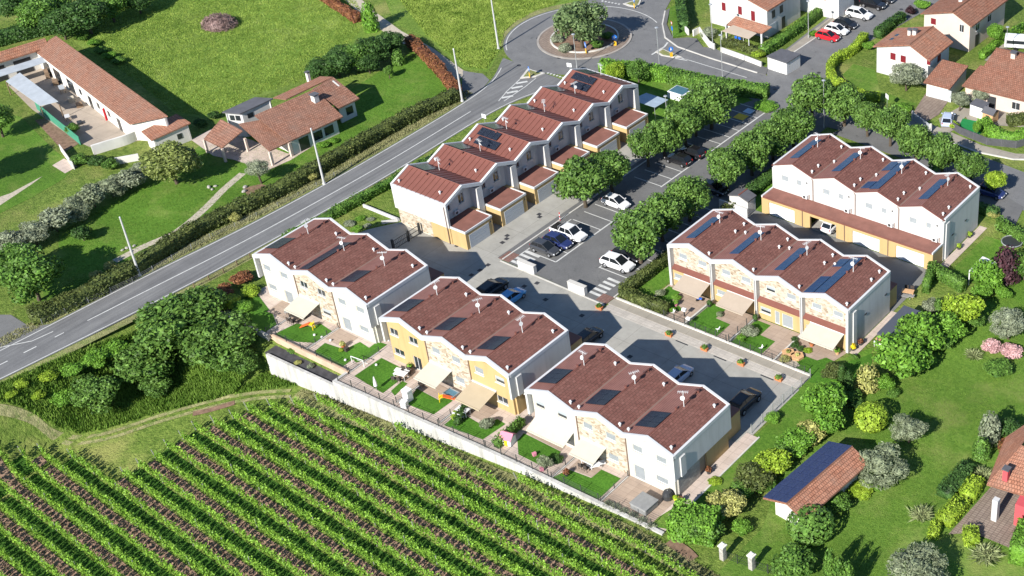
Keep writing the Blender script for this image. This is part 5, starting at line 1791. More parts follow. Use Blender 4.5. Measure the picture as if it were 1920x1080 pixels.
# verge grass by the road
ribbon('road_verge', [(roadL[i][0] - 1.1, roadL[i][1]) for i in range(len(roadL) - 6)], 1.9, 0.012, G_VERGE)
ribbon('road_verge', [(roadR[i][0] + 0.7, roadR[i][1]) for i in range(len(roadR) - 14)], 1.2, 0.010, G_VERGE)
ribbon('roundabout_verge', circ(RC, 14.1, 40, math.radians(95), math.radians(225)), 1.6, 0.014, G_VERGE)
tufts('roadside_grass', None, 7000, 0.25, T_DRY, [(p[0] - 0.4, p[1]) for p in roadL[:-8]] + [(p[0] - 2.2, p[1]) for p in roadL[:-8]][::-1], False, 0.06)
tufts('meadow_blades', [(135, 62), (330, -40), (640, -40), (690, 40), (600, 145), (470, 180), (420, 220), (330, 210), (240, 140)], 30000, 0.18, T_MEADOW, wid=0.08)
tufts('far_meadow_blades', [(720, -40), (1100, -40), (1040, 8), (1000, 22), (965, 42), (945, 60), (935, 95), (910, 130), (875, 125), (800, 65)], 30000, 0.24, T_MEADOW, wid=0.12)

# ================================================================ estate hedges
hedge('clipped hedge between the car park and the lawn of the four-house terrace', [(-98.3, 106.0), (-98.2, 113), (-98.3, 121), (-98.4, 130)], 1.3, 1.3, L_HEDGE, 0.13, 44)
hedge('clipped hedge along the footpath at the first courtyard garden', [(-98.3, 106.0), (-94.6, 105.9), (-91.4, 106.2)], 1.3, 1.3, L_HEDGE, 0.13, 44)
hedge('hedge along the parking side of the upper white terrace', [(-98.4, 133), (-98.6, 146)], 1.3, 1.4, L_DARK, 0.14, 40)
hedge('green hedge behind the white terrace along the rear parking', [(-97.0, 146.4), (-80, 146.4), (-67.5, 146.2)], 1.1, 1.3, L_DARK, 0.14, 36)
hedge('tall hedge at the roundabout end of the six-house terrace', [(-128.6, 154.6), (-118, 156.4), (-112.5, 158.2)], 1.8, 2.0, L_MID, 0.17, 36)
hedge('green hedge beside the last house by the roundabout road', [(-139.5, 151.0), (-134, 153.2), (-128.6, 154.6)], 1.7, 2.2, L_BRIGHT, 0.17, 36)
plant('tree', L_LIMEY, 1152, 133, 1.7, 3.2, 'yellow-green small tree by the last house, left of two', trunk=0.3)
plant('tree', L_MID, 1196, 132, 1.9, 3.6, 'green small tree by the last house, right of two', trunk=0.3)
hedge('clipped green hedge wall at the lawn corner beside the white terrace', [(-68.8, 130.2), (-63.4, 128.9)], 0.9, 1.7, L_MID, 0.12, 48)
hedge('clipped hedge between rear courtyard and corner garden', [(-68.6, 130.6), (-67.2, 126.2)], 0.9, 1.6, L_MID, 0.12, 48)
hedge('tall green hedge at the far right beyond the white terrace lawn', [(-66.4, 144.0), (-61.5, 142.2), (-52, 139.5)], 0.9, 1.7, L_MID, 0.13, 40)
hedge('low dark hedge strip on the roadside lawn behind the roadside terrace', [(-143.0, 92), (-142.6, 100), (-142.2, 108), (-141.8, 120)], 1.2, 1.1, L_MID, 0.15, 36, wob=0.2)
hedge('dark low hedge between the second and third ochre gardens', [(-98.2, 77.6), (-99.6, 81.0)], 0.7, 0.9, L_DARK, 0.12, 48)
hedge('clipped hedge between the ochre terrace garden and the play house garden', [(-92.0, 77.2), (-92.3, 81.6)], 0.9, 1.0, L_MID, 0.12, 48)
# hedge between the house side lawn and the big garden
sh = [((1413, 890), 2.0, 2.4, L_HEDGE, 'dark reddish leafy shrub'), ((1449, 866), 1.9, 2.4, L_LIMEY, 'yellow-green rounded shrub'), ((1493, 826), 1.8, 2.4, L_BRIGHT, 'bright green rounded shrub'),
      ((1521, 808), 1.5, 2.6, L_GOLD, 'golden upright shrub'), ((1364, 944), 1.9, 2.6, L_GOLD, 'golden shrub with bare tips'), ((1391, 988), 0.9, 1.3, L_BRIGHT, 'small bright green shrub'), ((1430, 905), 1.2, 1.6, L_MID, 'mid green shrub')]
for (p, r, h, m, w) in sh:
    plant('bush', m, p[0], p[1], r * 1.15, h * 1.1, w + ' in the border below the nearest terrace, near %s' % {1413: 'its middle', 1449: 'the shed', 1493: 'its upper part', 1521: 'its upper end', 1364: 'its lower end', 1391: 'the gate pillar', 1430: 'the shed eave'}[p[0]])
hedge('large bright laurel hedge block at the end of the retaining wall', [(-68.6, 77.6), (-64.3, 79.2)], 3.0, 2.6, L_BRIGHT, 0.17, 44, wob=0.16)
plant('bush', L_MID, 1318, 985, 2.2, 3.0, 'darker laurel top rising behind the bright hedge block')
big = [((1692, 668), 2.7, 4.8, L_BRIGHT, 'tall bright laurel beside the dark gazebo, lower one'), ((1726, 624), 2.6, 4.8, L_BRIGHT, 'tall bright laurel beside the dark gazebo, upper one'),
       ((1545, 752), 2.3, 4.2, L_BRIGHT, 'tall bright green shrub by the curved garden bed'), ((1552, 790), 1.6, 3.0, L_BRIGHT, 'lower bright green shrub under the tall one by the curved bed'),
       ((1775, 612), 2.1, 3.6, L_BRIGHT, 'green shrub mass right of the laurels, lower left'), ((1808, 578), 2.2, 3.8, L_LIMEY, 'yellow-green shrub mass right of the laurels, upper'),
       ((1765, 640), 1.3, 2.2, L_MID, 'small shrub at the foot of the shrub mass'), ((1853, 512), 1.8, 3.8, L_BRIGHT, 'upright bright green shrub left of the purple tree'),
       ((1922, 500), 1.6, 3.6, L_MID, 'green shrub at the right picture edge beside the purple tree'), ((1882, 548), 1.0, 1.4, L_BRIGHT, 'low green shrub under the purple tree')]
for (p, r, h, m, w) in big:
    plant('bush', m, p[0], p[1], r * 1.18, h * 1.1, w)
for i, (x, y, r, h, m, w) in enumerate(((1572, 735, 1.2, 2.6, L_MID, 'dark green filler shrub between the slim cypresses and the tall bright shrub'), (1600, 742, 1.1, 1.6, L_MID, 'low green filler shrub below the golden conifer'), (1470, 845, 1.4, 2.0, L_MID, 'mid green filler shrub in the middle of the border'), (1390, 915, 1.4, 2.0, L_MID, 'green filler shrub left of the dark reddish shrub'), (1342, 965, 1.4, 2.0, L_BRIGHT, 'bright filler shrub between hedge block and golden shrub'), (1660, 716, 1.3, 1.8, L_BRIGHT, 'low bright shrub at the foot of the laurels'), (1738, 672, 1.2, 1.8, L_BRIGHT, 'low bright shrub right of the laurels'), (1842, 545, 1.4, 2.4, L_BRIGHT, 'bright shrub before the white pergola'), (1830, 600, 1.2, 1.8, L_MID, 'green shrub beside the yellow-green mass'), (1675, 735, 0.9, 1.0, L_MID, 'small shrub on the lawn side of the laurels'))):
    plant('bush', m, x, y, r, h, w)
plant('column', L_PURPLE, 1888, 492, 1.9, 5.2, 'dark purple-leaved plum tree by the lawn', 'plum_tree', 'tree')
plant('column', L_GOLD, 1627, 705, 1.55, 3.4, 'golden egg-shaped conifer below the end house', 'conifer_tree', 'tree')
plant('column', L_DARK, 1592, 715, 0.65, 3.6, 'slim dark cypress left of the golden conifer')
plant('column', L_DARK, 1578, 700, 0.6, 3.0, 'slim dark cypress at the corner lawn, left of the other slim one')
plant('bush', L_HEDGE, 1563, 695, 1.5, 2.2, 'brownish shrub on the corner lawn')
plant('bush', L_OLIVE, 1747, 572, 1.3, 2.4, 'pale shrub beside the dark gazebo')
plant('column', L_MID, 1760, 574, 0.7, 2.8, 'narrow clipped green column beside the pale shrub', 'columnar_shrub', 'shrub')
plant('bush', L_DARK, 1605, 755, 0.9, 1.0, 'low dark shrub under the golden conifer')
plant('bush', L_GOLD, 1893, 407, 0.0 + 1.0, 1.3, 'small golden bush at the lawn edge by the white terrace', xy=at(1862, 400, 0.6))
# big garden, lower right
plant('ball', L_LIMEY, 1634, 780, 2.0, 3.2, 'clipped yellow-green ball shrub on the big lawn')
plant('olive', L_GREY, 1705, 803, 2.3, 2.8, 'grey olive tree beside the clipped ball', trunk=0.6)
plant('olive', L_GREY, 1652, 872, 3.1, 3.4, 'wide grey olive tree at the garden shed', trunk=0.5)
plant('olive', L_GREY, 1722, 1066, 3.4, 3.6, 'wide grey olive tree at the bottom edge', trunk=0.5)
plant('olive', L_OLIVE, 1893, 605, 2.7, 3.4, 'broad olive tree behind the pink flowers', trunk=0.7)
plant('ball', L_MID, 1520, 982, 2.6, 3.4, 'large rounded dark green shrub below the garden shed')
plant('bush', L_MID, 1568, 940, 1.7, 1.8, 'green shrub along the shed wall')
plant('bush', L_LIMEY, 1612, 918, 1.5, 0.8, 'yellow flowering ground cover below the wide olive')
plant('bush', L_BRIGHT, 1638, 905, 1.0, 0.9, 'bright green ground cover below the wide olive')
plant('bush', L_MID, 1490, 1055, 2.3, 2.8, 'leafy green shrub at the bottom edge left of the cypresses')
for i, (x, y) in enumerate(((1556, 1058), (1573, 1072), (1590, 1082))):
    plant('column', L_MID, x, y, 0.75, 4.6, 'slim green cypress at the bottom edge, %s of three' % ('left', 'middle', 'right')[i], group='three cypresses at the bottom edge')
plant('bush', L_PINK, 1858, 648, 1.2, 1.3, 'pink flowering shrub left of the other pink one')
plant('bush', L_PINK, 1897, 655, 1.4, 1.3, 'pink flowering shrub below the broad olive, right one')
plant('bush', L_MID, 1872, 690, 1.8, 1.6, 'green shrub below the pink flowers')
plant('spiky', L_PALM, 1826, 660, 1.0, 1.2, 'pale spiky yucca left of the pink flowers')
plant('spiky', L_PALM, 1728, 958, 1.2, 1.4, 'pale spiky yucca on the lawn beside the box hedges')
plant('spiky', L_PALM, 1842, 884, 1.1, 1.4, 'pale spiky yucca above the box hedges')
plant('spiky', L_PALM, 1850, 1034, 1.4, 1.3, 'pale spiky yucca below the brick terrace')
plant('column', L_OLIVE, 1856, 800, 1.3, 4.4, 'pale slender conifer beside the red house', 'conifer_tree', 'tree')
plant('column', L_MID, 1841, 838, 1.1, 3.0, 'darker slender conifer left of the pale one', 'conifer_tree', 'tree')
plant('bush', L_RED, 1893, 838, 1.4, 1.2, 'red-leaved shrub behind the red house')
plant('bush', L_DARK, 1893, 800, 1.6, 2.6, 'dark shrub behind the pale conifer')
hedge('dark low hedge upper part beside the box hedges', pl((1770, 935), (1800, 900), (1818, 880)), 1.8, 1.0, L_DARK, 0.14, 44)
hedge('clipped box hedge block nearest the red house', pl((1812, 940), (1832, 905)), 1.7, 1.0, L_LIMEY, 0.11, 55, 'box_hedge')
hedge('clipped box hedge block in the middle of the terrace edge', pl((1768, 985), (1805, 945)), 1.8, 1.0, L_LIMEY, 0.11, 55, 'box_hedge')
hedge('small clipped box hedge at the lower terrace corner', pl((1742, 998), (1762, 1002)), 1.8, 0.8, L_LIMEY, 0.11, 55, 'box_hedge')
hedge('clipped box hedge below the brick terrace', pl((1806, 1012), (1835, 1012)), 1.8, 1.0, L_LIMEY, 0.11, 55, 'box_hedge')
hedge('tall bright clipped hedge at the bottom right corner', pl((1915, 1062), (1930, 1010)), 2.4, 2.6, L_BRIGHT, 0.15, 46)
# top right gardens
hedge('curved clipped hedge round the white villa lawn', smooth_line(pl((1622, 75), (1600, 100), (1568, 118), (1556, 140), (1572, 165), (1610, 185), (1650, 190)), 4), 1.2, 1.4, L_LIMEY, 0.14, 40)
plant('bush', L_BRIGHT, 1628, 85, 1.1, 1.6, 'round bush at the corner of the white villa')
plant('olive', L_OLIVE, 1700, 140, 3.2, 3.8, 'large round olive tree before the white villa', trunk=0.8)
plant('bush', L_BRIGHT, 1690, 200, 1.7, 1.4, 'bright bush by the sign at the villa drive')
plant('olive', L_OLIVE, 1800, 185, 1.8, 2.6, 'small olive tree at the brown-roofed house, left of two', trunk=0.8)
plant('olive', L_OLIVE, 1838, 178, 1.6, 2.4, 'small olive tree at the brown-roofed house, right of two', trunk=0.8)
hedge('dark hedge along the side street below the cars', pl((1645, 72), (1672, 50), (1692, 38)), 1.4, 1.5, L_DARK, 0.15, 38)
plant('bush', L_PURPLE, 1707, 18, 1.0, 1.9, 'dark purple bush at the side street')
plant('bush', L_BRIGHT, 1730, 8, 1.6, 1.6, 'bright green bush at the top edge')
plant('tree', L_BRIGHT, 1866, 60, 1.6, 2.8, 'bright green young tree beside the pinkish house', trunk=0.8)
hedge('green hedge along the path beside the pinkish house', pl((1840, 112), (1870, 85), (1920, 55)), 1.0, 1.2, L_BRIGHT, 0.14, 40)
hedge('bright hedge around the small garden with the toy house', smooth_line(pl((1840, 238), (1870, 262), (1910, 266), (1960, 240)), 3), 1.6, 1.5, L_BRIGHT, 0.15, 40)
hedge('brownish hedge beside the toy house at the right edge', pl((1890, 235), (1950, 225)), 1.6, 1.4, L_HEDGE, 0.15, 40)
plant('bush', L_LIMEY, 1788, 232, 0.9, 1.4, 'small palm-like bush by the parked blue car')
plant('tree', L_BRIGHT, 1832, 238, 0.7, 1.8, 'slim young tree in the artificial lawn', 'young_tree', 'tree', trunk=0.6)
hedge('hedge in front of the white house with red shutters', pl((1356, 85), (1384, 90), (1402, 96), (1430, 108)), 1.3, 1.2, L_HEDGE, 0.15, 40)
hedge('long hedge beside the street at the red-shutter house', pl((1430, 105), (1470, 78), (1510, 50), (1545, 22)), 1.4, 1.4, L_MID, 0.15, 38)
plant('bush', L_LIMEY, 1422, 100, 1.2, 1.5, 'pale green bush at the corner of the front hedge')
plant('olive', L_OLIVE, 1328, 60, 1.6, 2.0, 'grey-green bush behind the garden wall by the roundabout', 'shrub', 'shrub')
hedge('dark tall hedge inside the garden at the roundabout exit', pl((1283, 60), (1278, 30), (1274, -20)), 1.6, 1.9, L_DARK, 0.16, 36)
psheet('corner_grass', [(1256, 15), (1253, 40), (1262, 70), (1288, 66), (1272, 40), (1270, 5)], 0.125, G_LAWN)
plant('bush', L_BRIGHT, 1525, 62, 0.9, 1.2, 'round bush in the street hedge')
# plants at the car park ends and in the courtyard gardens
plant('bush', L_BRIGHT, 1436, 198, 1.9, 1.0, 'low green planting at the far end of the car park')
# gardens facing the vineyard
small = [((912, 792), 0.9, 1.5, L_OLIVE, 'grey-green bush in the ochre terrace garden'), ((856, 778), 0.7, 1.1, L_LIMEY, 'yellow-green leafy plant in the ochre terrace garden'),
         ((1022, 865), 0.9, 1.6, L_GREY, 'grey-leaved small tree in the nearest terrace first garden'), ((1045, 858), 0.7, 1.0, L_DARK, 'dark bush beside the grey-leaved small tree'),
         ((640, 740 - 85), 0.4, 0.5, L_LIMEY, 'tiny shrub by the first lawn'), ((545, 645), 0.6, 0.7, L_MID, 'shrub on the shaded terrace bed'), ((555, 668), 0.5, 0.6, L_GOLD, 'golden shrub on the lower terrace'),
         ((580, 655 + 20), 0.5, 0.6, L_OLIVE, 'pale shrub on the lower terrace'), ((1448, 782), 0.9, 1.2, L_BRIGHT, 'bright fountain grass at the end of the courtyard'),
         ((1405, 618), 1.1, 1.5, L_OLIVE, 'pale leafy shrub in the third courtyard garden'), ((1390, 632), 0.6, 0.8, L_BRIGHT, 'small bright shrub in the third courtyard garden'),
         ((1238, 548), 0.7, 1.0, L_GREY, 'grey bush at the corner of the first courtyard garden'), ((1268, 555), 0.6, 0.9, L_BRIGHT, 'leafy pot plant in the first courtyard garden'),
         ((1260, 580), 0.5, 0.7, L_BRIGHT, 'bright plant inside the footpath hedge'), ((1350, 588), 0.5, 0.6, L_GREY, 'silver shrub in a white box by the second lawn'),
         ((1490, 645), 0.55, 0.8, L_DARK, 'clipped dark ball plant by the wooden planters, left'), ((1500, 652), 0.5, 0.7, L_DARK, 'clipped dark ball plant by the wooden planters, right'),
         ((1490, 635), 0.45, 0.7, L_DARK, 'clipped dark ball plant by the wooden planters, rear'), ((1515, 655), 0.6, 0.5, L_LIMEY, 'yellow-green plant by the last awning'),
         ((1472, 672), 0.7, 0.8, L_GOLD, 'pale plant inside the gravel planting by the gate'), ((1602, 668), 0.5, 0.8, L_MID, 'green shrub at the end house corner'),
         ((1340, 900), 0.8, 0.6, L_LIMEY, 'yellow-green plants at the foot of the stone end wall'), ((1262, 965), 0.0 + 0.5, 0.6, L_OLIVE, 'lavender tuft at the wall end')]
for (p, r, h, m, w) in small:
    plant('bush', m, p[0], p[1], r, h, w)
for i, (x, y) in enumerate(((1140, 943), (1153, 948), (1168, 956), (1186, 964), (1203, 974), (1220, 984))):
    plant('spiky', L_OLIVE, x, y, 0.55, 0.7, 'grass tuft along the wall by the covered spa, %s from the left' % ORD[i], 'grass_tuft', 'plant', 'grass tufts on the wall')
tufts('garden_blades', [(1480, 870), (1560, 795), (1680, 705), (1790, 605), (1925, 525), (1925, 800), (1800, 900), (1700, 1010), (1640, 1085), (1440, 1085), (1440, 1000)], 26000, 0.10, T_GREEN, wid=0.05)
tufts('villa_lawn_blades', [(120, 430), (280, 340), (400, 270), (640, 190), (780, 100), (850, 170), (740, 240), (560, 340), (380, 430), (120, 570)], 20000, 0.10, T_GREEN, wid=0.05)
# ================================================================ other houses
M_REDSHUT = plain('dark_red_shutter', (0.16, 0.012, 0.018), 0.6)
M_PINKPL = plain('pinkish_house_plaster', (0.56, 0.46, 0.40), 0.9, 0.15, 0.06, 0.6)
M_OFFWHITE = plain('offwhite_plaster', (0.62, 0.60, 0.56), 0.9, 0.15, 0.08, 0.6)
M_REDPL = plain('raspberry_plaster', (0.50, 0.085, 0.095), 0.9, 0.15, 0.06, 0.6)
M_WOOD = plain('weathered_wood', (0.24, 0.165, 0.11), 0.85, 0.15, 0.2, 2)
M_SLATE = plain('dark_grey_roofing', (0.10, 0.10, 0.11), 0.6, 0.3, 0.15, 1)
M_CORR = plain('grey_corrugated_sheet', (0.36, 0.39, 0.42), 0.5, 0.35, 0.12, 0.8)

def gable_house(label, name, r0, r1, zr, eL, eR, zeL, zeR, wall, roof, cat='house', over=0.5, gover=0.4, wins=(), z0=0.0, thick=0.2, flip_mat=None, hip=0.0, open_walls=False):
    """gabled building. r0,r1 measured ridge ends at height zr; eL,eR one measured point on each eave. Local x runs r0->r1, +y is left."""
    a, b = (r0[:2] if len(r0) == 3 else at(*r0, zr)), (r1[:2] if len(r1) == 3 else at(*r1, zr))
    dx, dy = b[0] - a[0], b[1] - a[1]
    L = math.hypot(dx, dy)
    rz = math.atan2(dy, dx)
    nx_, ny_ = -dy / L, dx / L
    def off(p, z):
        q = at(*p, z)
        return (q[0] - a[0]) * nx_ + (q[1] - a[1]) * ny_
    wl = abs(off(eL, zeL)) if isinstance(eL, tuple) else eL
    wr = abs(off(eR, zeR)) if isinstance(eR, tuple) else eR
    e = empty(name, (a[0], a[1], 0.0), rz, label, cat)
    x0, x1 = gover, L - gover
    yl, yr = max(0.15, wl - over), -max(0.15, wr - over)
    zl = zr - (zr - zeL) * (yl / wl) - thick
    zq = zr - (zr - zeR) * (-yr / wr) - thick
    zt = zr - thick
    if not open_walls:
        t = 0.3
        for xa, xb in ((x0, x0 + t), (x1 - t, x1)):
            MB().ext([(xa, yr, z0), (xa, yl, z0), (xa, yl, zl), (xa, 0, zt), (xa, yr, zq)], (xb - xa, 0, 0)).build('gable_wall', wall, e)
        MB().box(x0 + t, x1 - t, yl - t, yl, z0, zl).build('wall', wall, e)
        MB().box(x0 + t, x1 - t, yr, yr + t, z0, zq).build('wall', wall, e)
    MB().slab((0, -wr, zeR), (L, -wr, zeR), (L, 0, zr), (0, 0, zr), thick).build('roof_slope', roof, e)
    if wl > 0.3:
        MB().slab((L, wl, zeL), (0, wl, zeL), (0, 0, zr), (L, 0, zr), thick).build('roof_slope', flip_mat or roof, e)
        MB().cyl((0, 0, zr), (L, 0, zr), 0.11, 0.11, 6).build('ridge_tiles', roof if roof in (M_CLAY, M_CLAYBR, M_CLAYOLD) else M_REDMETAL, e)
    for (side, p, z, w, h, kind) in wins:
        # side: 'a' gable at x0, 'b' gable at x1, 'l' left eave wall, 'r' right eave wall ; p position along the wall
        b_ = MB()
        s = MB()
        def put(bb, u0, u1, v0, v1, d0, d1):
            if side == 'a':
                bb.box(x0 - d1, x0 - d0, -u1, -u0, v0, v1)
            elif side == 'b':
                bb.box(x1 + d0, x1 + d1, u0, u1, v0, v1)
            elif side == 'r':
                bb.box(u0, u1, yr - d1, yr - d0, v0, v1)
            else:
                bb.box(u0, u1, yl + d0, yl + d1, v0, v1)
        put(b_, p - w / 2, p + w / 2, z, z + h, 0.003, 0.05)
        if kind == 'red':
            o = b_.build('window', M_REDSHUT, e)
            put(s, p - w / 2 - 0.06, p + w / 2 + 0.06, z - 0.1, z - 0.02, 0.003, 0.12)
            s.build('sill', M_SILL, o)
        elif kind == 'garage':
            b_.build('garage_door', M_GDOOR2, e)
        elif kind == 'door':
            b_.build('door', M_DARKFRAME, e)
        else:
            o = b_.build('window', M_GLASS, e)
            put(s, p - w / 2 - 0.06, p + w / 2 + 0.06, z + h, z + h + 0.07, 0.003, 0.08)
            put(s, p - w / 2 - 0.06, p + w / 2 + 0.06, z - 0.08, z, 0.003, 0.10)
            put(s, p - 0.03, p + 0.03, z, z + h, 0.051, 0.07)
            s.build('frame', M_TRIM, o)
    e['L'] = L
    return e
def chimney(e, x, y, z0, z1, s=0.6, mat=None, name='chimney'):
    o = MB().box(x - s / 2, x + s / 2, y - s / 2, y + s / 2, z0, z1).build(name, mat or M_OFFWHITE, e)
    MB().box(x - s * 0.7, x + s * 0.7, y - s * 0.7, y + s * 0.7, z1 + 0.15, z1 + 0.27).box(x - s * .45, x - s * .3, y - s * .45, y + s * .45, z1, z1 + 0.15).box(x + s * .3, x + s * .45, y - s * .45, y + s * .45, z1, z1 + 0.15).build('chimney_cap', M_SLATE, o)
    return o
def plane_roof(e, pix, mat, t=0.16, name='roof_slope'):
    """single roof plate from four measured corners (px,py,z): eave, eave, ridge, ridge"""
    P = []
    for px, py, z in pix:
        x, y = at(px, py, z)
        P.append((x - e.location.x, y - e.location.y, z))
    return MB().slab(*P, t).build(name, mat, e), P
def posts(e, P, s, mat, ztop=None, name='post'):
    for p in P:
        MB().box(p[0] - s / 2, p[0] + s / 2, p[1] - s / 2, p[1] + s / 2, 0.0, p[2] if ztop is None else ztop).build(name, mat, e)

def mono_house(e, pix, wall, roof, over=0.45, t=0.18, walls=(0, 1, 2, 3), wins=()):
    """roof plate over four walls, added to e; wins: (edge, fraction, z, w, h)"""
    _, P = plane_roof(e, pix, roof, t)
    P = [np.array(p) for p in P]
    c = sum(P) / 4
    nrm = np.cross(P[1] - P[0], P[3] - P[0])
    zat = lambda x, y: P[0][2] - (nrm[0] * (x - P[0][0]) + nrm[1] * (y - P[0][1])) / nrm[2]
    Q = []
    for p in P:
        d = c[:2] - p[:2]
        q = p[:2] + d / np.linalg.norm(d) * over * 1.4
        Q.append((q[0], q[1]))
    for i in range(4):
        if i not in walls:
            continue
        p, q = np.array(Q[i]), np.array(Q[(i + 1) % 4])
        u = (q - p) / np.linalg.norm(q - p)
        n_ = np.array([-u[1], u[0]])
        if np.dot(c[:2] - p, n_) < 0:
            n_ = -n_
        za, zb = zat(*p) - t, zat(*q) - t
        MB().ext([(p[0], p[1], 0), (q[0], q[1], 0), (q[0], q[1], zb), (p[0], p[1], za)], (n_[0] * 0.25, n_[1] * 0.25, 0)).build('wall', wall, e)
        for (ed, f, z, w, hh) in wins:
            if ed == i:
                m = p + (q - p) * f - n_ * 0.02
                MB().obox((m[0], m[1], z + hh / 2), w, 0.06, hh, math.atan2(u[1], u[0])).build('window' if z > 0.3 else 'door', M_GLASS, e)
    return P
# ---- white villa with red shutters (upper right) and neighbours
h = gable_house('white villa with bright clay roof and round olive tree before it', 'villa', (1705, 84), (1750, 49), 6.3, (1648, 78), (1771, 92), 4.5, 4.5, M_WHITE, M_CLAYBR, wins=(
    ('a', 3.2, 3.6, 0.55, 1.1, 'red'), ('a', -1.2, 2.9, 0.9, 1.1, 'red'), ('a', -3.0, 2.9, 0.9, 1.1, 'red'), ('a', 4.6, 0.0, 1.3, 2.1, 'door'), ('r', 4, 2.6, 1.0, 1.1, 'red'), ('a', -2.2, 0.9, 1.0, 1.0, 'glass')), flip_mat=None)
chimney(h, 4.3, 1.4, 5.2, 6.6, 0.55, M_CLAYBR if False else M_OFFWHITE)
chimney(h, 4.3, 2.3, 5.0, 6.4, 0.5)
for k in (2.8, 4.4):
    MB().obox((k, 4.6, 5.02), 0.8, 0.55, 0.08, 0, math.radians(-12)).build('skylight', M_GLASS, h)
h = gable_house('pinkish gabled house at the top right with one red shutter', 'house', (1786, 22), (1858, -30), 6.4, (1716, 32), (1826, 47), 4.7, 4.7, M_PINKPL, M_CLAYOLD, wins=(
    ('a', -3.6, 3.2, 0.9, 1.0, 'red'), ('a', 1.6, 3.2, 0.7, 1.2, 'glass'), ('a', -3.2, 0.8, 1.0, 1.0, 'glass'), ('r', 3, 2.8, 1.0, 1.1, 'glass'), ('r', 7, 2.8, 1.0, 1.1, 'glass'), ('r', 3, 0.1, 1.2, 2.0, 'door')))
chimney(h, 5.0, 1.2, 5.6, 7.0, 0.6)
h = gable_house('large house with old brown tiled roof at the right edge', 'house', (1868, 90), (1990, 118), 5.2, 4.5, (1885, 180), 3.2, 2.9, M_PINKPL, M_CLAYOLD, wins=(
    ('r', 3.6, 0.0, 1.4, 2.0, 'door'), ('r', 1.4, 0.9, 0.9, 1.1, 'glass'), ('r', 7.5, 0.9, 1.2, 1.1, 'glass')))
chimney(h, 3.4, -1.2, 4.2, 5.6, 0.7, M_CLAYOLD if False else M_PINKPL)
MB().obox((2.6, -3.4, 3.92), 0.7, 0.9, 0.08, 0, math.radians(22)).build('skylight', M_CORR, h)
h = gable_house('small old-tiled wing joining garage and large brown-roofed house', 'house_wing', (1838, 122), (1866, 130), 3.6, 0.25, (1838, 170), 3.4, 2.5, M_PINKPL, M_CLAYOLD, over=0.4)
h = gable_house('double garage with brown tiled roof beside the paved drive', 'garage_building', (1767, 111), (1816, 123), 3.5, 0.25, (1764, 162), 3.3, 2.4, M_OFFWHITE, M_CLAYOLD, 'garage', over=0.3, wins=(('r', 2.6, 0.0, 4.0, 1.9, 'garage'),))
psheet('garage_drive', [(1742, 165), (1786, 178), (1760, 215), (1725, 235), (1708, 218)], 0.06, M_COBBLE)
psheet('house_terrace', [(1850, 200), (1925, 215), (1935, 240), (1870, 235), (1815, 225), (1800, 205)], 0.054, M_TAUPE)
psheet('artificial_lawn', [(1805, 222), (1835, 228), (1850, 245), (1822, 258), (1795, 242)], 0.060, plain('plastic_turf', (0.02, 0.20, 0.06), 0.9, 0.1, 0.1, 2))
psheet('car_drive', [(1760, 222), (1800, 200), (1820, 205), (1795, 240), (1780, 248), (1765, 240)], 0.058, M_TAUPE)
psheet('house_path', [(1840, 110), (1862, 85), (1880, 72), (1895, 78), (1858, 118)], 0.020, M_TAUPE)
# house with red shutters at the top, its porch and pergola
hx, hy = at(1440, 20, 5.2)
h = gable_house('white house with dark red shutters and clay roof at the top edge', 'house', (hx - 6.3, hy, 0), (hx - 6.3, hy + 10.5, 0), 6.9, 6.3, 6.3, 5.2, 5.2, M_WHITE, M_CLAYBR, wins=(
    ('a', -2.9, 2.9, 0.75, 1.4, 'red'), ('a', 0.4, 3.0, 0.75, 1.4, 'red'), ('a', 3.0, 2.5, 0.75, 1.7, 'red'), ('r', 2.2, 3.0, 0.9, 1.3, 'door'), ('r', 4.5, 3.0, 0.9, 1.3, 'door'), ('r', 1.8, 0.1, 2.2, 2.0, 'garage'), ('r', 5.0, 0.1, 1.0, 2.0, 'door')))
x_, y_ = at(1400, 60)
p_ = empty('tiled_porch', (x_, y_, 0), 0, 'orange tiled porch in front of the house with red shutters', 'porch')
_, P = plane_roof(p_, [(1362, 46, 2.5), (1428, 62, 2.5), (1447, 50, 3.3), (1380, 30, 3.3)], M_CLAYBR)
posts(p_, [P[0], P[1]], 0.3, M_WHITE, 2.35)
p_ = empty('fabric_pergola', (x_, y_, 0), 0, 'beige cloth pergola before the tiled porch', 'pergola')
_, P = plane_roof(p_, [(1353, 58, 2.3), (1404, 73, 2.3), (1419, 62, 2.7), (1375, 47, 2.7)], M_AWN3, 0.05, 'canopy')
posts(p_, [P[0], P[1]], 0.1, M_TRIM, 2.28)
gw_ = tag(strip('garden_wall', pl((1300, 68), (1312, 62), (1318, 72), (1330, 88), (1340, 94)), 0.25, 0, 1.1, M_OFFWHITE), 'low white garden wall bending round the corner by the roundabout', 'wall')
tag(strip('garden_wall', pl((1352, 98), (1400, 115), (1428, 126)), 0.25, 0, 0.9, M_OFFWHITE), 'low white garden wall with hedge along the east road', 'wall')
tag(strip('garden_wall', pl((1272, 10), (1276, 35), (1284, 58), (1291, 66)), 0.25, 0, 1.0, M_OFFWHITE), 'narrow white wall beside the grassy corner', 'wall')
h = gable_house('white neighbouring house at the top edge behind the street hedge', 'house', (hx + 1.2, hy + 12, 0), (hx + 1.2, hy + 22, 0), 6.6, 6.0, 5.0, 5.0, 5.2, M_WHITE, M_CLAYBR, wins=(
    ('r', 3, 3.0, 0.9, 1.3, 'door'), ('r', 6.0, 0.1, 1.6, 2.0, 'door'), ('a', 1.5, 3.0, 0.8, 1.3, 'red'), ('a', -1.5, 3.0, 0.8, 1.3, 'red')))
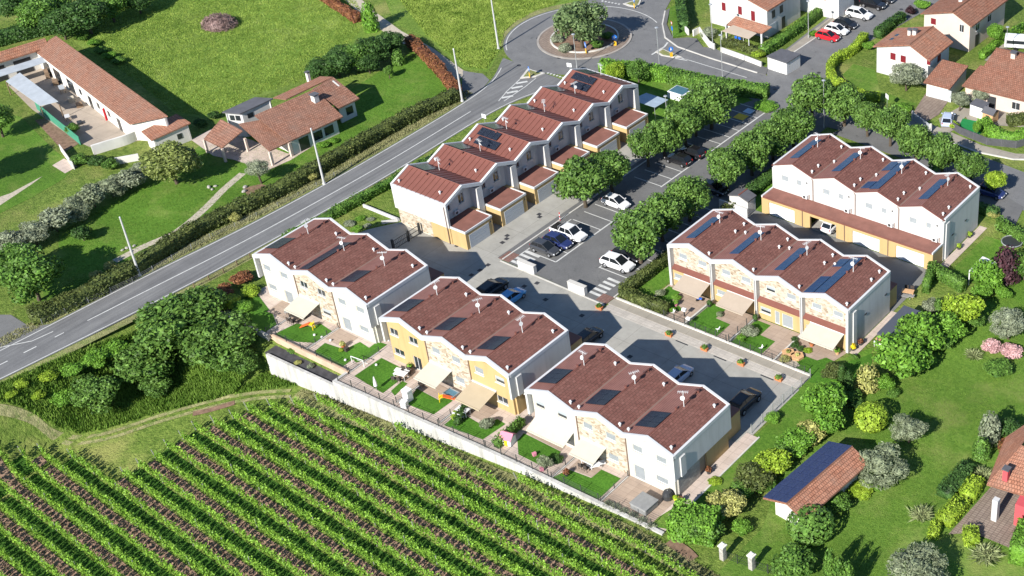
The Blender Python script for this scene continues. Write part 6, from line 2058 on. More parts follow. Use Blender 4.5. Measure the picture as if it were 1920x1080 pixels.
# refuse shelter at the street corner
e = empty('refuse_shelter', (*at(1470, 122), 0), 0, 'small white slatted refuse shelter with dark flat roof at the street corner', 'shelter')
_, P = plane_roof(e, [(1437, 105, 2.3), (1475, 118, 2.2), (1502, 101, 2.3), (1465, 91, 2.4)], M_SLATE, 0.15)
for a_, b_, nm in ((P[0], P[1], 7), (P[1], P[2], 5), (P[2], P[3], 7), (P[3], P[0], 5)):
    for k in range(nm):
        t0, t1 = (k + 0.06) / nm, (k + 0.94) / nm
        xa, ya = a_[0] + (b_[0] - a_[0]) * t0, a_[1] + (b_[1] - a_[1]) * t0
        xb, yb = a_[0] + (b_[0] - a_[0]) * t1, a_[1] + (b_[1] - a_[1]) * t1
        ln = math.hypot(xb - xa, yb - ya)
        MB().obox(((xa + xb) / 2 * 0.94, (ya + yb) / 2 * 0.94, 1.02), ln, 0.06, 2.0, math.atan2(yb - ya, xb - xa)).build('slat', M_GREYMETAL, e)
# small white shed by the upper terrace
gable_house('small white garden shed with grey roof between the two four-house terraces', 'garden_shed', (1385, 366), (1401, 354), 2.8, (1374, 358), (1412, 371), 2.3, 2.3, M_WHITE, M_SLATE, 'shed', 0.15, 0.1)
tag(MB().box(-100.2, -95.6, 128.7, 128.95, 0, 1.3).build('boundary_wall', M_WHITE), 'low white wall in front of the small garden shed', 'wall')

# ---- garden shed with solar roof, lower right
h = gable_house('open garden shed with red tiled slope and blue solar slope', 'garden_shed', (1475, 944), (1598, 837), 3.4, (1492, 881), (1560, 930), 2.35, 2.4, M_OFFWHITE, M_CLAYBR, 'shed', 0.9, 0.8)
L_ = h['L']
ang = math.atan2(3.4 - 2.35, abs(at(1492, 881, 2.35)[0] - at(1475, 944, 3.4)[0]))
a0, b0 = at(1475, 944, 3.4), at(1598, 837, 3.4)
wl_ = abs((at(1492, 881, 2.35)[0] - a0[0]) * -(b0[1] - a0[1]) / L_ + (at(1492, 881, 2.35)[1] - a0[1]) * (b0[0] - a0[0]) / L_)
ang = math.atan2(3.4 - 2.35, wl_)
sl = math.hypot(wl_, 1.05)
npx, npy = 9, 3
me = MB().box(-(L_ / npx) / 2 + 0.02, (L_ / npx) / 2 - 0.02, -(sl / npy) / 2 + 0.02, (sl / npy) / 2 - 0.02, 0, 0.05).mesh('solar_panel')
M_PVS = pv_mat('shed_solar_cell', (0.020, 0.030, 0.085), (0.028, 0.042, 0.115))
me.materials.append(M_PVS)
for i in range(npx):
    for j in range(npy):
        o = bpy.data.objects.new('solar_panel', me)
        COL.objects.link(o)
        o.parent = h
        f = (j + 0.5) / npy
        o.location = ((i + 0.5) * L_ / npx, wl_ * f, 3.4 - 1.05 * f + 0.06)
        o.rotation_euler = (-ang, 0, 0)

# ---- raspberry house at the lower right corner
psheet('brick_terrace', [(1778, 1002), (1865, 905), (1960, 900), (1960, 1010), (1900, 1030), (1840, 1005), (1805, 1000)], 0.10, M_COBBLE)
e = empty('raspberry_house', (*at(1930, 930), 0), 0, 'raspberry red house with clay roof and white pillar at the right edge', 'house')
plane_roof(e, [(1850, 908, 3.0), (1990, 950, 3.0), (2020, 860, 4.8), (1915, 835, 4.8)], M_CLAYBR)
plane_roof(e, [(1915, 835, 4.8), (1960, 770, 4.8), (1885, 820, 3.0), (1850, 908, 3.0)], M_CLAYBR)
wx, wy = at(1865, 975)
MB().box(wx - e.location.x - 0.3, wx - e.location.x + 0.3, wy - e.location.y - 0.3, wy - e.location.y + 0.3, 0, 2.85).build('pillar', M_WHITE, e)
wp = [at(1900, 985), at(1990, 1020), at(2030, 960), at(1930, 930)]
b = MB().prism([(p[0] - e.location.x, p[1] - e.location.y) for p in wp], 0, 2.9)
b.build('wall', M_REDPL, e)
xa, ya = at(1886, 895, 3.6)
chimney(e, xa - e.location.x, ya - e.location.y, 3.2, 4.6, 0.55, M_REDPL)
q0, q1 = at(1901, 983), at(1960, 1006)
MB().obox(((q0[0] + q1[0]) / 2 - e.location.x, (q0[1] + q1[1]) / 2 - e.location.y - 0.03, 1.45), math.hypot(q1[0] - q0[0], q1[1] - q0[1]) * 0.8, 0.08, 1.5, math.atan2(q1[1] - q0[1], q1[0] - q0[0])).build('window', M_GLASS, e)

# ---- farm, upper left
M_YARD = slab_mat('farmyard_concrete', (0.37, 0.31, 0.25), (0.40, 0.335, 0.27), 4, 4, 0.02)
psheet('farm_yard', [(20, 130), (62, 100), (245, 236), (268, 262), (180, 280), (150, 268), (60, 205), (15, 160)], 0.03, M_YARD)
h = empty('barn', (*at(180, 160), 0), 0, 'long farm barn with old clay roof facing the yard', 'barn')
mono_house(h, [(243, 232, 3.0), (62, 93, 3.0), (105, 67, 4.6), (314, 217, 4.6)], M_OFFWHITE, M_CLAY, 0.5, wins=tuple((0, f, z, w, hh) for f, z, w, hh in ((0.12, 0.0, 1.1, 2.0), (0.22, 1.1, 0.8, 0.9), (0.33, 1.1, 0.8, 0.9), (0.42, 0.0, 1.1, 2.0), (0.52, 1.1, 0.8, 0.9), (0.63, 0.0, 2.4, 2.2), (0.78, 0.0, 2.6, 2.2), (0.9, 0.0, 2.4, 2.2))))
h = gable_house('farm wing with orange clay roof at the left edge', 'barn', (-70, 118), (84, 71), 4.6, 0.25, (20, 110), 4.4, 3.3, M_OFFWHITE, M_CLAYBR, 'barn', over=0.5, wins=(('r', 4, 0, 2.6, 2.5, 'door'), ('r', 8.0, 0, 2.6, 2.5, 'door')))
MB().slab((1, -3.9, 2.4), (h['L'] - 1.5, -3.9, 2.4), (h['L'] - 1.5, -2.4, 2.8), (1, -2.4, 2.8), 0.06).build('canopy', M_CORR, h)
e = empty('metal_canopy', (*at(60, 190), 0), 0, 'grey corrugated canopy standing in the farm yard', 'canopy')
_, P = plane_roof(e, [(75, 198, 2.4), (11, 152, 2.4), (37, 136, 2.8), (109, 190, 2.8)], M_CORR, 0.08)
posts(e, P, 0.12, M_WOOD, 2.3)
h = empty('store_house', (*at(310, 240), 0), 0, 'small tiled store at the end of the long barn', 'store')
mono_house(h, [(284, 263, 2.4), (265, 246, 2.6), (331, 213, 3.0), (357, 230, 2.8)], M_OFFWHITE, M_CLAYBR, 0.3, wins=((3, 0.3, 0.9, 0.7, 0.8),))
tag(strip('farm_wall', smooth_line(pl((176, 290), (205, 281), (240, 270), (264, 258), (270, 250)), 5), 0.35, 0, 1.5, M_OFFWHITE), 'white curved wall closing the farm yard', 'wall')
tag(strip('farm_wall', pl((218, 308), (262, 300)), 0.3, 0, 1.0, M_OFFWHITE), 'short low white wall below the curved farm wall', 'wall')
tag(strip('green_screen', pl((70, 205), (110, 238), (152, 272)), 0.08, 0, 1.4, plain('green_mesh', (0.05, 0.22, 0.14), 0.9)), 'green mesh screen along the lower side of the farm yard', 'screen')
tag(strip('white_gate', pl((115, 283), (140, 318)), 0.12, 0, 1.1, M_OFFWHITE), 'white garden gate by the small paved square', 'gate')
psheet('paved_square', [(98, 310), (120, 297), (145, 312), (122, 325)], 0.030, M_PLINTH)
psheet('brown_bed', [(65, 225), (85, 222), (150, 268), (120, 285)], 0.020, M_DIRT)
psheet('dirt_path', [(-60, 390), (20, 362), (80, 330), (60, 345), (0, 385), (-60, 410)], 0.022, M_GRAVEL)
x, y = at(206, 222)
tag(MB().obox((x, y, 1.0), 0.12, 1.6, 2.0, 0.3).obox((x + 0.3, y + 0.1, 0.9), 0.7, 0.1, 1.8, 0.3).build('red_tarpaulin', plain('red_tarp', (0.55, 0.02, 0.03), 0.7)), 'bright red folded tarpaulin stand against the barn', 'tarpaulin')
MISC = [('wood_crate', (105, 158), 1.2, 0.8, 0.7, M_WOOD, 'wooden crate stack near the head of the yard', 'crate'), ('work_bench', (118, 172), 1.6, 0.8, 0.8, M_CORR, 'grey bench top beside the barn doors', 'bench'), ('hay_bale', (135, 190), 1.0, 0.9, 0.7, M_GRAVEL, 'pale straw bale heap along the barn', 'bale'),
        ('wood_crate', (150, 200), 1.0, 0.9, 0.6, M_WOOD, 'wooden crate next to the straw bale', 'crate'), ('garden_table', (128, 225), 1.1, 0.7, 0.7, M_GREYMETAL, 'white garden table in the farm yard', 'table'), ('rain_barrel', (52, 130), 1.2, 1.2, 1.3, M_SLATE, 'dark tank in the shaded yard corner', 'tank'),
        ('firewood_stack', (90, 145), 1.4, 0.6, 1.2, M_WOOD, 'firewood stack in the yard corner', 'firewood'), ('dark_planter', (150, 232), 1.0, 0.7, 0.35, M_DARKFRAME, 'black low planter in the middle of the yard', 'planter'), ('bicycle_rack', (232, 240), 1.3, 0.5, 0.8, M_DARKFRAME, 'dark iron rack at the barn corner', 'rack')]
for nm, (px, py), sx, sy, sz, m, lb, ct in MISC:
    x, y = at(px, py)
    e = empty(nm, (x, y, 0.03), -0.45, lb, ct)
    if ct in ('table', 'bench'):
        MB().box(-sx / 2, sx / 2, -sy / 2, sy / 2, sz - 0.08, sz).build('top', m, e)
        for a_ in (-1, 1):
            for b_ in (-1, 1):
                MB().box(a_ * (sx / 2 - 0.08) - 0.04, a_ * (sx / 2 - 0.08) + 0.04, b_ * (sy / 2 - 0.08) - 0.04, b_ * (sy / 2 - 0.08) + 0.04, 0, sz - 0.08).build('leg', M_WOOD, e)
    elif ct == 'tank':
        MB().lathe([(0.5, 0), (0.62, 0.1), (0.62, sz - 0.15), (0.45, sz), (0.2, sz + 0.05)], n=14).build('body', m, e)
        MB().cyl((0, 0, sz), (0, 0, sz + 0.12), 0.2, 0.2, 10).build('lid', M_DARKFRAME, e)
    elif ct == 'rack':
        for k in range(6):
            MB().tube([(-sx / 2 + k * sx / 5, -0.2, 0), (-sx / 2 + k * sx / 5, 0, sz), (-sx / 2 + k * sx / 5, 0.2, 0)], 0.025, 5).build('hoop', m, e)
        MB().cyl((-sx / 2, 0, sz - 0.05), (sx / 2, 0, sz - 0.05), 0.03, 0.03, 5).build('rail', m, e)
    else:
        for k in range(4):
            z = k * sz / 4
            MB().box(-sx / 2 + 0.03 * (k % 2), sx / 2 - 0.02 * (k % 2), -sy / 2, sy / 2 - 0.03 * (k % 2), z + 0.01, z + sz / 4 - 0.02).build('board' if ct != 'firewood' else 'log_layer', m, e)
        MB().box(-sx / 2 + 0.06, sx / 2 - 0.06, -sy / 2 + 0.06, sy / 2 - 0.06, 0, sz - 0.04).build('filling', M_WOOD if m is not M_DARKFRAME else M_DIRT, e)

# ---- tiled villa left of the road
e = empty('villa', (*at(570, 225), 0), 0, 'tiled villa of joined stepped clay roofs with a chimney, left of the road', 'house')
mono_house(e, [(540, 266, 2.7), (643, 218, 2.7), (590, 167, 4.7), (477, 216, 4.7)], M_OFFWHITE, M_CLAY, 0.7, walls=(0, 1, 3), wins=((0, 0.55, 0.6, 1.5, 1.3), (0, 0.8, 0.6, 1.5, 1.3), (0, 0.25, 0.0, 1.6, 2.0)))
mono_house(e, [(635, 203, 2.9), (674, 184, 2.9), (624, 144, 4.9), (585, 167, 4.9)], M_OFFWHITE, M_CLAY, 0.6, walls=(0, 1), wins=((0, 0.6, 0.8, 1.2, 1.2),))
plane_roof(e, [(600, 143, 4.0), (512, 183, 4.0), (536, 186, 4.85), (624, 144, 4.95)], M_CLAYBR)
_, P2 = plane_roof(e, [(505, 283, 2.35), (541, 266, 2.35), (486, 225, 3.7), (447, 232, 3.7)], M_CLAY)
posts(e, [P2[0], P2[1]], 0.35, M_PINKPL, 2.2)
_, P1 = plane_roof(e, [(416, 277, 2.3), (382, 260, 2.3), (414, 223, 3.4), (455, 245, 3.4)], M_CLAY)
posts(e, [P1[0], P1[1], P1[3]], 0.3, M_PINKPL, 2.15)
mono_house(e, [(450, 213, 4.1), (416, 210, 4.1), (478, 182, 4.4), (512, 184, 4.4)], M_WHITE, M_SLATE, 0.3, wins=((0, 0.3, 2.7, 0.7, 0.8), (0, 0.65, 2.7, 0.7, 0.8), (3, 0.75, 2.8, 0.9, 0.7)))
chx, chy = at(593, 195, 3.6)
chimney(e, chx - e.location.x, chy - e.location.y, 3.0, 5.0, 0.8)
chx, chy = at(578, 145, 4.6)
chimney(e, chx - e.location.x, chy - e.location.y, 3.0, 5.3, 0.45)
psheet('villa_terrace', [(358, 262), (400, 240), (470, 262), (540, 288), (570, 272), (585, 275), (545, 300), (500, 320), (440, 300), (400, 292)], 0.03, M_PLINTH)
ribbon('villa_path', smooth_line(pl((455, 325), (420, 355), (380, 395), (330, 435), (270, 462), (215, 490)), 4), 1.1, 0.018, M_GRAVEL)
psheet('flower_bed', [(455, 352), (490, 345), (515, 352), (505, 365), (465, 368)], 0.020, M_DIRT)

# ---- brushwood pile on the meadow
x, y = at(412, 48)
k = 2600
d = rdir(k)
d[:, 2] = np.abs(d[:, 2])
rr = RNG.random(k) ** 0.35
P = d * rr[:, None] * np.array([3.4, 2.8, 1.9])
core = MB()
sphere_core(core, (0, 0, 0.1), 2.6, 1.35, 10, 6)
Nn = rdir(k)
o = leaf_object('brushwood_pile', P, Nn, RNG.uniform(0.18, 0.5, k), leaf_mat('pinkish_twig', (0.13, 0.085, 0.075), (0.34, 0.235, 0.215)), None, 0.14, core=core, loc=(x, y, 0))
tag(o, 'pinkish brown heap of cut brushwood alone on the meadow', 'brushwood')
# ================================================================ front garden lawns and patios
LAW = {'A2': [(515, 626), (556, 606), (584, 613), (600, 606), (624, 622), (594, 643), (556, 641), (530, 634)],
       'A3': [(588, 660), (609, 643), (646, 655), (675, 641), (692, 652), (640, 689)],
       'B1': [(664, 705), (715, 671), (757, 692), (740, 707), (748, 714), (718, 737)],
       'B2': [(764, 758), (781, 728), (822, 750), (846, 736), (848, 752), (813, 777)],
       'B3': [(832, 797), (862, 772), (892, 790), (910, 800), (932, 785), (948, 795), (905, 824)],
       'C1': [(972, 852), (970, 826), (982, 812), (1052, 847), (1036, 868), (1016, 874)],
       'C2': [(1031, 898), (1066, 880), (1108, 896), (1127, 880), (1164, 897), (1117, 941)]}
for k in LAW:
    psheet('garden_lawn', LAW[k], 0.030, G_TURF)
psheet('garden_lawn', [(425, 575), (478, 545), (512, 590), (520, 612), (492, 628), (470, 612)], 0.028, G_TURF)
psheet('garden_lawn', [(692, 652), (708, 640), (726, 646), (690, 672), (668, 680), (660, 672)], 0.029, G_TURF)
psheet('garden_lawn', [(733, 733), (754, 714), (764, 719), (740, 742)], 0.029, G_TURF)
PAT = [[(500, 584), (540, 556), (590, 580), (560, 606), (540, 600)], [(610, 635), (637, 616), (671, 633), (645, 652)], [(739, 707), (768, 688), (790, 700), (762, 716)],
       [(779, 726), (800, 708), (846, 732), (822, 748)], [(876, 775), (900, 755), (935, 770), (905, 790)], [(983, 810), (1000, 795), (1068, 828), (1052, 846)],
       [(1066, 878), (1085, 862), (1128, 880), (1110, 895)]]
for p in PAT:
    psheet('patio', p, 0.036, M_PATIO)
sheet('patio', rect(-77.15, -70.9, 76.8, 81.45), 0.034, M_PATIO)
MB().box(-70.8, -69.3, 80.4, 93.4, 0.0, 0.05).build('side_walk', M_PLINTH, ground)
MB().box(-69.3, -69.12, 79.0, 93.5, 0.0, 0.12).build('edging', M_KERB, ground)
# gardens of the courtyard terrace
eg = sheet('courtyard_garden_ground', [(-95.0, 105.3), (-70.3, 105.3), (-69, 111.2), (-95.0, 111.2)], 0.010, M_PATIO)
sheet('garden_lawn', [(-88.1, 105.4), (-83.7, 105.4), (-83.7, 108.3), (-85.9, 108.4), (-85.9, 110.7), (-88.1, 110.7)], 0.030, G_TURF)
sheet('garden_lawn', [(-81.6, 105.4), (-77.3, 105.4), (-77.3, 108.4), (-79.5, 108.5), (-79.5, 110.7), (-81.6, 110.7)], 0.030, G_TURF)
sheet('garden_lawn', [(-94.8, 105.4), (-92.6, 106), (-90.0, 107.6), (-92.6, 108.5), (-92.8, 110.7), (-94.8, 110.7)], 0.030, G_TURF)
sheet('garden_lawn', [(-73.6, 107.9), (-71.2, 108.0), (-70.6, 109.0), (-68.5, 108.8), (-66.5, 112.5), (-64, 108), (-69.5, 104.2), (-73, 105.6)], 0.031, G_TURF)
MB().box(-68.8, -67.9, 111.2, 120.8, 0.0, 0.05).build('side_walk', M_PLINTH, ground)
MB().box(-68.6, -67.5, 132.5, 143.2, 0.0, 0.05).build('side_walk', M_PLINTH, ground)
for x in (-88.25, -81.75, -75.3):
    MB().box(x - 0.1, x + 0.1, 105.3, 111.0, 0, 0.30).build('garden_kerb', M_KERB, eg)
psheet('gravel_bed', [(1462, 690), (1485, 668), (1500, 685), (1484, 694)], 0.034, M_GRAVEL)

# ================================================================ fences, gates, walls
M_MESH = plain('fence_metal', (0.05, 0.055, 0.055), 0.5, 0.4, 0.1, 3)
def fence(label, pts, h, z0=0.0, gap=2.2, rails=5, mat=None, pr=0.035, rr_=0.012, name='fence', group=None, bars=0):
    """posts each a part, wires/rails each a part"""
    e = empty(name, (pts[0][0], pts[0][1], z0), 0, label, 'fence', group)
    ox, oy = pts[0]
    pm = MB().box(-pr, pr, -pr, pr, 0, h + 0.05).mesh('post')
    pm.materials.append(mat or M_MESH)
    for a, b in zip(pts[:-1], pts[1:]):
        l = math.hypot(b[0] - a[0], b[1] - a[1])
        k = max(1, round(l / gap))
        for i in range(k + 1):
            o = bpy.data.objects.new('post', pm)
            COL.objects.link(o)
            o.parent = e
            o.location = (a[0] + (b[0] - a[0]) * i / k - ox, a[1] + (b[1] - a[1]) * i / k - oy, 0)
        for r in range(rails):
            z = h * (r + 0.6) / rails
            MB().cyl((a[0] - ox, a[1] - oy, z), (b[0] - ox, b[1] - oy, z), rr_, rr_, 4).build('rail', mat or M_MESH, e)
        if bars:
            m = MB()
            nb = int(l / bars)
            for i in range(nb):
                f = (i + 0.5) / nb
                x, y = a[0] + (b[0] - a[0]) * f - ox, a[1] + (b[1] - a[1]) * f - oy
                m.cyl((x, y, 0.08), (x, y, h), 0.012, 0.012, 4, False)
            tag(m.build('bars', mat or M_MESH, e), kind='stuff')
    return e
fence('dark wire fence on the retaining wall below the ochre terrace', [(-115.0, 75.85), (-104.0, 76.15), (-93.0, 76.5)], 0.95, 0.2, 2.4, 6)
fence('dark wire fence on the retaining wall below the nearest terrace', [(-92.8, 76.5), (-82.0, 76.7), (-70.6, 76.7)], 0.95, 0.2, 2.4, 6)
fence('dark wire fence on the pinkish terrace wall of the first garden', [(-128.3, 77.6), (-115.4, 77.6)], 0.8, 0.32, 2.4, 5)
for i, (x, y1) in enumerate(((-129.45, 82.9), (-122.85, 82.9), (-115.2, 82.2), (-106.65, 82.0), (-100.05, 82.0), (-83.85, 81.2), (-77.25, 81.2))):
    f = fence('low dark divider fence between front gardens, %s from the road end' % ORD[i], [(x, 77.7 if x < -115 else 76.8), (x, y1)], 0.8, 0.0, 1.8, 5, group='dividers of the front gardens')
    MB().box(-0.09, 0.09, 0, y1 - f.location.y, 0, 0.14).build('kerb', M_KERB, f)
fence('dark railing with gates along the first and second courtyard gardens', [(-91.2, 105.16), (-86.5, 105.16), (-82.0, 105.16)], 0.9, 0.26, 1.6, 3, bars=0.22)
fence('dark railing with gates along the third and last courtyard gardens', [(-81.6, 105.16), (-77.0, 105.16), (-71.0, 105.16)], 0.9, 0.26, 1.6, 3, bars=0.22)
fence('dark railing between the second and third courtyard gardens', [(-81.75, 105.3), (-81.75, 110.8)], 0.9, 0.3, 1.8, 4)
fence('grey mesh fence closing the far end of the courtyard', [(-70.3, 93.6), (-70.2, 99.5), (-70.1, 104.9)], 1.3, 0.0, 1.9, 7, M_STEEL)
fence('dark rail fence on the roadside beside the first terrace', pl((365, 540), (420, 512), (470, 484)), 0.7, 0.0, 2.0, 2, M_WOOD, 0.05, 0.03)
fence('grey wire fence along the field edge of the roadside hedge', pl((80, 608), (250, 530), (395, 448)), 0.8, 0.0, 3.0, 4, M_STEEL, 0.03)
fence('long white-grey railing on the villa hedge stretch', pl((400, 445), (560, 368), (660, 312)), 0.6, 0.0, 3.0, 3, M_STEEL, 0.03)
fence('dark fence along the curved wall of the toy house garden', pl((1770, 232), (1800, 252), (1850, 272), (1905, 278), (1960, 262)), 1.2, 0.0, 2.0, 9, M_SLATE, 0.05, 0.05)
# double gate between the two terraces
g = empty('metal_gate', (-129.7, 98.2, 0), 0, 'black two-leaf metal gate between the roadside terrace and the six-house terrace', 'gate')
for y in (0.0, 2.6, 4.6):
    MB().box(-0.12, 0.12, y - 0.12, y + 0.12, 0, 1.7).build('post', M_DARKFRAME, g)
for y0, y1 in ((0.14, 2.46), (2.74, 4.46)):
    b = MB()
    for z in (0.15, 0.75, 1.35):
        b.box(-0.03, 0.03, y0, y1, z, z + 0.06)
    for k in range(9):
        y = y0 + (y1 - y0) * (k + 0.5) / 9
        b.box(-0.015, 0.015, y - 0.015, y + 0.015, 0.15, 1.4)
    b.build('gate_leaf', M_DARKFRAME, g)
for i, (x, y) in enumerate(((-112.0, 104.0), (-103.6, 103.85))):
    w_ = tag(MB().box(-1.35, 1.35, -0.28, 0.28, 0, 1.15).build('entrance_wall', M_WHITE, loc=(x, y, 0), bevel=0.03), 'white free-standing wall block at the car park edge, %s one' % ('left', 'right')[i], 'wall', 'white wall blocks at the car park entrance')
    MB().box(-1.38, 1.38, -0.31, 0.31, 1.152, 1.2).build('coping', M_KERB, w_)
# bed in front of the six-house terrace
tag(strip('bed_wall', pl((682, 388), (748, 415), (716, 420)), 0.22, 0, 0.45, M_WHITE), 'low white wall round the planted bed before the six-house terrace', 'wall')
psheet('planted_bed', [(640, 415), (682, 390), (738, 412), (715, 421), (668, 438)], 0.040, G_FIELD)
for i, (x, y, r) in enumerate(((655, 418, 0.8), (675, 408, 0.7), (695, 410, 0.6), (668, 428, 0.8), (688, 422, 0.6))):
    plant('bush', L_BRIGHT if i % 2 else L_OLIVE, x, y, r, r * 0.9, 'small bed plant before the six-house terrace, %s from the left' % ORD[(0, 2, 4, 1, 3)[i]])

# ================================================================ cars
M_TYRE = plain('tyre_rubber', (0.015, 0.015, 0.016), 0.9, 0.2, 0.1)
M_RIM = plain('alloy_rim', (0.42, 0.43, 0.45), 0.35, 0.5, 0.1, 3, 0.7)
M_CARGLASS = plain('car_glass', (0.012, 0.015, 0.018), 0.06, 0.6, 0.1)
M_HEADL = plain('headlight_glass', (0.75, 0.77, 0.80), 0.15, 0.5, 0.05)
M_TAILL = plain('tail_light_glass', (0.35, 0.01, 0.012), 0.2, 0.5, 0.05)
M_PLATE = plain('number_plate', (0.7, 0.7, 0.68), 0.5)
def paint(name, col, rough=0.25):
    if name in MATS:
        return MATS[name]
    t = NT(name)
    MATS[name] = t.done(tuple(col), rough, 0.5)
    t.b.inputs['Coat Weight'].default_value = 0.6
    t.b.inputs['Coat Roughness'].default_value = 0.08
    return t.m
P_WHITE = paint('white_car_paint', (0.72, 0.72, 0.73))
P_BLACK = paint('black_car_paint', (0.012, 0.012, 0.014))
P_DGREY = paint('anthracite_car_paint', (0.045, 0.047, 0.052))
P_BLUE = paint('navy_car_paint', (0.02, 0.03, 0.11))
P_CYAN = paint('light_blue_car_paint', (0.09, 0.33, 0.62))
P_RED = paint('red_car_paint', (0.55, 0.012, 0.02))
P_SILVER = paint('silver_blue_car_paint', (0.42, 0.48, 0.60))
def loft(sections):
    """closed loft through cross-sections given as lists of (x,y,z)"""
    b = MB()
    m = len(sections[0])
    for s in sections:
        b.v += s
    for i in range(len(sections) - 1):
        for j in range(m):
            k = (j + 1) % m
            b.f.append((i * m + j, i * m + k, (i + 1) * m + k, (i + 1) * m + j))
    b.f.append(tuple(range(m - 1, -1, -1)))
    b.f.append(tuple(range((len(sections) - 1) * m, len(sections) * m)))
    return b
def body_sec(x, w, z0, z1, r=0.14):
    h = w / 2
    return [(x, -h + r, z0), (x, h - r, z0), (x, h, z0 + r), (x, h * 0.985, z1 - r), (x, h - r * 1.2, z1), (x, -h + r * 1.2, z1), (x, -h * 0.985, z1 - r), (x, -h, z0 + r)]
CARS = {
    'hatch': dict(L=4.0, W=1.74, sec=[(-2.0, 1.35, .42, .75), (-1.92, 1.62, .28, .95), (-1.2, 1.74, .2, .98), (0, 1.74, .2, .95), (1.0, 1.74, .2, .90), (1.6, 1.66, .22, .82), (1.93, 1.45, .28, .70), (2.0, 1.2, .36, .6)],
                  cab=[(-1.85, 1.38, .93), (-1.45, 1.18, 1.42), (0.15, 1.20, 1.47), (1.05, 1.42, .92)], wb=(-1.22, 1.25), wr=0.31),
    'suv': dict(L=4.5, W=1.88, sec=[(-2.25, 1.5, .5, .9), (-2.18, 1.75, .34, 1.08), (-1.3, 1.88, .26, 1.10), (0, 1.88, .26, 1.08), (1.1, 1.88, .26, 1.04), (1.85, 1.8, .28, .96), (2.18, 1.6, .34, .84), (2.25, 1.3, .42, .72)],
                cab=[(-2.08, 1.52, 1.06), (-1.7, 1.30, 1.60), (0.2, 1.34, 1.66), (1.2, 1.56, 1.04)], wb=(-1.38, 1.42), wr=0.37),
    'pickup': dict(L=5.2, W=1.88, sec=[(-2.6, 1.7, .5, 1.05), (-2.5, 1.82, .4, 1.08), (-1.3, 1.88, .34, 1.08), (0.3, 1.88, .34, 1.10), (1.3, 1.88, .34, 1.08), (2.1, 1.84, .36, 1.02), (2.5, 1.7, .4, .92), (2.6, 1.4, .48, .8)],
                   cab=[(-0.95, 1.55, 1.08), (-0.7, 1.36, 1.70), (0.75, 1.38, 1.74), (1.45, 1.56, 1.08)], wb=(-1.6, 1.62), wr=0.40)}
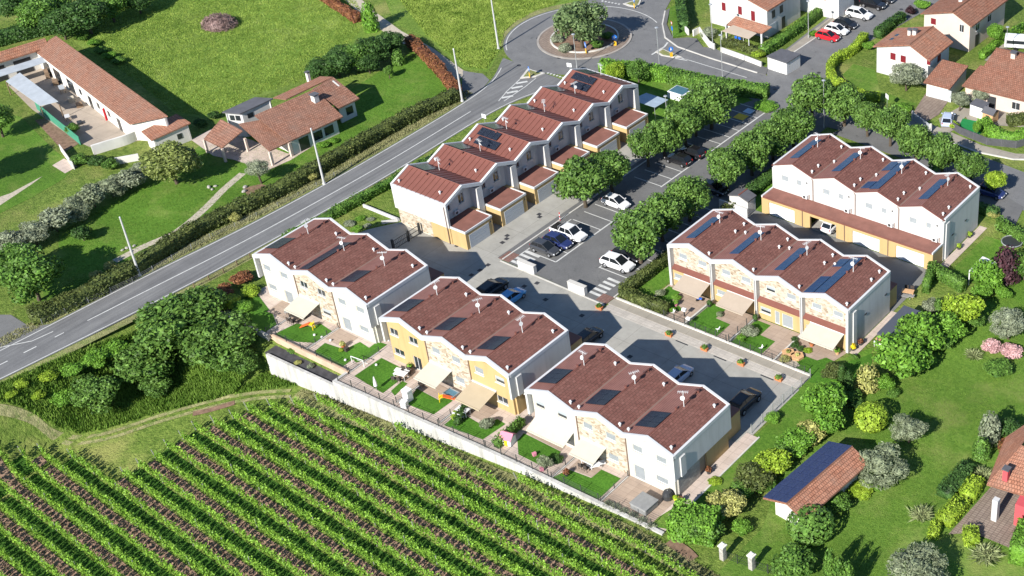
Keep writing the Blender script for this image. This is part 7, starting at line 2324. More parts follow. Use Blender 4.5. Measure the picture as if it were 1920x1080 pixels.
def car(label, kind, px, py, rz, pm, xy=None, z=0.04):
    s = CARS[kind]
    x, y = xy or at(px, py, 0.7)
    e = empty('parked_car', (x, y, z), rz, label, 'car', 'cars parked on the estate and street')
    L, W = s['L'], s['W']
    body = loft([body_sec(*q) for q in s['sec']]).build('body', pm, e, smooth=False, bevel=0.03)
    c = s['cab']
    zt = [c[1][2], c[2][2]]
    # greenhouse: glass band with painted roof and pillars
    lo = [(c[0][0], c[0][1], c[0][2] - 0.04), (c[3][0], c[3][1], c[3][2] - 0.04)]
    def gh(scale=1.0, dz=0.0):
        b = MB()
        (xa, wa, za), (xb, wb_, zb), (xc, wc, zc), (xd, wd, zd) = c
        vs = [(xa, -wa / 2, za), (xa, wa / 2, za), (xd, wd / 2, zd), (xd, -wd / 2, zd),
              (xb, -wb_ / 2, zb), (xb, wb_ / 2, zb), (xc, wc / 2, zc), (xc, -wc / 2, zc)]
        b.add(vs, [(0, 1, 5, 4), (1, 2, 6, 5), (2, 3, 7, 6), (3, 0, 4, 7), (4, 5, 6, 7), (3, 2, 1, 0)])
        return b, vs
    b, vs = gh()
    b.build('windows', M_CARGLASS, e)
    t = MB()
    t.add([(vs[k][0] * 1.0 + (-.03 if k in (4, 5) else .03), vs[k][1] * 1.04, vs[k][2] - 0.02) for k in (4, 5, 6, 7)] +
          [(vs[4][0] + .12, vs[4][1] * 0.86, vs[4][2] + 0.05), (vs[5][0] + .12, vs[5][1] * 0.86, vs[5][2] + 0.05), (vs[6][0] - .15, vs[6][1] * 0.86, vs[6][2] + 0.05), (vs[7][0] - .15, vs[7][1] * 0.86, vs[7][2] + 0.05)],
          [(0, 1, 5, 4), (1, 2, 6, 5), (2, 3, 7, 6), (3, 0, 4, 7), (4, 5, 6, 7), (3, 2, 1, 0)])
    t.build('roof', pm, e)
    pb = MB()
    for a_, b_ in ((0, 4), (1, 5), (2, 6), (3, 7)):
        pb.cyl(vs[a_], vs[b_], 0.055, 0.045, 4)
    for sgn in (-1, 1):
        xm = (c[1][0] + c[2][0]) / 2 + 0.1
        pb.cyl((xm, sgn * (c[0][1] + c[3][1]) / 4, c[0][2]), (xm, sgn * (c[1][1] + c[2][1]) / 4, (zt[0] + zt[1]) / 2), 0.05, 0.04, 4)
    pb.build('pillars', pm, e)
    if kind == 'pickup':
        MB().box(-2.48, -1.0, -0.78, 0.78, 1.02, 1.085).build('load_bed', M_DARK, e)
        MB().tube([(-1.05, -0.7, 1.08), (-1.05, -0.7, 1.65), (-1.05, 0.7, 1.65), (-1.05, 0.7, 1.08)], 0.04).build('roll_bar', M_STEEL, e)
    wr = s['wr']
    for wx in s['wb']:
        for sg in (-1, 1):
            yw = sg * (W / 2 - 0.10)
            wl_ = MB().cyl((wx, yw - 0.11, wr), (wx, yw + 0.11, wr), wr, wr, 14).build('wheel', M_TYRE, e)
            MB().cyl((wx, yw + sg * 0.10, wr), (wx, yw + sg * 0.125, wr), wr * 0.62, wr * 0.55, 10).build('rim', M_RIM, wl_)
    xf, xr = L / 2, -L / 2
    zl = s['sec'][-2][3] - 0.13
    for sg in (-1, 1):
        MB().obox((xf - 0.10, sg * (W / 2 - 0.36), zl), 0.16, 0.36, 0.14, sg * -0.45).build('headlight', M_HEADL, e)
        MB().obox((xr + 0.07, sg * (W / 2 - 0.26), s['sec'][1][3] - 0.16), 0.12, 0.20, 0.26, sg * 0.3).build('tail_light', M_TAILL, e)
        MB().obox((c[3][0] - 0.15, sg * (W / 2 + 0.08), c[3][2] + 0.04), 0.14, 0.18, 0.12).build('mirror', pm, e)
    MB().box(xf - 0.02, xf + 0.02, -0.25, 0.25, 0.42, 0.53).build('number_plate', M_PLATE, e)
    MB().box(xr - 0.02, xr + 0.02, -0.25, 0.25, 0.62, 0.73).build('number_plate', M_PLATE, e)
    return e
PI = math.pi
car('dark grey hatchback in the stall nearest the striped corner', 'hatch', 1022, 464, 0.03, P_DGREY)
car('navy blue hatchback between the grey hatchback and the white pickup', 'hatch', 1046, 451, 0.02, P_BLUE)
car('white pickup truck in the third stall', 'pickup', 1066, 436, 0.0, P_WHITE)
car('white sport utility car near the zebra crossing', 'suv', 1158, 493, 0.05, P_WHITE)
car('black car behind the white sport utility car', 'hatch', 1176, 476, 0.03, P_BLACK)
car('small white city car under the first big parking tree', 'hatch', 1155, 378, 0.0, P_WHITE)
car('black car in the shaded stalls, left of two', 'hatch', 1272, 298, PI, P_BLACK)
car('black car in the shaded stalls, right of two', 'hatch', 1297, 284, PI, P_BLACK)
car('red car at the end of the street row', 'hatch', 1552, 67, 0.05, P_RED)
car('white hatchback beside the red car', 'hatch', 1569, 55, 0.05, P_WHITE)
car('dark car behind the white hatchback on the street', 'hatch', 1585, 44, 0.05, P_BLACK)
car('large white car parked alone in the street row', 'suv', 1611, 26, 0.05, P_WHITE)
car('black car at the top of the street, left of two', 'suv', 1637, 7, 0.05, P_BLACK)
car('black car at the top edge of the street, right of two', 'hatch', 1656, -4, 0.05, P_BLACK)
car('black car half hidden behind the ochre terrace roof', 'suv', 922, 541, PI / 2, P_BLACK)
car('light blue small car in the courtyard shade', 'hatch', 958, 556, PI / 2, P_CYAN)
car('dark car showing above the second roof valley in the courtyard', 'hatch', 1103, 631, PI / 2, P_BLACK)
car('pale silver car in the shade of the nearest terrace', 'hatch', 1272, 703, PI / 2, P_SILVER)
car('black sport utility car at the end of the courtyard', 'suv', 1396, 752, PI / 2, P_BLACK)
car('silver-blue car parked on the drive by the toy house garden', 'hatch', 1777, 222, PI / 2 + 0.4, P_SILVER)
car('dark car under the trees behind the upper terrace', 'hatch', 1858, 358, 0.0, P_BLUE)
car('white car inside the open garage', 'hatch', 0, 0, PI / 2, P_WHITE, xy=(-84.6, 132.6))
car('dark car in the shade beside the far car park hedge', 'hatch', 1338, 352, 0.03, P_BLACK)
sheet('garage_floor', rect(-87.5, -82.8, 130.85, 133.35), 0.028, M_COURT)

# ================================================================ poles, lamps, signs
M_CONPOLE = plain('concrete_pole', (0.46, 0.46, 0.45), 0.8, 0.2, 0.1, 2)
for i, (px, py) in enumerate(((262, 517), (608, 345), (867, 190), (935, 92))):
    x, y = at(px, py)
    e = empty('utility_pole', (x, y, 0), 0, 'tall pale pole on the left road verge, %s from the left' % ORD[i], 'pole', 'poles on the left verge of the road')
    MB().cyl((0, 0, 0), (0, 0, 8.7), 0.17, 0.10, 10).build('shaft', M_CONPOLE, e)
    MB().cyl((0, 0, 8.7), (0, 0, 8.82), 0.12, 0.06, 8).build('cap', M_STEEL, e)
    MB().cyl((0, 0, 0), (0, 0, 0.25), 0.26, 0.24, 10).build('base', M_CONPOLE, e)
LAMPS = [((1082, 128), (1077, 66), 'behind the last house by the roundabout'), ((1237, 129), (1232, 53), 'on the small island east of the roundabout'), ((1337, 93), (1336, 10), 'by the low wall at the roundabout corner'),
         ((1355, 147), (1352, 67), 'on the east road before the cloth pergola'), ((1516, 72), (1516, 3), 'beside the street hedge near the red car'), ((1545, 240), (1545, 152), 'among the trees at the junction'),
         ((1773, 322), (1773, 263), 'behind the white garage terrace'), ((1251, 225), (1251, 182), 'among the trees beside the last garage'), ((1436, 285), (1435, 248), 'between the trees beside the upper terrace'),
         ((1251, 425), (1248, 386), 'between the trees beside the zebra crossing'), ((1885, 110), (1882, 52), 'by the path of the pinkish house'), ((1545 - 3, 0), (1540, -60), 'at the top edge of the side street')]
for (bx, by), (tx, ty), w in LAMPS:
    x, y = at(bx, by)
    z = 6.5
    for q in np.arange(2.5, 12, 0.1):
        p = (np.array([x, y, q]) - CAM_C) @ CAM_R
        if CAM_PY - CAM_F * p[1] / -p[2] < ty:
            z = q
            break
    e = empty('street_lamp', (x, y, 0), RNG.uniform(0, 6), 'slim grey street lamp ' + w, 'street lamp', 'grey street lamps')
    MB().cyl((0, 0, 0), (0, 0, z), 0.075, 0.045, 8).build('pole', M_STEEL, e)
    MB().lathe([(0.05, 0), (0.26, 0.03), (0.30, 0.08), (0.20, 0.16), (0.05, 0.2)], (0, 0, z), 12).build('lamp_head', M_STEEL, e)
    MB().cyl((0, 0, 0), (0, 0, 0.5), 0.11, 0.11, 8).build('base', M_STEEL, e)
M_SIGNB = plain('sign_blue', (0.02, 0.16, 0.55), 0.5)
M_SIGNW = plain('sign_white', (0.75, 0.75, 0.75), 0.5)
M_SIGNY = plain('sign_yellow', (0.75, 0.42, 0.02), 0.6)
M_SIGNR = plain('sign_red', (0.55, 0.02, 0.03), 0.5)
FACE = math.atan2(-CAM_R[1][2], -CAM_R[0][2])
def sign(px, py, zc, r, label, kind='arrow', rot=0.0, h0=0.0):
    x, y = at(px, py, zc)
    e = empty('road_sign', (x, y, 0), -0.55 + rot, label, 'sign', 'road signs')
    MB().cyl((0, 0.05, 0), (0, 0.05, zc + r * 0.6), 0.03, 0.03, 6).build('post', M_STEEL, e)
    if kind == 'arrow':
        MB().cyl((0, 0.03, zc), (0, 0, zc), r, r, 18).build('plate', M_SIGNB, e)
        b = MB()
        b.add([(-.06 * r / .3, -0.006, zc + .18 * r / .3), (.04 * r / .3, -0.006, zc + .18 * r / .3), (.04 * r / .3, -0.006, zc - .02), (-.06 * r / .3, -0.006, zc - .02)], [(0, 3, 2, 1)])
        b.add([(-.16 * r / .3, -0.006, zc - .02), (.14 * r / .3, -0.006, zc - .02), (-.01, -0.006, zc - .2 * r / .3)], [(0, 2, 1)])
        o = b.build('arrow', M_SIGNW, e)
        MB().box(-0.22, 0.22, -0.02, 0.03, 0.15, 0.15 + 0.75).build('marker_board', M_SIGNY, e)
    elif kind == 'giveway':
        MB().ext([(-r, 0, zc + r * .8), (r, 0, zc + r * .8), (0, 0, zc - r * .8)], (0, 0.03, 0)).build('plate', M_SIGNR, e)
        MB().ext([(-r * .65, -0.006, zc + r * .58), (r * .65, -0.006, zc + r * .58), (0, -0.006, zc - r * .45)], (0, 0.005, 0)).build('plate_face', M_SIGNW, e)
        MB().cyl((0, 0.03, zc - r * 2.1), (0, 0, zc - r * 2.1), r * 0.9, r * 0.9, 18).build('blue_plate', M_SIGNB, e)
    elif kind == 'board':
        MB().box(-r, r, 0, 0.04, zc - r * 0.8, zc + r * 0.8).build('plate', M_SIGNW, e)
    return e
sign(991, 129, 1.6, 0.42, 'blue round arrow sign with yellow board on the island west of the roundabout')
sign(1097, 84, 1.6, 0.5, 'blue round arrow sign with yellow board on the roundabout island')
sign(1188, 0, 1.6, 0.42, 'blue round arrow sign with yellow board on the north island')
sign(1152, 70, 1.6, 0.42, 'round sign seen edge-on at the right end of the roundabout island', rot=1.3)
sign(1258, 92, 1.5, 0.4, 'round sign with yellow board on the island east of the roundabout', rot=1.6)
sign(1259, 44, 2.6, 0.42, 'red and white give-way sign over a blue disc at the grassy corner', 'giveway')
sign(1663, 181, 2.2, 0.45, 'white sign board by the hedge of the white villa', 'board')
sign(907, 218, 1.8, 0.4, 'white sign board on the road edge behind the six-house terrace', 'board', rot=0.6)
sign(1067, 122, 2.0, 0.4, 'white sign board at the roundabout behind the last roof', 'board', rot=0.8)
for i, (px, py) in enumerate(((1049, 403), (1031, 435))):
    x, y = at(px, py, 0.9)
    e = empty('red_marker', (x, y, 0), 0, 'red striped marker post beside the stalls, %s one' % ('upper', 'lower')[i], 'post', 'red marker posts')
    for k in range(5):
        MB().cyl((0, 0, k * 0.26), (0, 0, (k + 1) * 0.26), 0.06, 0.06, 8).build('band', M_SIGNR if k % 2 == 0 else M_SIGNW, e)
# two brick gate pillars at the bottom right
for i, (px, py) in enumerate(((1356, 1048), (1410, 1066))):
    x, y = at(px, py)
    e = empty('gate_pillar', (x, y, 0), -0.08, 'stone gate pillar with pale cap at the bottom edge, %s one' % ('left', 'right')[i], 'pillar', 'gate pillars')
    MB().box(-0.25, 0.25, -0.25, 0.25, 0, 1.75).build('shaft', M_GSTONE, e)
    MB().box(-0.34, 0.34, -0.34, 0.34, 1.752, 1.88).box(-0.2, 0.2, -0.2, 0.2, 1.88, 1.98).build('cap', M_SILL, e)
fence('dark iron fence between the gate pillars', [at(1356, 1048), at(1410, 1066), at(1470, 1085)], 1.2, 0, 2.0, 3, M_DARKFRAME, bars=0.2)
# ================================================================ small things in the gardens
M_TERRA = plain('terracotta', (0.48, 0.17, 0.07), 0.85, 0.15, 0.12, 3)
M_PLAST_W = plain('white_plastic', (0.72, 0.72, 0.72), 0.5, 0.35, 0.05)
M_RATTAN = plain('dark_rattan', (0.055, 0.045, 0.04), 0.8, 0.2, 0.2, 6)
M_PINK = plain('pink_plastic', (0.55, 0.20, 0.27), 0.5, 0.35, 0.05)
M_YEL = plain('yellow_plastic', (0.80, 0.55, 0.02), 0.5, 0.35, 0.05)
M_ORA = plain('orange_plastic', (0.75, 0.14, 0.03), 0.5, 0.35, 0.05)
M_BLUEP = plain('blue_plastic', (0.02, 0.12, 0.55), 0.5, 0.35, 0.05)
M_GREYC = plain('grey_cover_cloth', (0.24, 0.24, 0.235), 0.85, 0.15, 0.12, 2)
M_LWOOD = plain('light_wood', (0.55, 0.33, 0.17), 0.8, 0.2, 0.15, 3)
def pot_leaves(e, r, h, mat, z):
    n_ = 140
    d = rdir(n_)
    d[:, 2] = np.abs(d[:, 2])
    P = d * RNG.uniform(0.5, 1, n_)[:, None] * np.array([r, r, h]) + np.array([0, 0, z])
    return leaf_object('foliage', P, d + rdir(n_) * 0.5, RNG.uniform(0.06, 0.13, n_), mat, e)
def planter(x, y, label, sx=0.9, sy=0.35, hh=0.42, mat=None, leaf=None, rz=0.0, z=0.045):
    e = empty('planter_box', (x, y, z), rz, label, 'planter', 'terracotta planters along the courtyard')
    MB().box(-sx / 2, sx / 2, -sy / 2, sy / 2, 0, hh).build('box', mat or M_TERRA, e)
    MB().box(-sx / 2 - 0.03, sx / 2 + 0.03, -sy / 2 - 0.03, sy / 2 + 0.03, hh - 0.08, hh + 0.003).build('rim', mat or M_TERRA, e)
    pot_leaves(e, sx * 0.5, 0.4, leaf or L_MID, hh)
    return e
for i, x in enumerate((-88.5, -83.3, -78.1, -72.9)):
    planter(x, 102.62, 'terracotta planter on the pale courtyard strip, %s from the car park' % ORD[i + 1])
planter(*at(1124, 580), 'orange terracotta planter at the start of the pale courtyard strip')
def pot(px, py, label, r=0.28, h=0.42, mat=None, leaf=None, lr=0.4, lh=0.55, z=0.04):
    x, y = at(px, py, 0.3)
    e = empty('flower_pot', (x, y, z), 0, label, 'flower pot', 'flower pots')
    MB().lathe([(r * 0.7, 0), (r, h), (r * 1.08, h), (r * 1.08, h - 0.06), (r, h - 0.06)], n=12).build('pot', mat or M_TERRA, e)
    pot_leaves(e, lr, lh, leaf or L_BRIGHT, h)
pot(1818, 442, 'dark pot with yellow-green plant by the white terrace side wall, upper one', mat=M_DARKFRAME, leaf=L_LIMEY)
pot(1798, 464, 'dark pot with yellow-green plant by the white terrace side wall, lower one', mat=M_DARKFRAME, leaf=L_LIMEY)
pot(1600, 653, 'pot with bright yellow flowers at the end house corner', leaf=leaf_mat('yellow_flower', (0.7, 0.5, 0.01), (0.85, 0.65, 0.02)), mat=M_DARKFRAME)
pot(1614, 643, 'pot with dark red plant along the end house wall', leaf=L_RED, mat=M_DARKFRAME)
pot(1570, 660, 'ochre pot at the end of the last awning', mat=M_LWOOD)
pot(1522, 645, 'pot with red flowers beside the last awning', leaf=L_RED)
pot(1267, 570, 'pink flower pot on the first courtyard patio', mat=M_PINK)
pot(1330, 571, 'dark pot under the second awning edge', mat=M_DARKFRAME, leaf=L_DARK)
pot(1329, 884, 'pot with dark red flowers on the stone end walk', leaf=L_RED, mat=M_DARKFRAME)
pot(1277, 940, 'pot with red flowers at the corner of the nearest terrace', leaf=L_RED)
pot(1267, 934, 'lime pot beside the covered barbecue', mat=plain('lime_plastic', (0.55, 0.72, 0.03), 0.5), leaf=L_LIMEY, lr=0.2, lh=0.15)
pot(1062, 888, 'pot with red flowers at the second near garden', leaf=L_RED, mat=M_DARKFRAME)
pot(1416, 598, 'dark pot by the stone step of the third courtyard garden', mat=M_DARKFRAME, leaf=L_DARK)
pot(643, 648, 'small yellow plant pot on the pink patio', leaf=L_GOLD, mat=M_TERRA)
pot(768, 690, 'terracotta pot by the ochre house door', mat=M_TERRA)

def table_set(px, py, label, rz=0.0, top=M_PLAST_W, chairm=M_RATTAN, n_=4, sx=1.5, sy=0.85, z=0.04):
    x, y = at(px, py, 0.4)
    e = empty('garden_table', (x, y, z), rz, label, 'table')
    MB().box(-sx / 2, sx / 2, -sy / 2, sy / 2, 0.68, 0.73).build('table_top', top, e)
    for a in (-1, 1):
        for b in (-1, 1):
            MB().box(a * (sx / 2 - .08) - .03, a * (sx / 2 - .08) + .03, b * (sy / 2 - .08) - .03, b * (sy / 2 - .08) + .03, 0, 0.68).build('leg', top, e)
    ca, sa = math.cos(rz), math.sin(rz)
    for k in range(n_):
        cx = (-0.35 if k % 2 else 0.35) * sx / 1.5
        cy = (sy / 2 + 0.35) * (1 if k < 2 else -1)
        c = empty('garden_chair', (x + cx * ca - cy * sa, y + cx * sa + cy * ca, z), rz + (0 if k < 2 else PI), 'garden chair at the ' + label + ', %s one' % ('rear left', 'rear right', 'front left', 'front right')[(1, 0, 3, 2)[k]], 'chair', 'garden chairs')
        MB().box(-.24, .24, -.24, .24, .40, .46).build('seat', chairm, c)
        MB().box(-.24, .24, .20, .26, .46, .88).build('backrest', chairm, c)
        for a in (-1, 1):
            for b in (-1, 1):
                MB().box(a * .2 - .02, a * .2 + .02, b * .2 - .02, b * .2 + .02, 0, .40).build('leg', chairm, c)
table_set(556, 596, 'white table under the roadside terrace awning', 0.0, M_RATTAN, M_RATTAN)
table_set(752, 704, 'white table on the first ochre patio', 0.2)
table_set(868, 772, 'white table under the sand awning edge', 0.1, M_PLAST_W, M_PLAST_W)
table_set(1104, 868, 'dark table on the nearest terrace second patio', 0.0, M_PLAST_W, M_RATTAN)
table_set(1655, 640, 'table under the dark gazebo', 0.0, M_LWOOD, M_PLAST_W)
table_set(1390, 70, 'table under the cloth pergola at the top', 0.0, M_PLAST_W, M_BLUEP)
table_set(1555, 650, 'low table behind the last awning', 0.0, M_RATTAN, M_RATTAN, 2, 0.9, 0.6)
table_set(1702, 550, 'table in the corner garden by the clipped hedge', 0.3, M_LWOOD, M_RATTAN, 2)
def lounger(px, py, label, rz, m=M_PLAST_W):
    x, y = at(px, py, 0.3)
    e = empty('sun_lounger', (x, y, 0.04), rz, label, 'sun lounger')
    MB().box(-.95, .35, -.3, .3, .26, .34).build('bed', m, e)
    MB().obox((0.62, 0, .47), .7, .6, .07, 0).build('headrest', m, e)
    for a in (-.8, .5):
        for b in (-.25, .25):
            MB().box(a - .03, a + .03, b - .03, b + .03, 0, .26).build('leg', M_STEEL, e)
lounger(1118, 872, 'white sun lounger on the second patio of the nearest terrace', 0.9)
lounger(755, 695, 'white lounger before the first ochre house', 0.3)
lounger(800, 716, 'dark lounger pair below the cream ochre-terrace awning', 1.2, M_RATTAN)
lounger(548, 585, 'grey lounger on the shaded roadside patio', 0.4, M_GREYC)
lounger(1700, 555, 'grey lounger in the corner garden', 0.2, M_GREYC)
# toy slide, play house, trampoline, goal, tunnel
x, y = at(576, 612, 0.3)
e = empty('toy_slide', (x, y, 0.04), 0.35, 'yellow and orange toy slide beside the roadside awning', 'slide')
MB().ext([(-0.9, -.25, .05), (.4, -.25, .75), (.4, -.25, .85), (-0.9, -.25, .15)], (0, .5, 0)).build('chute', M_ORA, e)
MB().box(.42, .85, -.28, .28, .70, .76).build('platform', M_YEL, e)
for b_ in (-.25, .25):
    MB().cyl((.85, b_, 0), (.85, b_, 1.05), .04, .04, 6).build('ladder_rail', M_YEL, e)
for k in range(3):
    MB().cyl((.86, -.25, .2 + k * .2), (.86, .25, .2 + k * .2), .03, .03, 5).build('rung', M_YEL, e)
x, y = at(838, 747, 0.3)
e = empty('toy_slide', (x, y, 0.04), -2.4, 'red and yellow toy slide on the second ochre lawn', 'slide')
MB().ext([(-0.9, -.25, .05), (.4, -.25, .65), (.4, -.25, .75), (-0.9, -.25, .15)], (0, .5, 0)).build('chute', M_ORA, e)
MB().box(.42, .8, -.28, .28, .6, .66).build('platform', M_YEL, e)
for b_ in (-.25, .25):
    MB().cyl((.8, b_, 0), (.8, b_, .95), .04, .04, 6).build('ladder_rail', M_YEL, e)
x, y = at(953, 822, 0.6)
e = empty('play_house', (x, y, 0.03), 0.2, 'plastic play house with pink roof in the hedge corner', 'play house')
for (x0, x1, y0, y1) in ((-.6, .6, -.55, -.5), (-.6, -.55, -.5, .55), (.55, .6, -.5, .55), (-.55, .55, .5, .55)):
    MB().box(x0, x1, y0, y1, 0, .95).build('wall', M_PLAST_W, e)
MB().slab((-.75, -.7, .9), (.75, -.7, .9), (.75, 0, 1.45), (-.75, 0, 1.45), .05).build('roof_slope', M_PINK, e)
MB().slab((.75, .7, .9), (-.75, .7, .9), (-.75, 0, 1.45), (.75, 0, 1.45), .05).build('roof_slope', M_PINK, e)
MB().box(-.2, .2, -.57, -.552, 0, .7).build('door', M_YEL, e)
x, y = at(1252, 928, 0.5)
e = empty('covered_barbecue', (x, y, 0.04), 0, 'black covered barbecue by the corner of the nearest terrace', 'barbecue')
MB().lathe([(.5, 0), (.58, .1), (.56, .6), (.42, .95), (.1, 1.08)], n=12).build('cover', M_DARKFRAME, e)
MB().cyl((0, 0, 1.05), (0, 0, 1.16), .06, .03, 6).build('knob', M_STEEL, e)
x, y = at(1208, 946, 0.4)
e = empty('covered_spa', (x, y, 0.04), -0.05, 'grey covered hot tub on the paved end garden', 'hot tub')
MB().box(-1.05, 1.05, -1.0, 1.0, 0, .72).build('tub', M_GREYC, e, bevel=0.12)
MB().box(-1.1, 1.1, -1.05, 1.05, .722, .84).build('cover', M_GREYC, e, bevel=0.08)
x, y = at(846, 737, 0.3)
e = empty('paddling_pool', (x, y, 0.04), -0.02, 'small grey rectangular paddling pool beside the ochre patio', 'pool')
for (x0, x1, y0, y1) in ((-.8, .8, -.6, -.5), (-.8, .8, .5, .6), (-.8, -.7, -.5, .5), (.7, .8, -.5, .5)):
    MB().box(x0, x1, y0, y1, 0, .35).build('side', M_GREYC, e)
MB().box(-.7, .7, -.5, .5, 0, .25).build('water', plain('pool_water', (0.10, 0.20, 0.26), 0.05, 0.5), e)
# white covered things and bins by the fence
for i, (px, py, sx, sz, nm, lb) in enumerate(((764, 740, .9, 1.5, 'covered_parasol', 'white covered cabinet by the wire fence'), (758, 758, .7, .9, 'storage_box', 'white storage box beside the covered cabinet'), (704, 722, .45, 1.5, 'folded_parasol', 'folded white parasol at the first ochre lawn'),
                                              (1016, 880, .4, .4, 'pink_toy', 'small pink toy on the wall corner'), (1002, 872 - 20, .4, .4, 'pink_toy', 'small pink toy by the grey-leaved tree'), (650, 655, .5, .5, 'storage_box', 'dark storage box on the pink patio'))):
    x, y = at(px, py, sz / 2)
    e = empty(nm, (x, y, 0.03), 0.3 * i, lb, 'toy' if 'toy' in nm else ('parasol' if 'parasol' in nm else 'box'))
    m = M_PINK if 'toy' in nm else (M_RATTAN if 'dark' in lb else M_PLAST_W)
    if 'folded' in nm:
        MB().cyl((0, 0, 0), (0, 0, sz + .5), .03, .03, 6).build('pole', M_STEEL, e)
        MB().lathe([(.05, .5), (.22, .65), (.18, 1.2), (.06, sz + .4)], n=10).build('cloth', m, e)
    else:
        MB().box(-sx / 2, sx / 2, -sx / 2.4, sx / 2.4, 0, sz * .85).build('body', m, e, bevel=0.04)
        MB().box(-sx / 2 - .03, sx / 2 + .03, -sx / 2.4 - .03, sx / 2.4 + .03, sz * .853, sz).build('lid', m, e, bevel=0.03)
x, y = at(672, 685)
e = empty('football_goal', (x, y, 0.03), 0.1, 'small white football goal beside the dark hedge', 'goal')
MB().tube([(-.9, 0, 0), (-.9, 0, 1.0), (.9, 0, 1.0), (.9, 0, 0)], .04).build('frame', M_PLAST_W, e)
MB().tube([(-.9, 0, 1.0), (-.9, .7, 0), (.9, .7, 0), (.9, 0, 1.0)], .025).build('net_frame', M_PLAST_W, e)
for i, (px, py) in enumerate(((706, 686), (648, 735 - 58), (604, 634), (620, 640), (590, 630))):
    x, y = at(px, py)
    e = MB().lathe([(.0, 0), (.12, .04), (.16, .14), (.12, .24), (.01, .28)], (0, 0, 0.03), 8).build('garden_lamp', M_PLAST_W, loc=(x, y, 0))
    tag(e, 'small white round garden lamp on the front lawns, %s from the right' % ORD[(0, 1, 3, 2, 4)[i]], 'lamp', 'round garden lamps')
# white bird ornaments on the courtyard lawns
for i, (px, py) in enumerate(((1345, 620), (1427, 655), (1263, 588))):
    x, y = at(px, py, 0.3)
    e = empty('garden_ornament', (x, y, 0.03), 0.5 * i, 'white metal bird ornament on the courtyard lawns, %s from the left' % ORD[(1, 2, 0)[i]], 'ornament', 'white ornaments')
    MB().cyl((0, 0, 0), (0, 0, .45), .025, .02, 5).build('stem', M_PLAST_W, e)
    MB().ext([(-.3, 0, .45), (0, 0, .55), (.3, 0, .75), (.1, 0, .40)], (0, .05, 0)).build('wing', M_PLAST_W, e)
    MB().ext([(.0, .1, .45), (.1, .4, .7), (.2, .1, .5)], (.05, 0, 0)).build('wing', M_PLAST_W, e)
for i, (px, py) in enumerate(((1283, 587), (1291, 604))):
    x, y = at(px, py, 0.5)
    e = empty('letter_box', (x, y, 0.03), 0.1, 'white letter box on a dark post by the first courtyard gate, %s one' % ('upper', 'lower')[i], 'letter box', 'letter boxes')
    MB().box(-.06, .06, -.06, .06, 0, .8).build('post', M_DARKFRAME, e)
    MB().box(-.28, .28, -.2, .2, .8, 1.15).build('box', M_PLAST_W, e, bevel=0.05)
x, y = at(1312, 560, 0.3)
e = empty('toy_trike', (x, y, 0.03), 0.4, 'bright blue toy tricycle on the first courtyard patio', 'tricycle')
MB().box(-.35, .3, -.14, .14, .22, .36).build('body', M_BLUEP, e, bevel=0.04)
for a_, b_ in ((-.3, .2), (-.3, -.2), (.32, 0)):
    MB().cyl((a_, b_ - .04, .15), (a_, b_ + .04, .15), .15, .15, 10).build('wheel', M_TYRE, e)
MB().tube([(.3, 0, .3), (.25, 0, .62), (.25, .2, .65)], .025).build('handlebar', M_STEEL, e)
for i, (px, py) in enumerate(((1478, 662), (1495, 668))):
    x, y = at(px, py, 0.2)
    e = empty('wooden_planter', (x, y, 0.03), 0.25, 'light wooden hexagonal planter by the last courtyard gate, %s one' % ('left', 'right')[i], 'planter', 'wooden planters')
    MB().lathe([(.75, 0), (.8, .3), (.8, .34)], n=6).build('tub', M_LWOOD, e)
    pot_leaves(e, .3, .3, L_GOLD, .34)
# gazebo, pergola, sail
e = empty('gazebo', (-66.5, 113.0, 0), 0, 'dark grey cloth gazebo beside the end house', 'gazebo')
cv = [(0.1, 0.4), (0.1, 6.4), (3.2, 6.6), (3.2, 0.2)]
MB().slab((0.1, 0.3, 2.5), (3.3, 0.3, 2.5), (3.3, 6.5, 2.62), (0.1, 6.5, 2.62), .08).build('canopy', plain('anthracite_cloth', (0.075, 0.085, 0.11), 0.85, 0.15, 0.06), e)
MB().box(.1, 3.3, .28, .32, 2.28, 2.45).build('valance', M_SLATE, e)
for a_, b_ in cv:
    MB().box(a_ - .05 + .06, a_ + .05 + .06, b_ - .05, b_ + .05, 0, 2.45).build('post', M_SLATE, e)
x0, y0 = at(1817, 506, 2.3)
e = empty('white_pergola', (x0, y0, 0), 0.0, 'white metal pergola on the lawn beside the purple tree', 'pergola')
MB().slab((0, 0, 2.2), (2.2, -.3, 2.2), (2.2, 3.3, 2.25), (0, 3.6, 2.25), .06).build('canopy', M_PLAST_W, e)
for a_, b_ in ((.06, .06), (2.1, -.22), (2.1, 3.2), (.06, 3.5)):
    MB().box(a_ - .06, a_ + .06, b_ - .06, b_ + .06, 0, 2.13).build('post', M_PLAST_W, e)
x0, y0 = at(1208, 180, 2.4)
e = empty('shade_sail', (-124.6, 143.3, 0), 0.0, 'pale blue cloth canopy at the far end of the six-house terrace', 'canopy')
MB().slab((-2.4, 0, 2.3), (2.2, 0, 2.3), (2.0, 3.4, 2.0), (-2.2, 3.4, 2.0), .03).build('cloth', plain('pale_blue_cloth', (0.33, 0.41, 0.49), 0.9), e)
for a_, b_ in ((-2.2, .1), (2.0, .1), (1.8, 3.3), (-2.0, 3.3)):
    MB().cyl((a_, b_, 0), (a_, b_, 2.1), .04, .04, 6).build('post', M_STEEL, e)
x, y = at(1275, 176, 0.6)
e = empty('covered_pool', (x, y, 0), 0.0, 'white raised pool with teal cover under the tree by the last garage', 'pool')
MB().box(-1.5, 1.5, -1.2, 1.2, 0, 1.2).build('side', M_PLAST_W, e, bevel=0.05)
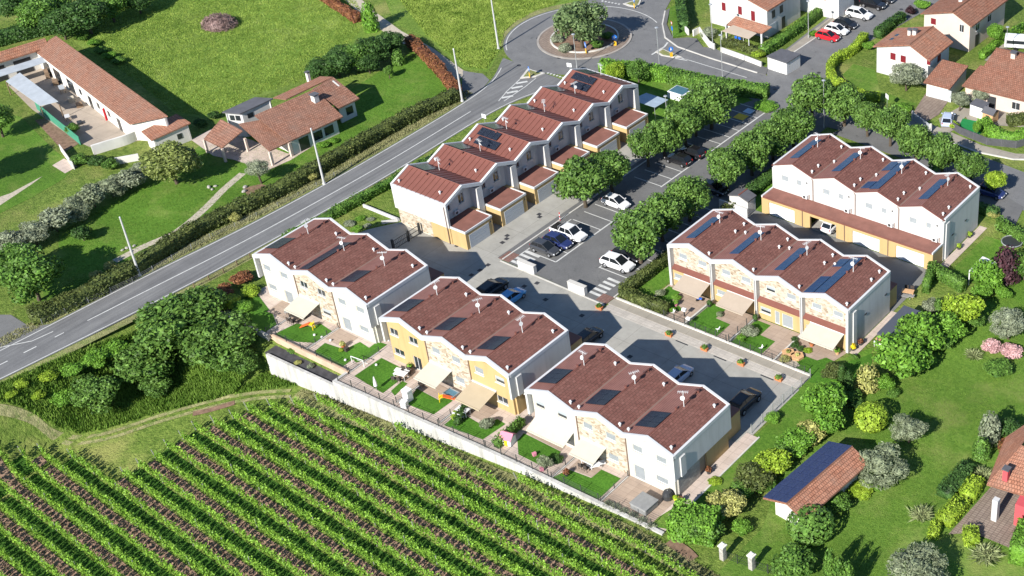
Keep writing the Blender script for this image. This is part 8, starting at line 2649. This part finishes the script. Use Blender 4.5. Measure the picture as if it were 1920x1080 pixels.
MB().box(-1.3, 1.3, -1.0, 1.0, 1.203, 1.26).build('cover', plain('teal_cover', (0.06, 0.14, 0.18), 0.5), e)
x, y = at(1897, 458)
e = empty('trampoline', (x, y, 0), 0.0, 'round dark trampoline on the lawn at the right', 'trampoline')
MB().cyl((0, 0, .42), (0, 0, .45), 1.25, 1.25, 24).build('mat', M_DARKFRAME, e)
MB().tube([(1.35 * math.cos(t * PI / 10), 1.35 * math.sin(t * PI / 10), .45) for t in range(21)], .07).build('frame', M_STEEL, e)
for t in range(6):
    MB().cyl((1.3 * math.cos(t * PI / 3), 1.3 * math.sin(t * PI / 3), 0), (1.3 * math.cos(t * PI / 3), 1.3 * math.sin(t * PI / 3), .42), .04, .04, 6).build('leg', M_STEEL, e)
# toy house and sheds of the upper right garden
x, y = at(1857, 215, 1.0)
gx = empty('toy_house', (x, y, 0), -0.1, 'orange wooden toy house with grey roof in the upper right garden', 'toy house')
for (x0, x1, y0, y1) in ((-.9, .9, -.8, -.72), (-.9, -.82, -.72, .8), (.82, .9, -.72, .8), (-.82, .82, .72, .8)):
    MB().box(x0, x1, y0, y1, 0, 1.6).build('wall', M_LWOOD, gx)
MB().slab((-1.05, -1.0, 1.55), (1.05, -1.0, 1.55), (1.05, 0, 2.15), (-1.05, 0, 2.15), .06).build('roof_slope', M_SLATE, gx)
MB().slab((1.05, 1.0, 1.55), (-1.05, 1.0, 1.55), (-1.05, 0, 2.15), (1.05, 0, 2.15), .06).build('roof_slope', M_SLATE, gx)
MB().box(-.3, .3, -.83, -.803, 0, 1.2).build('door', M_DARKFRAME, gx)
x, y = at(1836, 205, 1.0)
gx = empty('white_store', (x, y, 0), -0.1, 'white storage hut beside the orange toy house', 'shed')
MB().box(-1.1, 1.1, -.8, .8, 0, 1.9).build('wall', M_PLAST_W, gx)
MB().slab((-1.2, -.95, 1.92), (1.2, -.95, 1.92), (1.2, .95, 2.1), (-1.2, .95, 2.1), .06).build('roof_slope', M_SLATE, gx)
x, y = at(1728, 228, 0.8)
gx = empty('sliding_gate', (x, y, 0), -0.45, 'grey sliding gate across the paved garage drive', 'gate')
MB().box(-2.2, 2.2, -.05, .05, .08, 1.3).build('panel', M_CORR, gx)
for k in (-2.3, 2.3):
    MB().box(k - .12, k + .12, -.12, .12, 0, 1.5).build('post', M_OFFWHITE, gx)
x, y = at(1905, 80, 1.0)
gx = empty('white_caravan', (x, y, 0), 0.4, 'white box trailer by the hedge at the right edge', 'trailer')
MB().box(-1.8, 1.8, -1.0, 1.0, .5, 2.2).build('body', M_PLAST_W, gx, bevel=0.15)
MB().box(-1.5, 1.5, -1.02, -1.0, 1.2, 1.8).build('window', M_GLASS, gx)
for s_ in (-1.05, .85):
    MB().cyl((0, s_, .33), (0, s_ + .2, .33), .33, .33, 12).build('wheel', M_TYRE, gx)
# stones along the villa path and bed
for i, (px, py) in enumerate(((392, 352), (398, 356), (404, 350), (230, 470), (238, 466), (246, 472), (252, 462), (460, 352), (472, 366), (500, 362), (512, 352), (458, 360))):
    x, y = at(px, py)
    s = RNG.uniform(0.22, 0.42)
    o = MB().lathe([(s * .8, 0), (s, s * .3), (s * .7, s * .7), (s * .2, s * .8)], (0, 0, 0), 7).build('garden_stone', M_GSTONE, loc=(x, y, 0.01))
    o.scale = (1, RNG.uniform(.6, .9), 1)
    o.rotation_euler = (0, 0, RNG.uniform(0, 6))
    tag(o, 'pale garden stone %s' % (('at the upper bend of the villa path, %s one' % ORD[i]) if i < 3 else ('at the lower end of the villa path, %s one' % ORD[i - 3]) if i < 7 else ('edging the villa flower bed, %s one' % ORD[i - 7])), 'stone', 'garden stones of the villa')
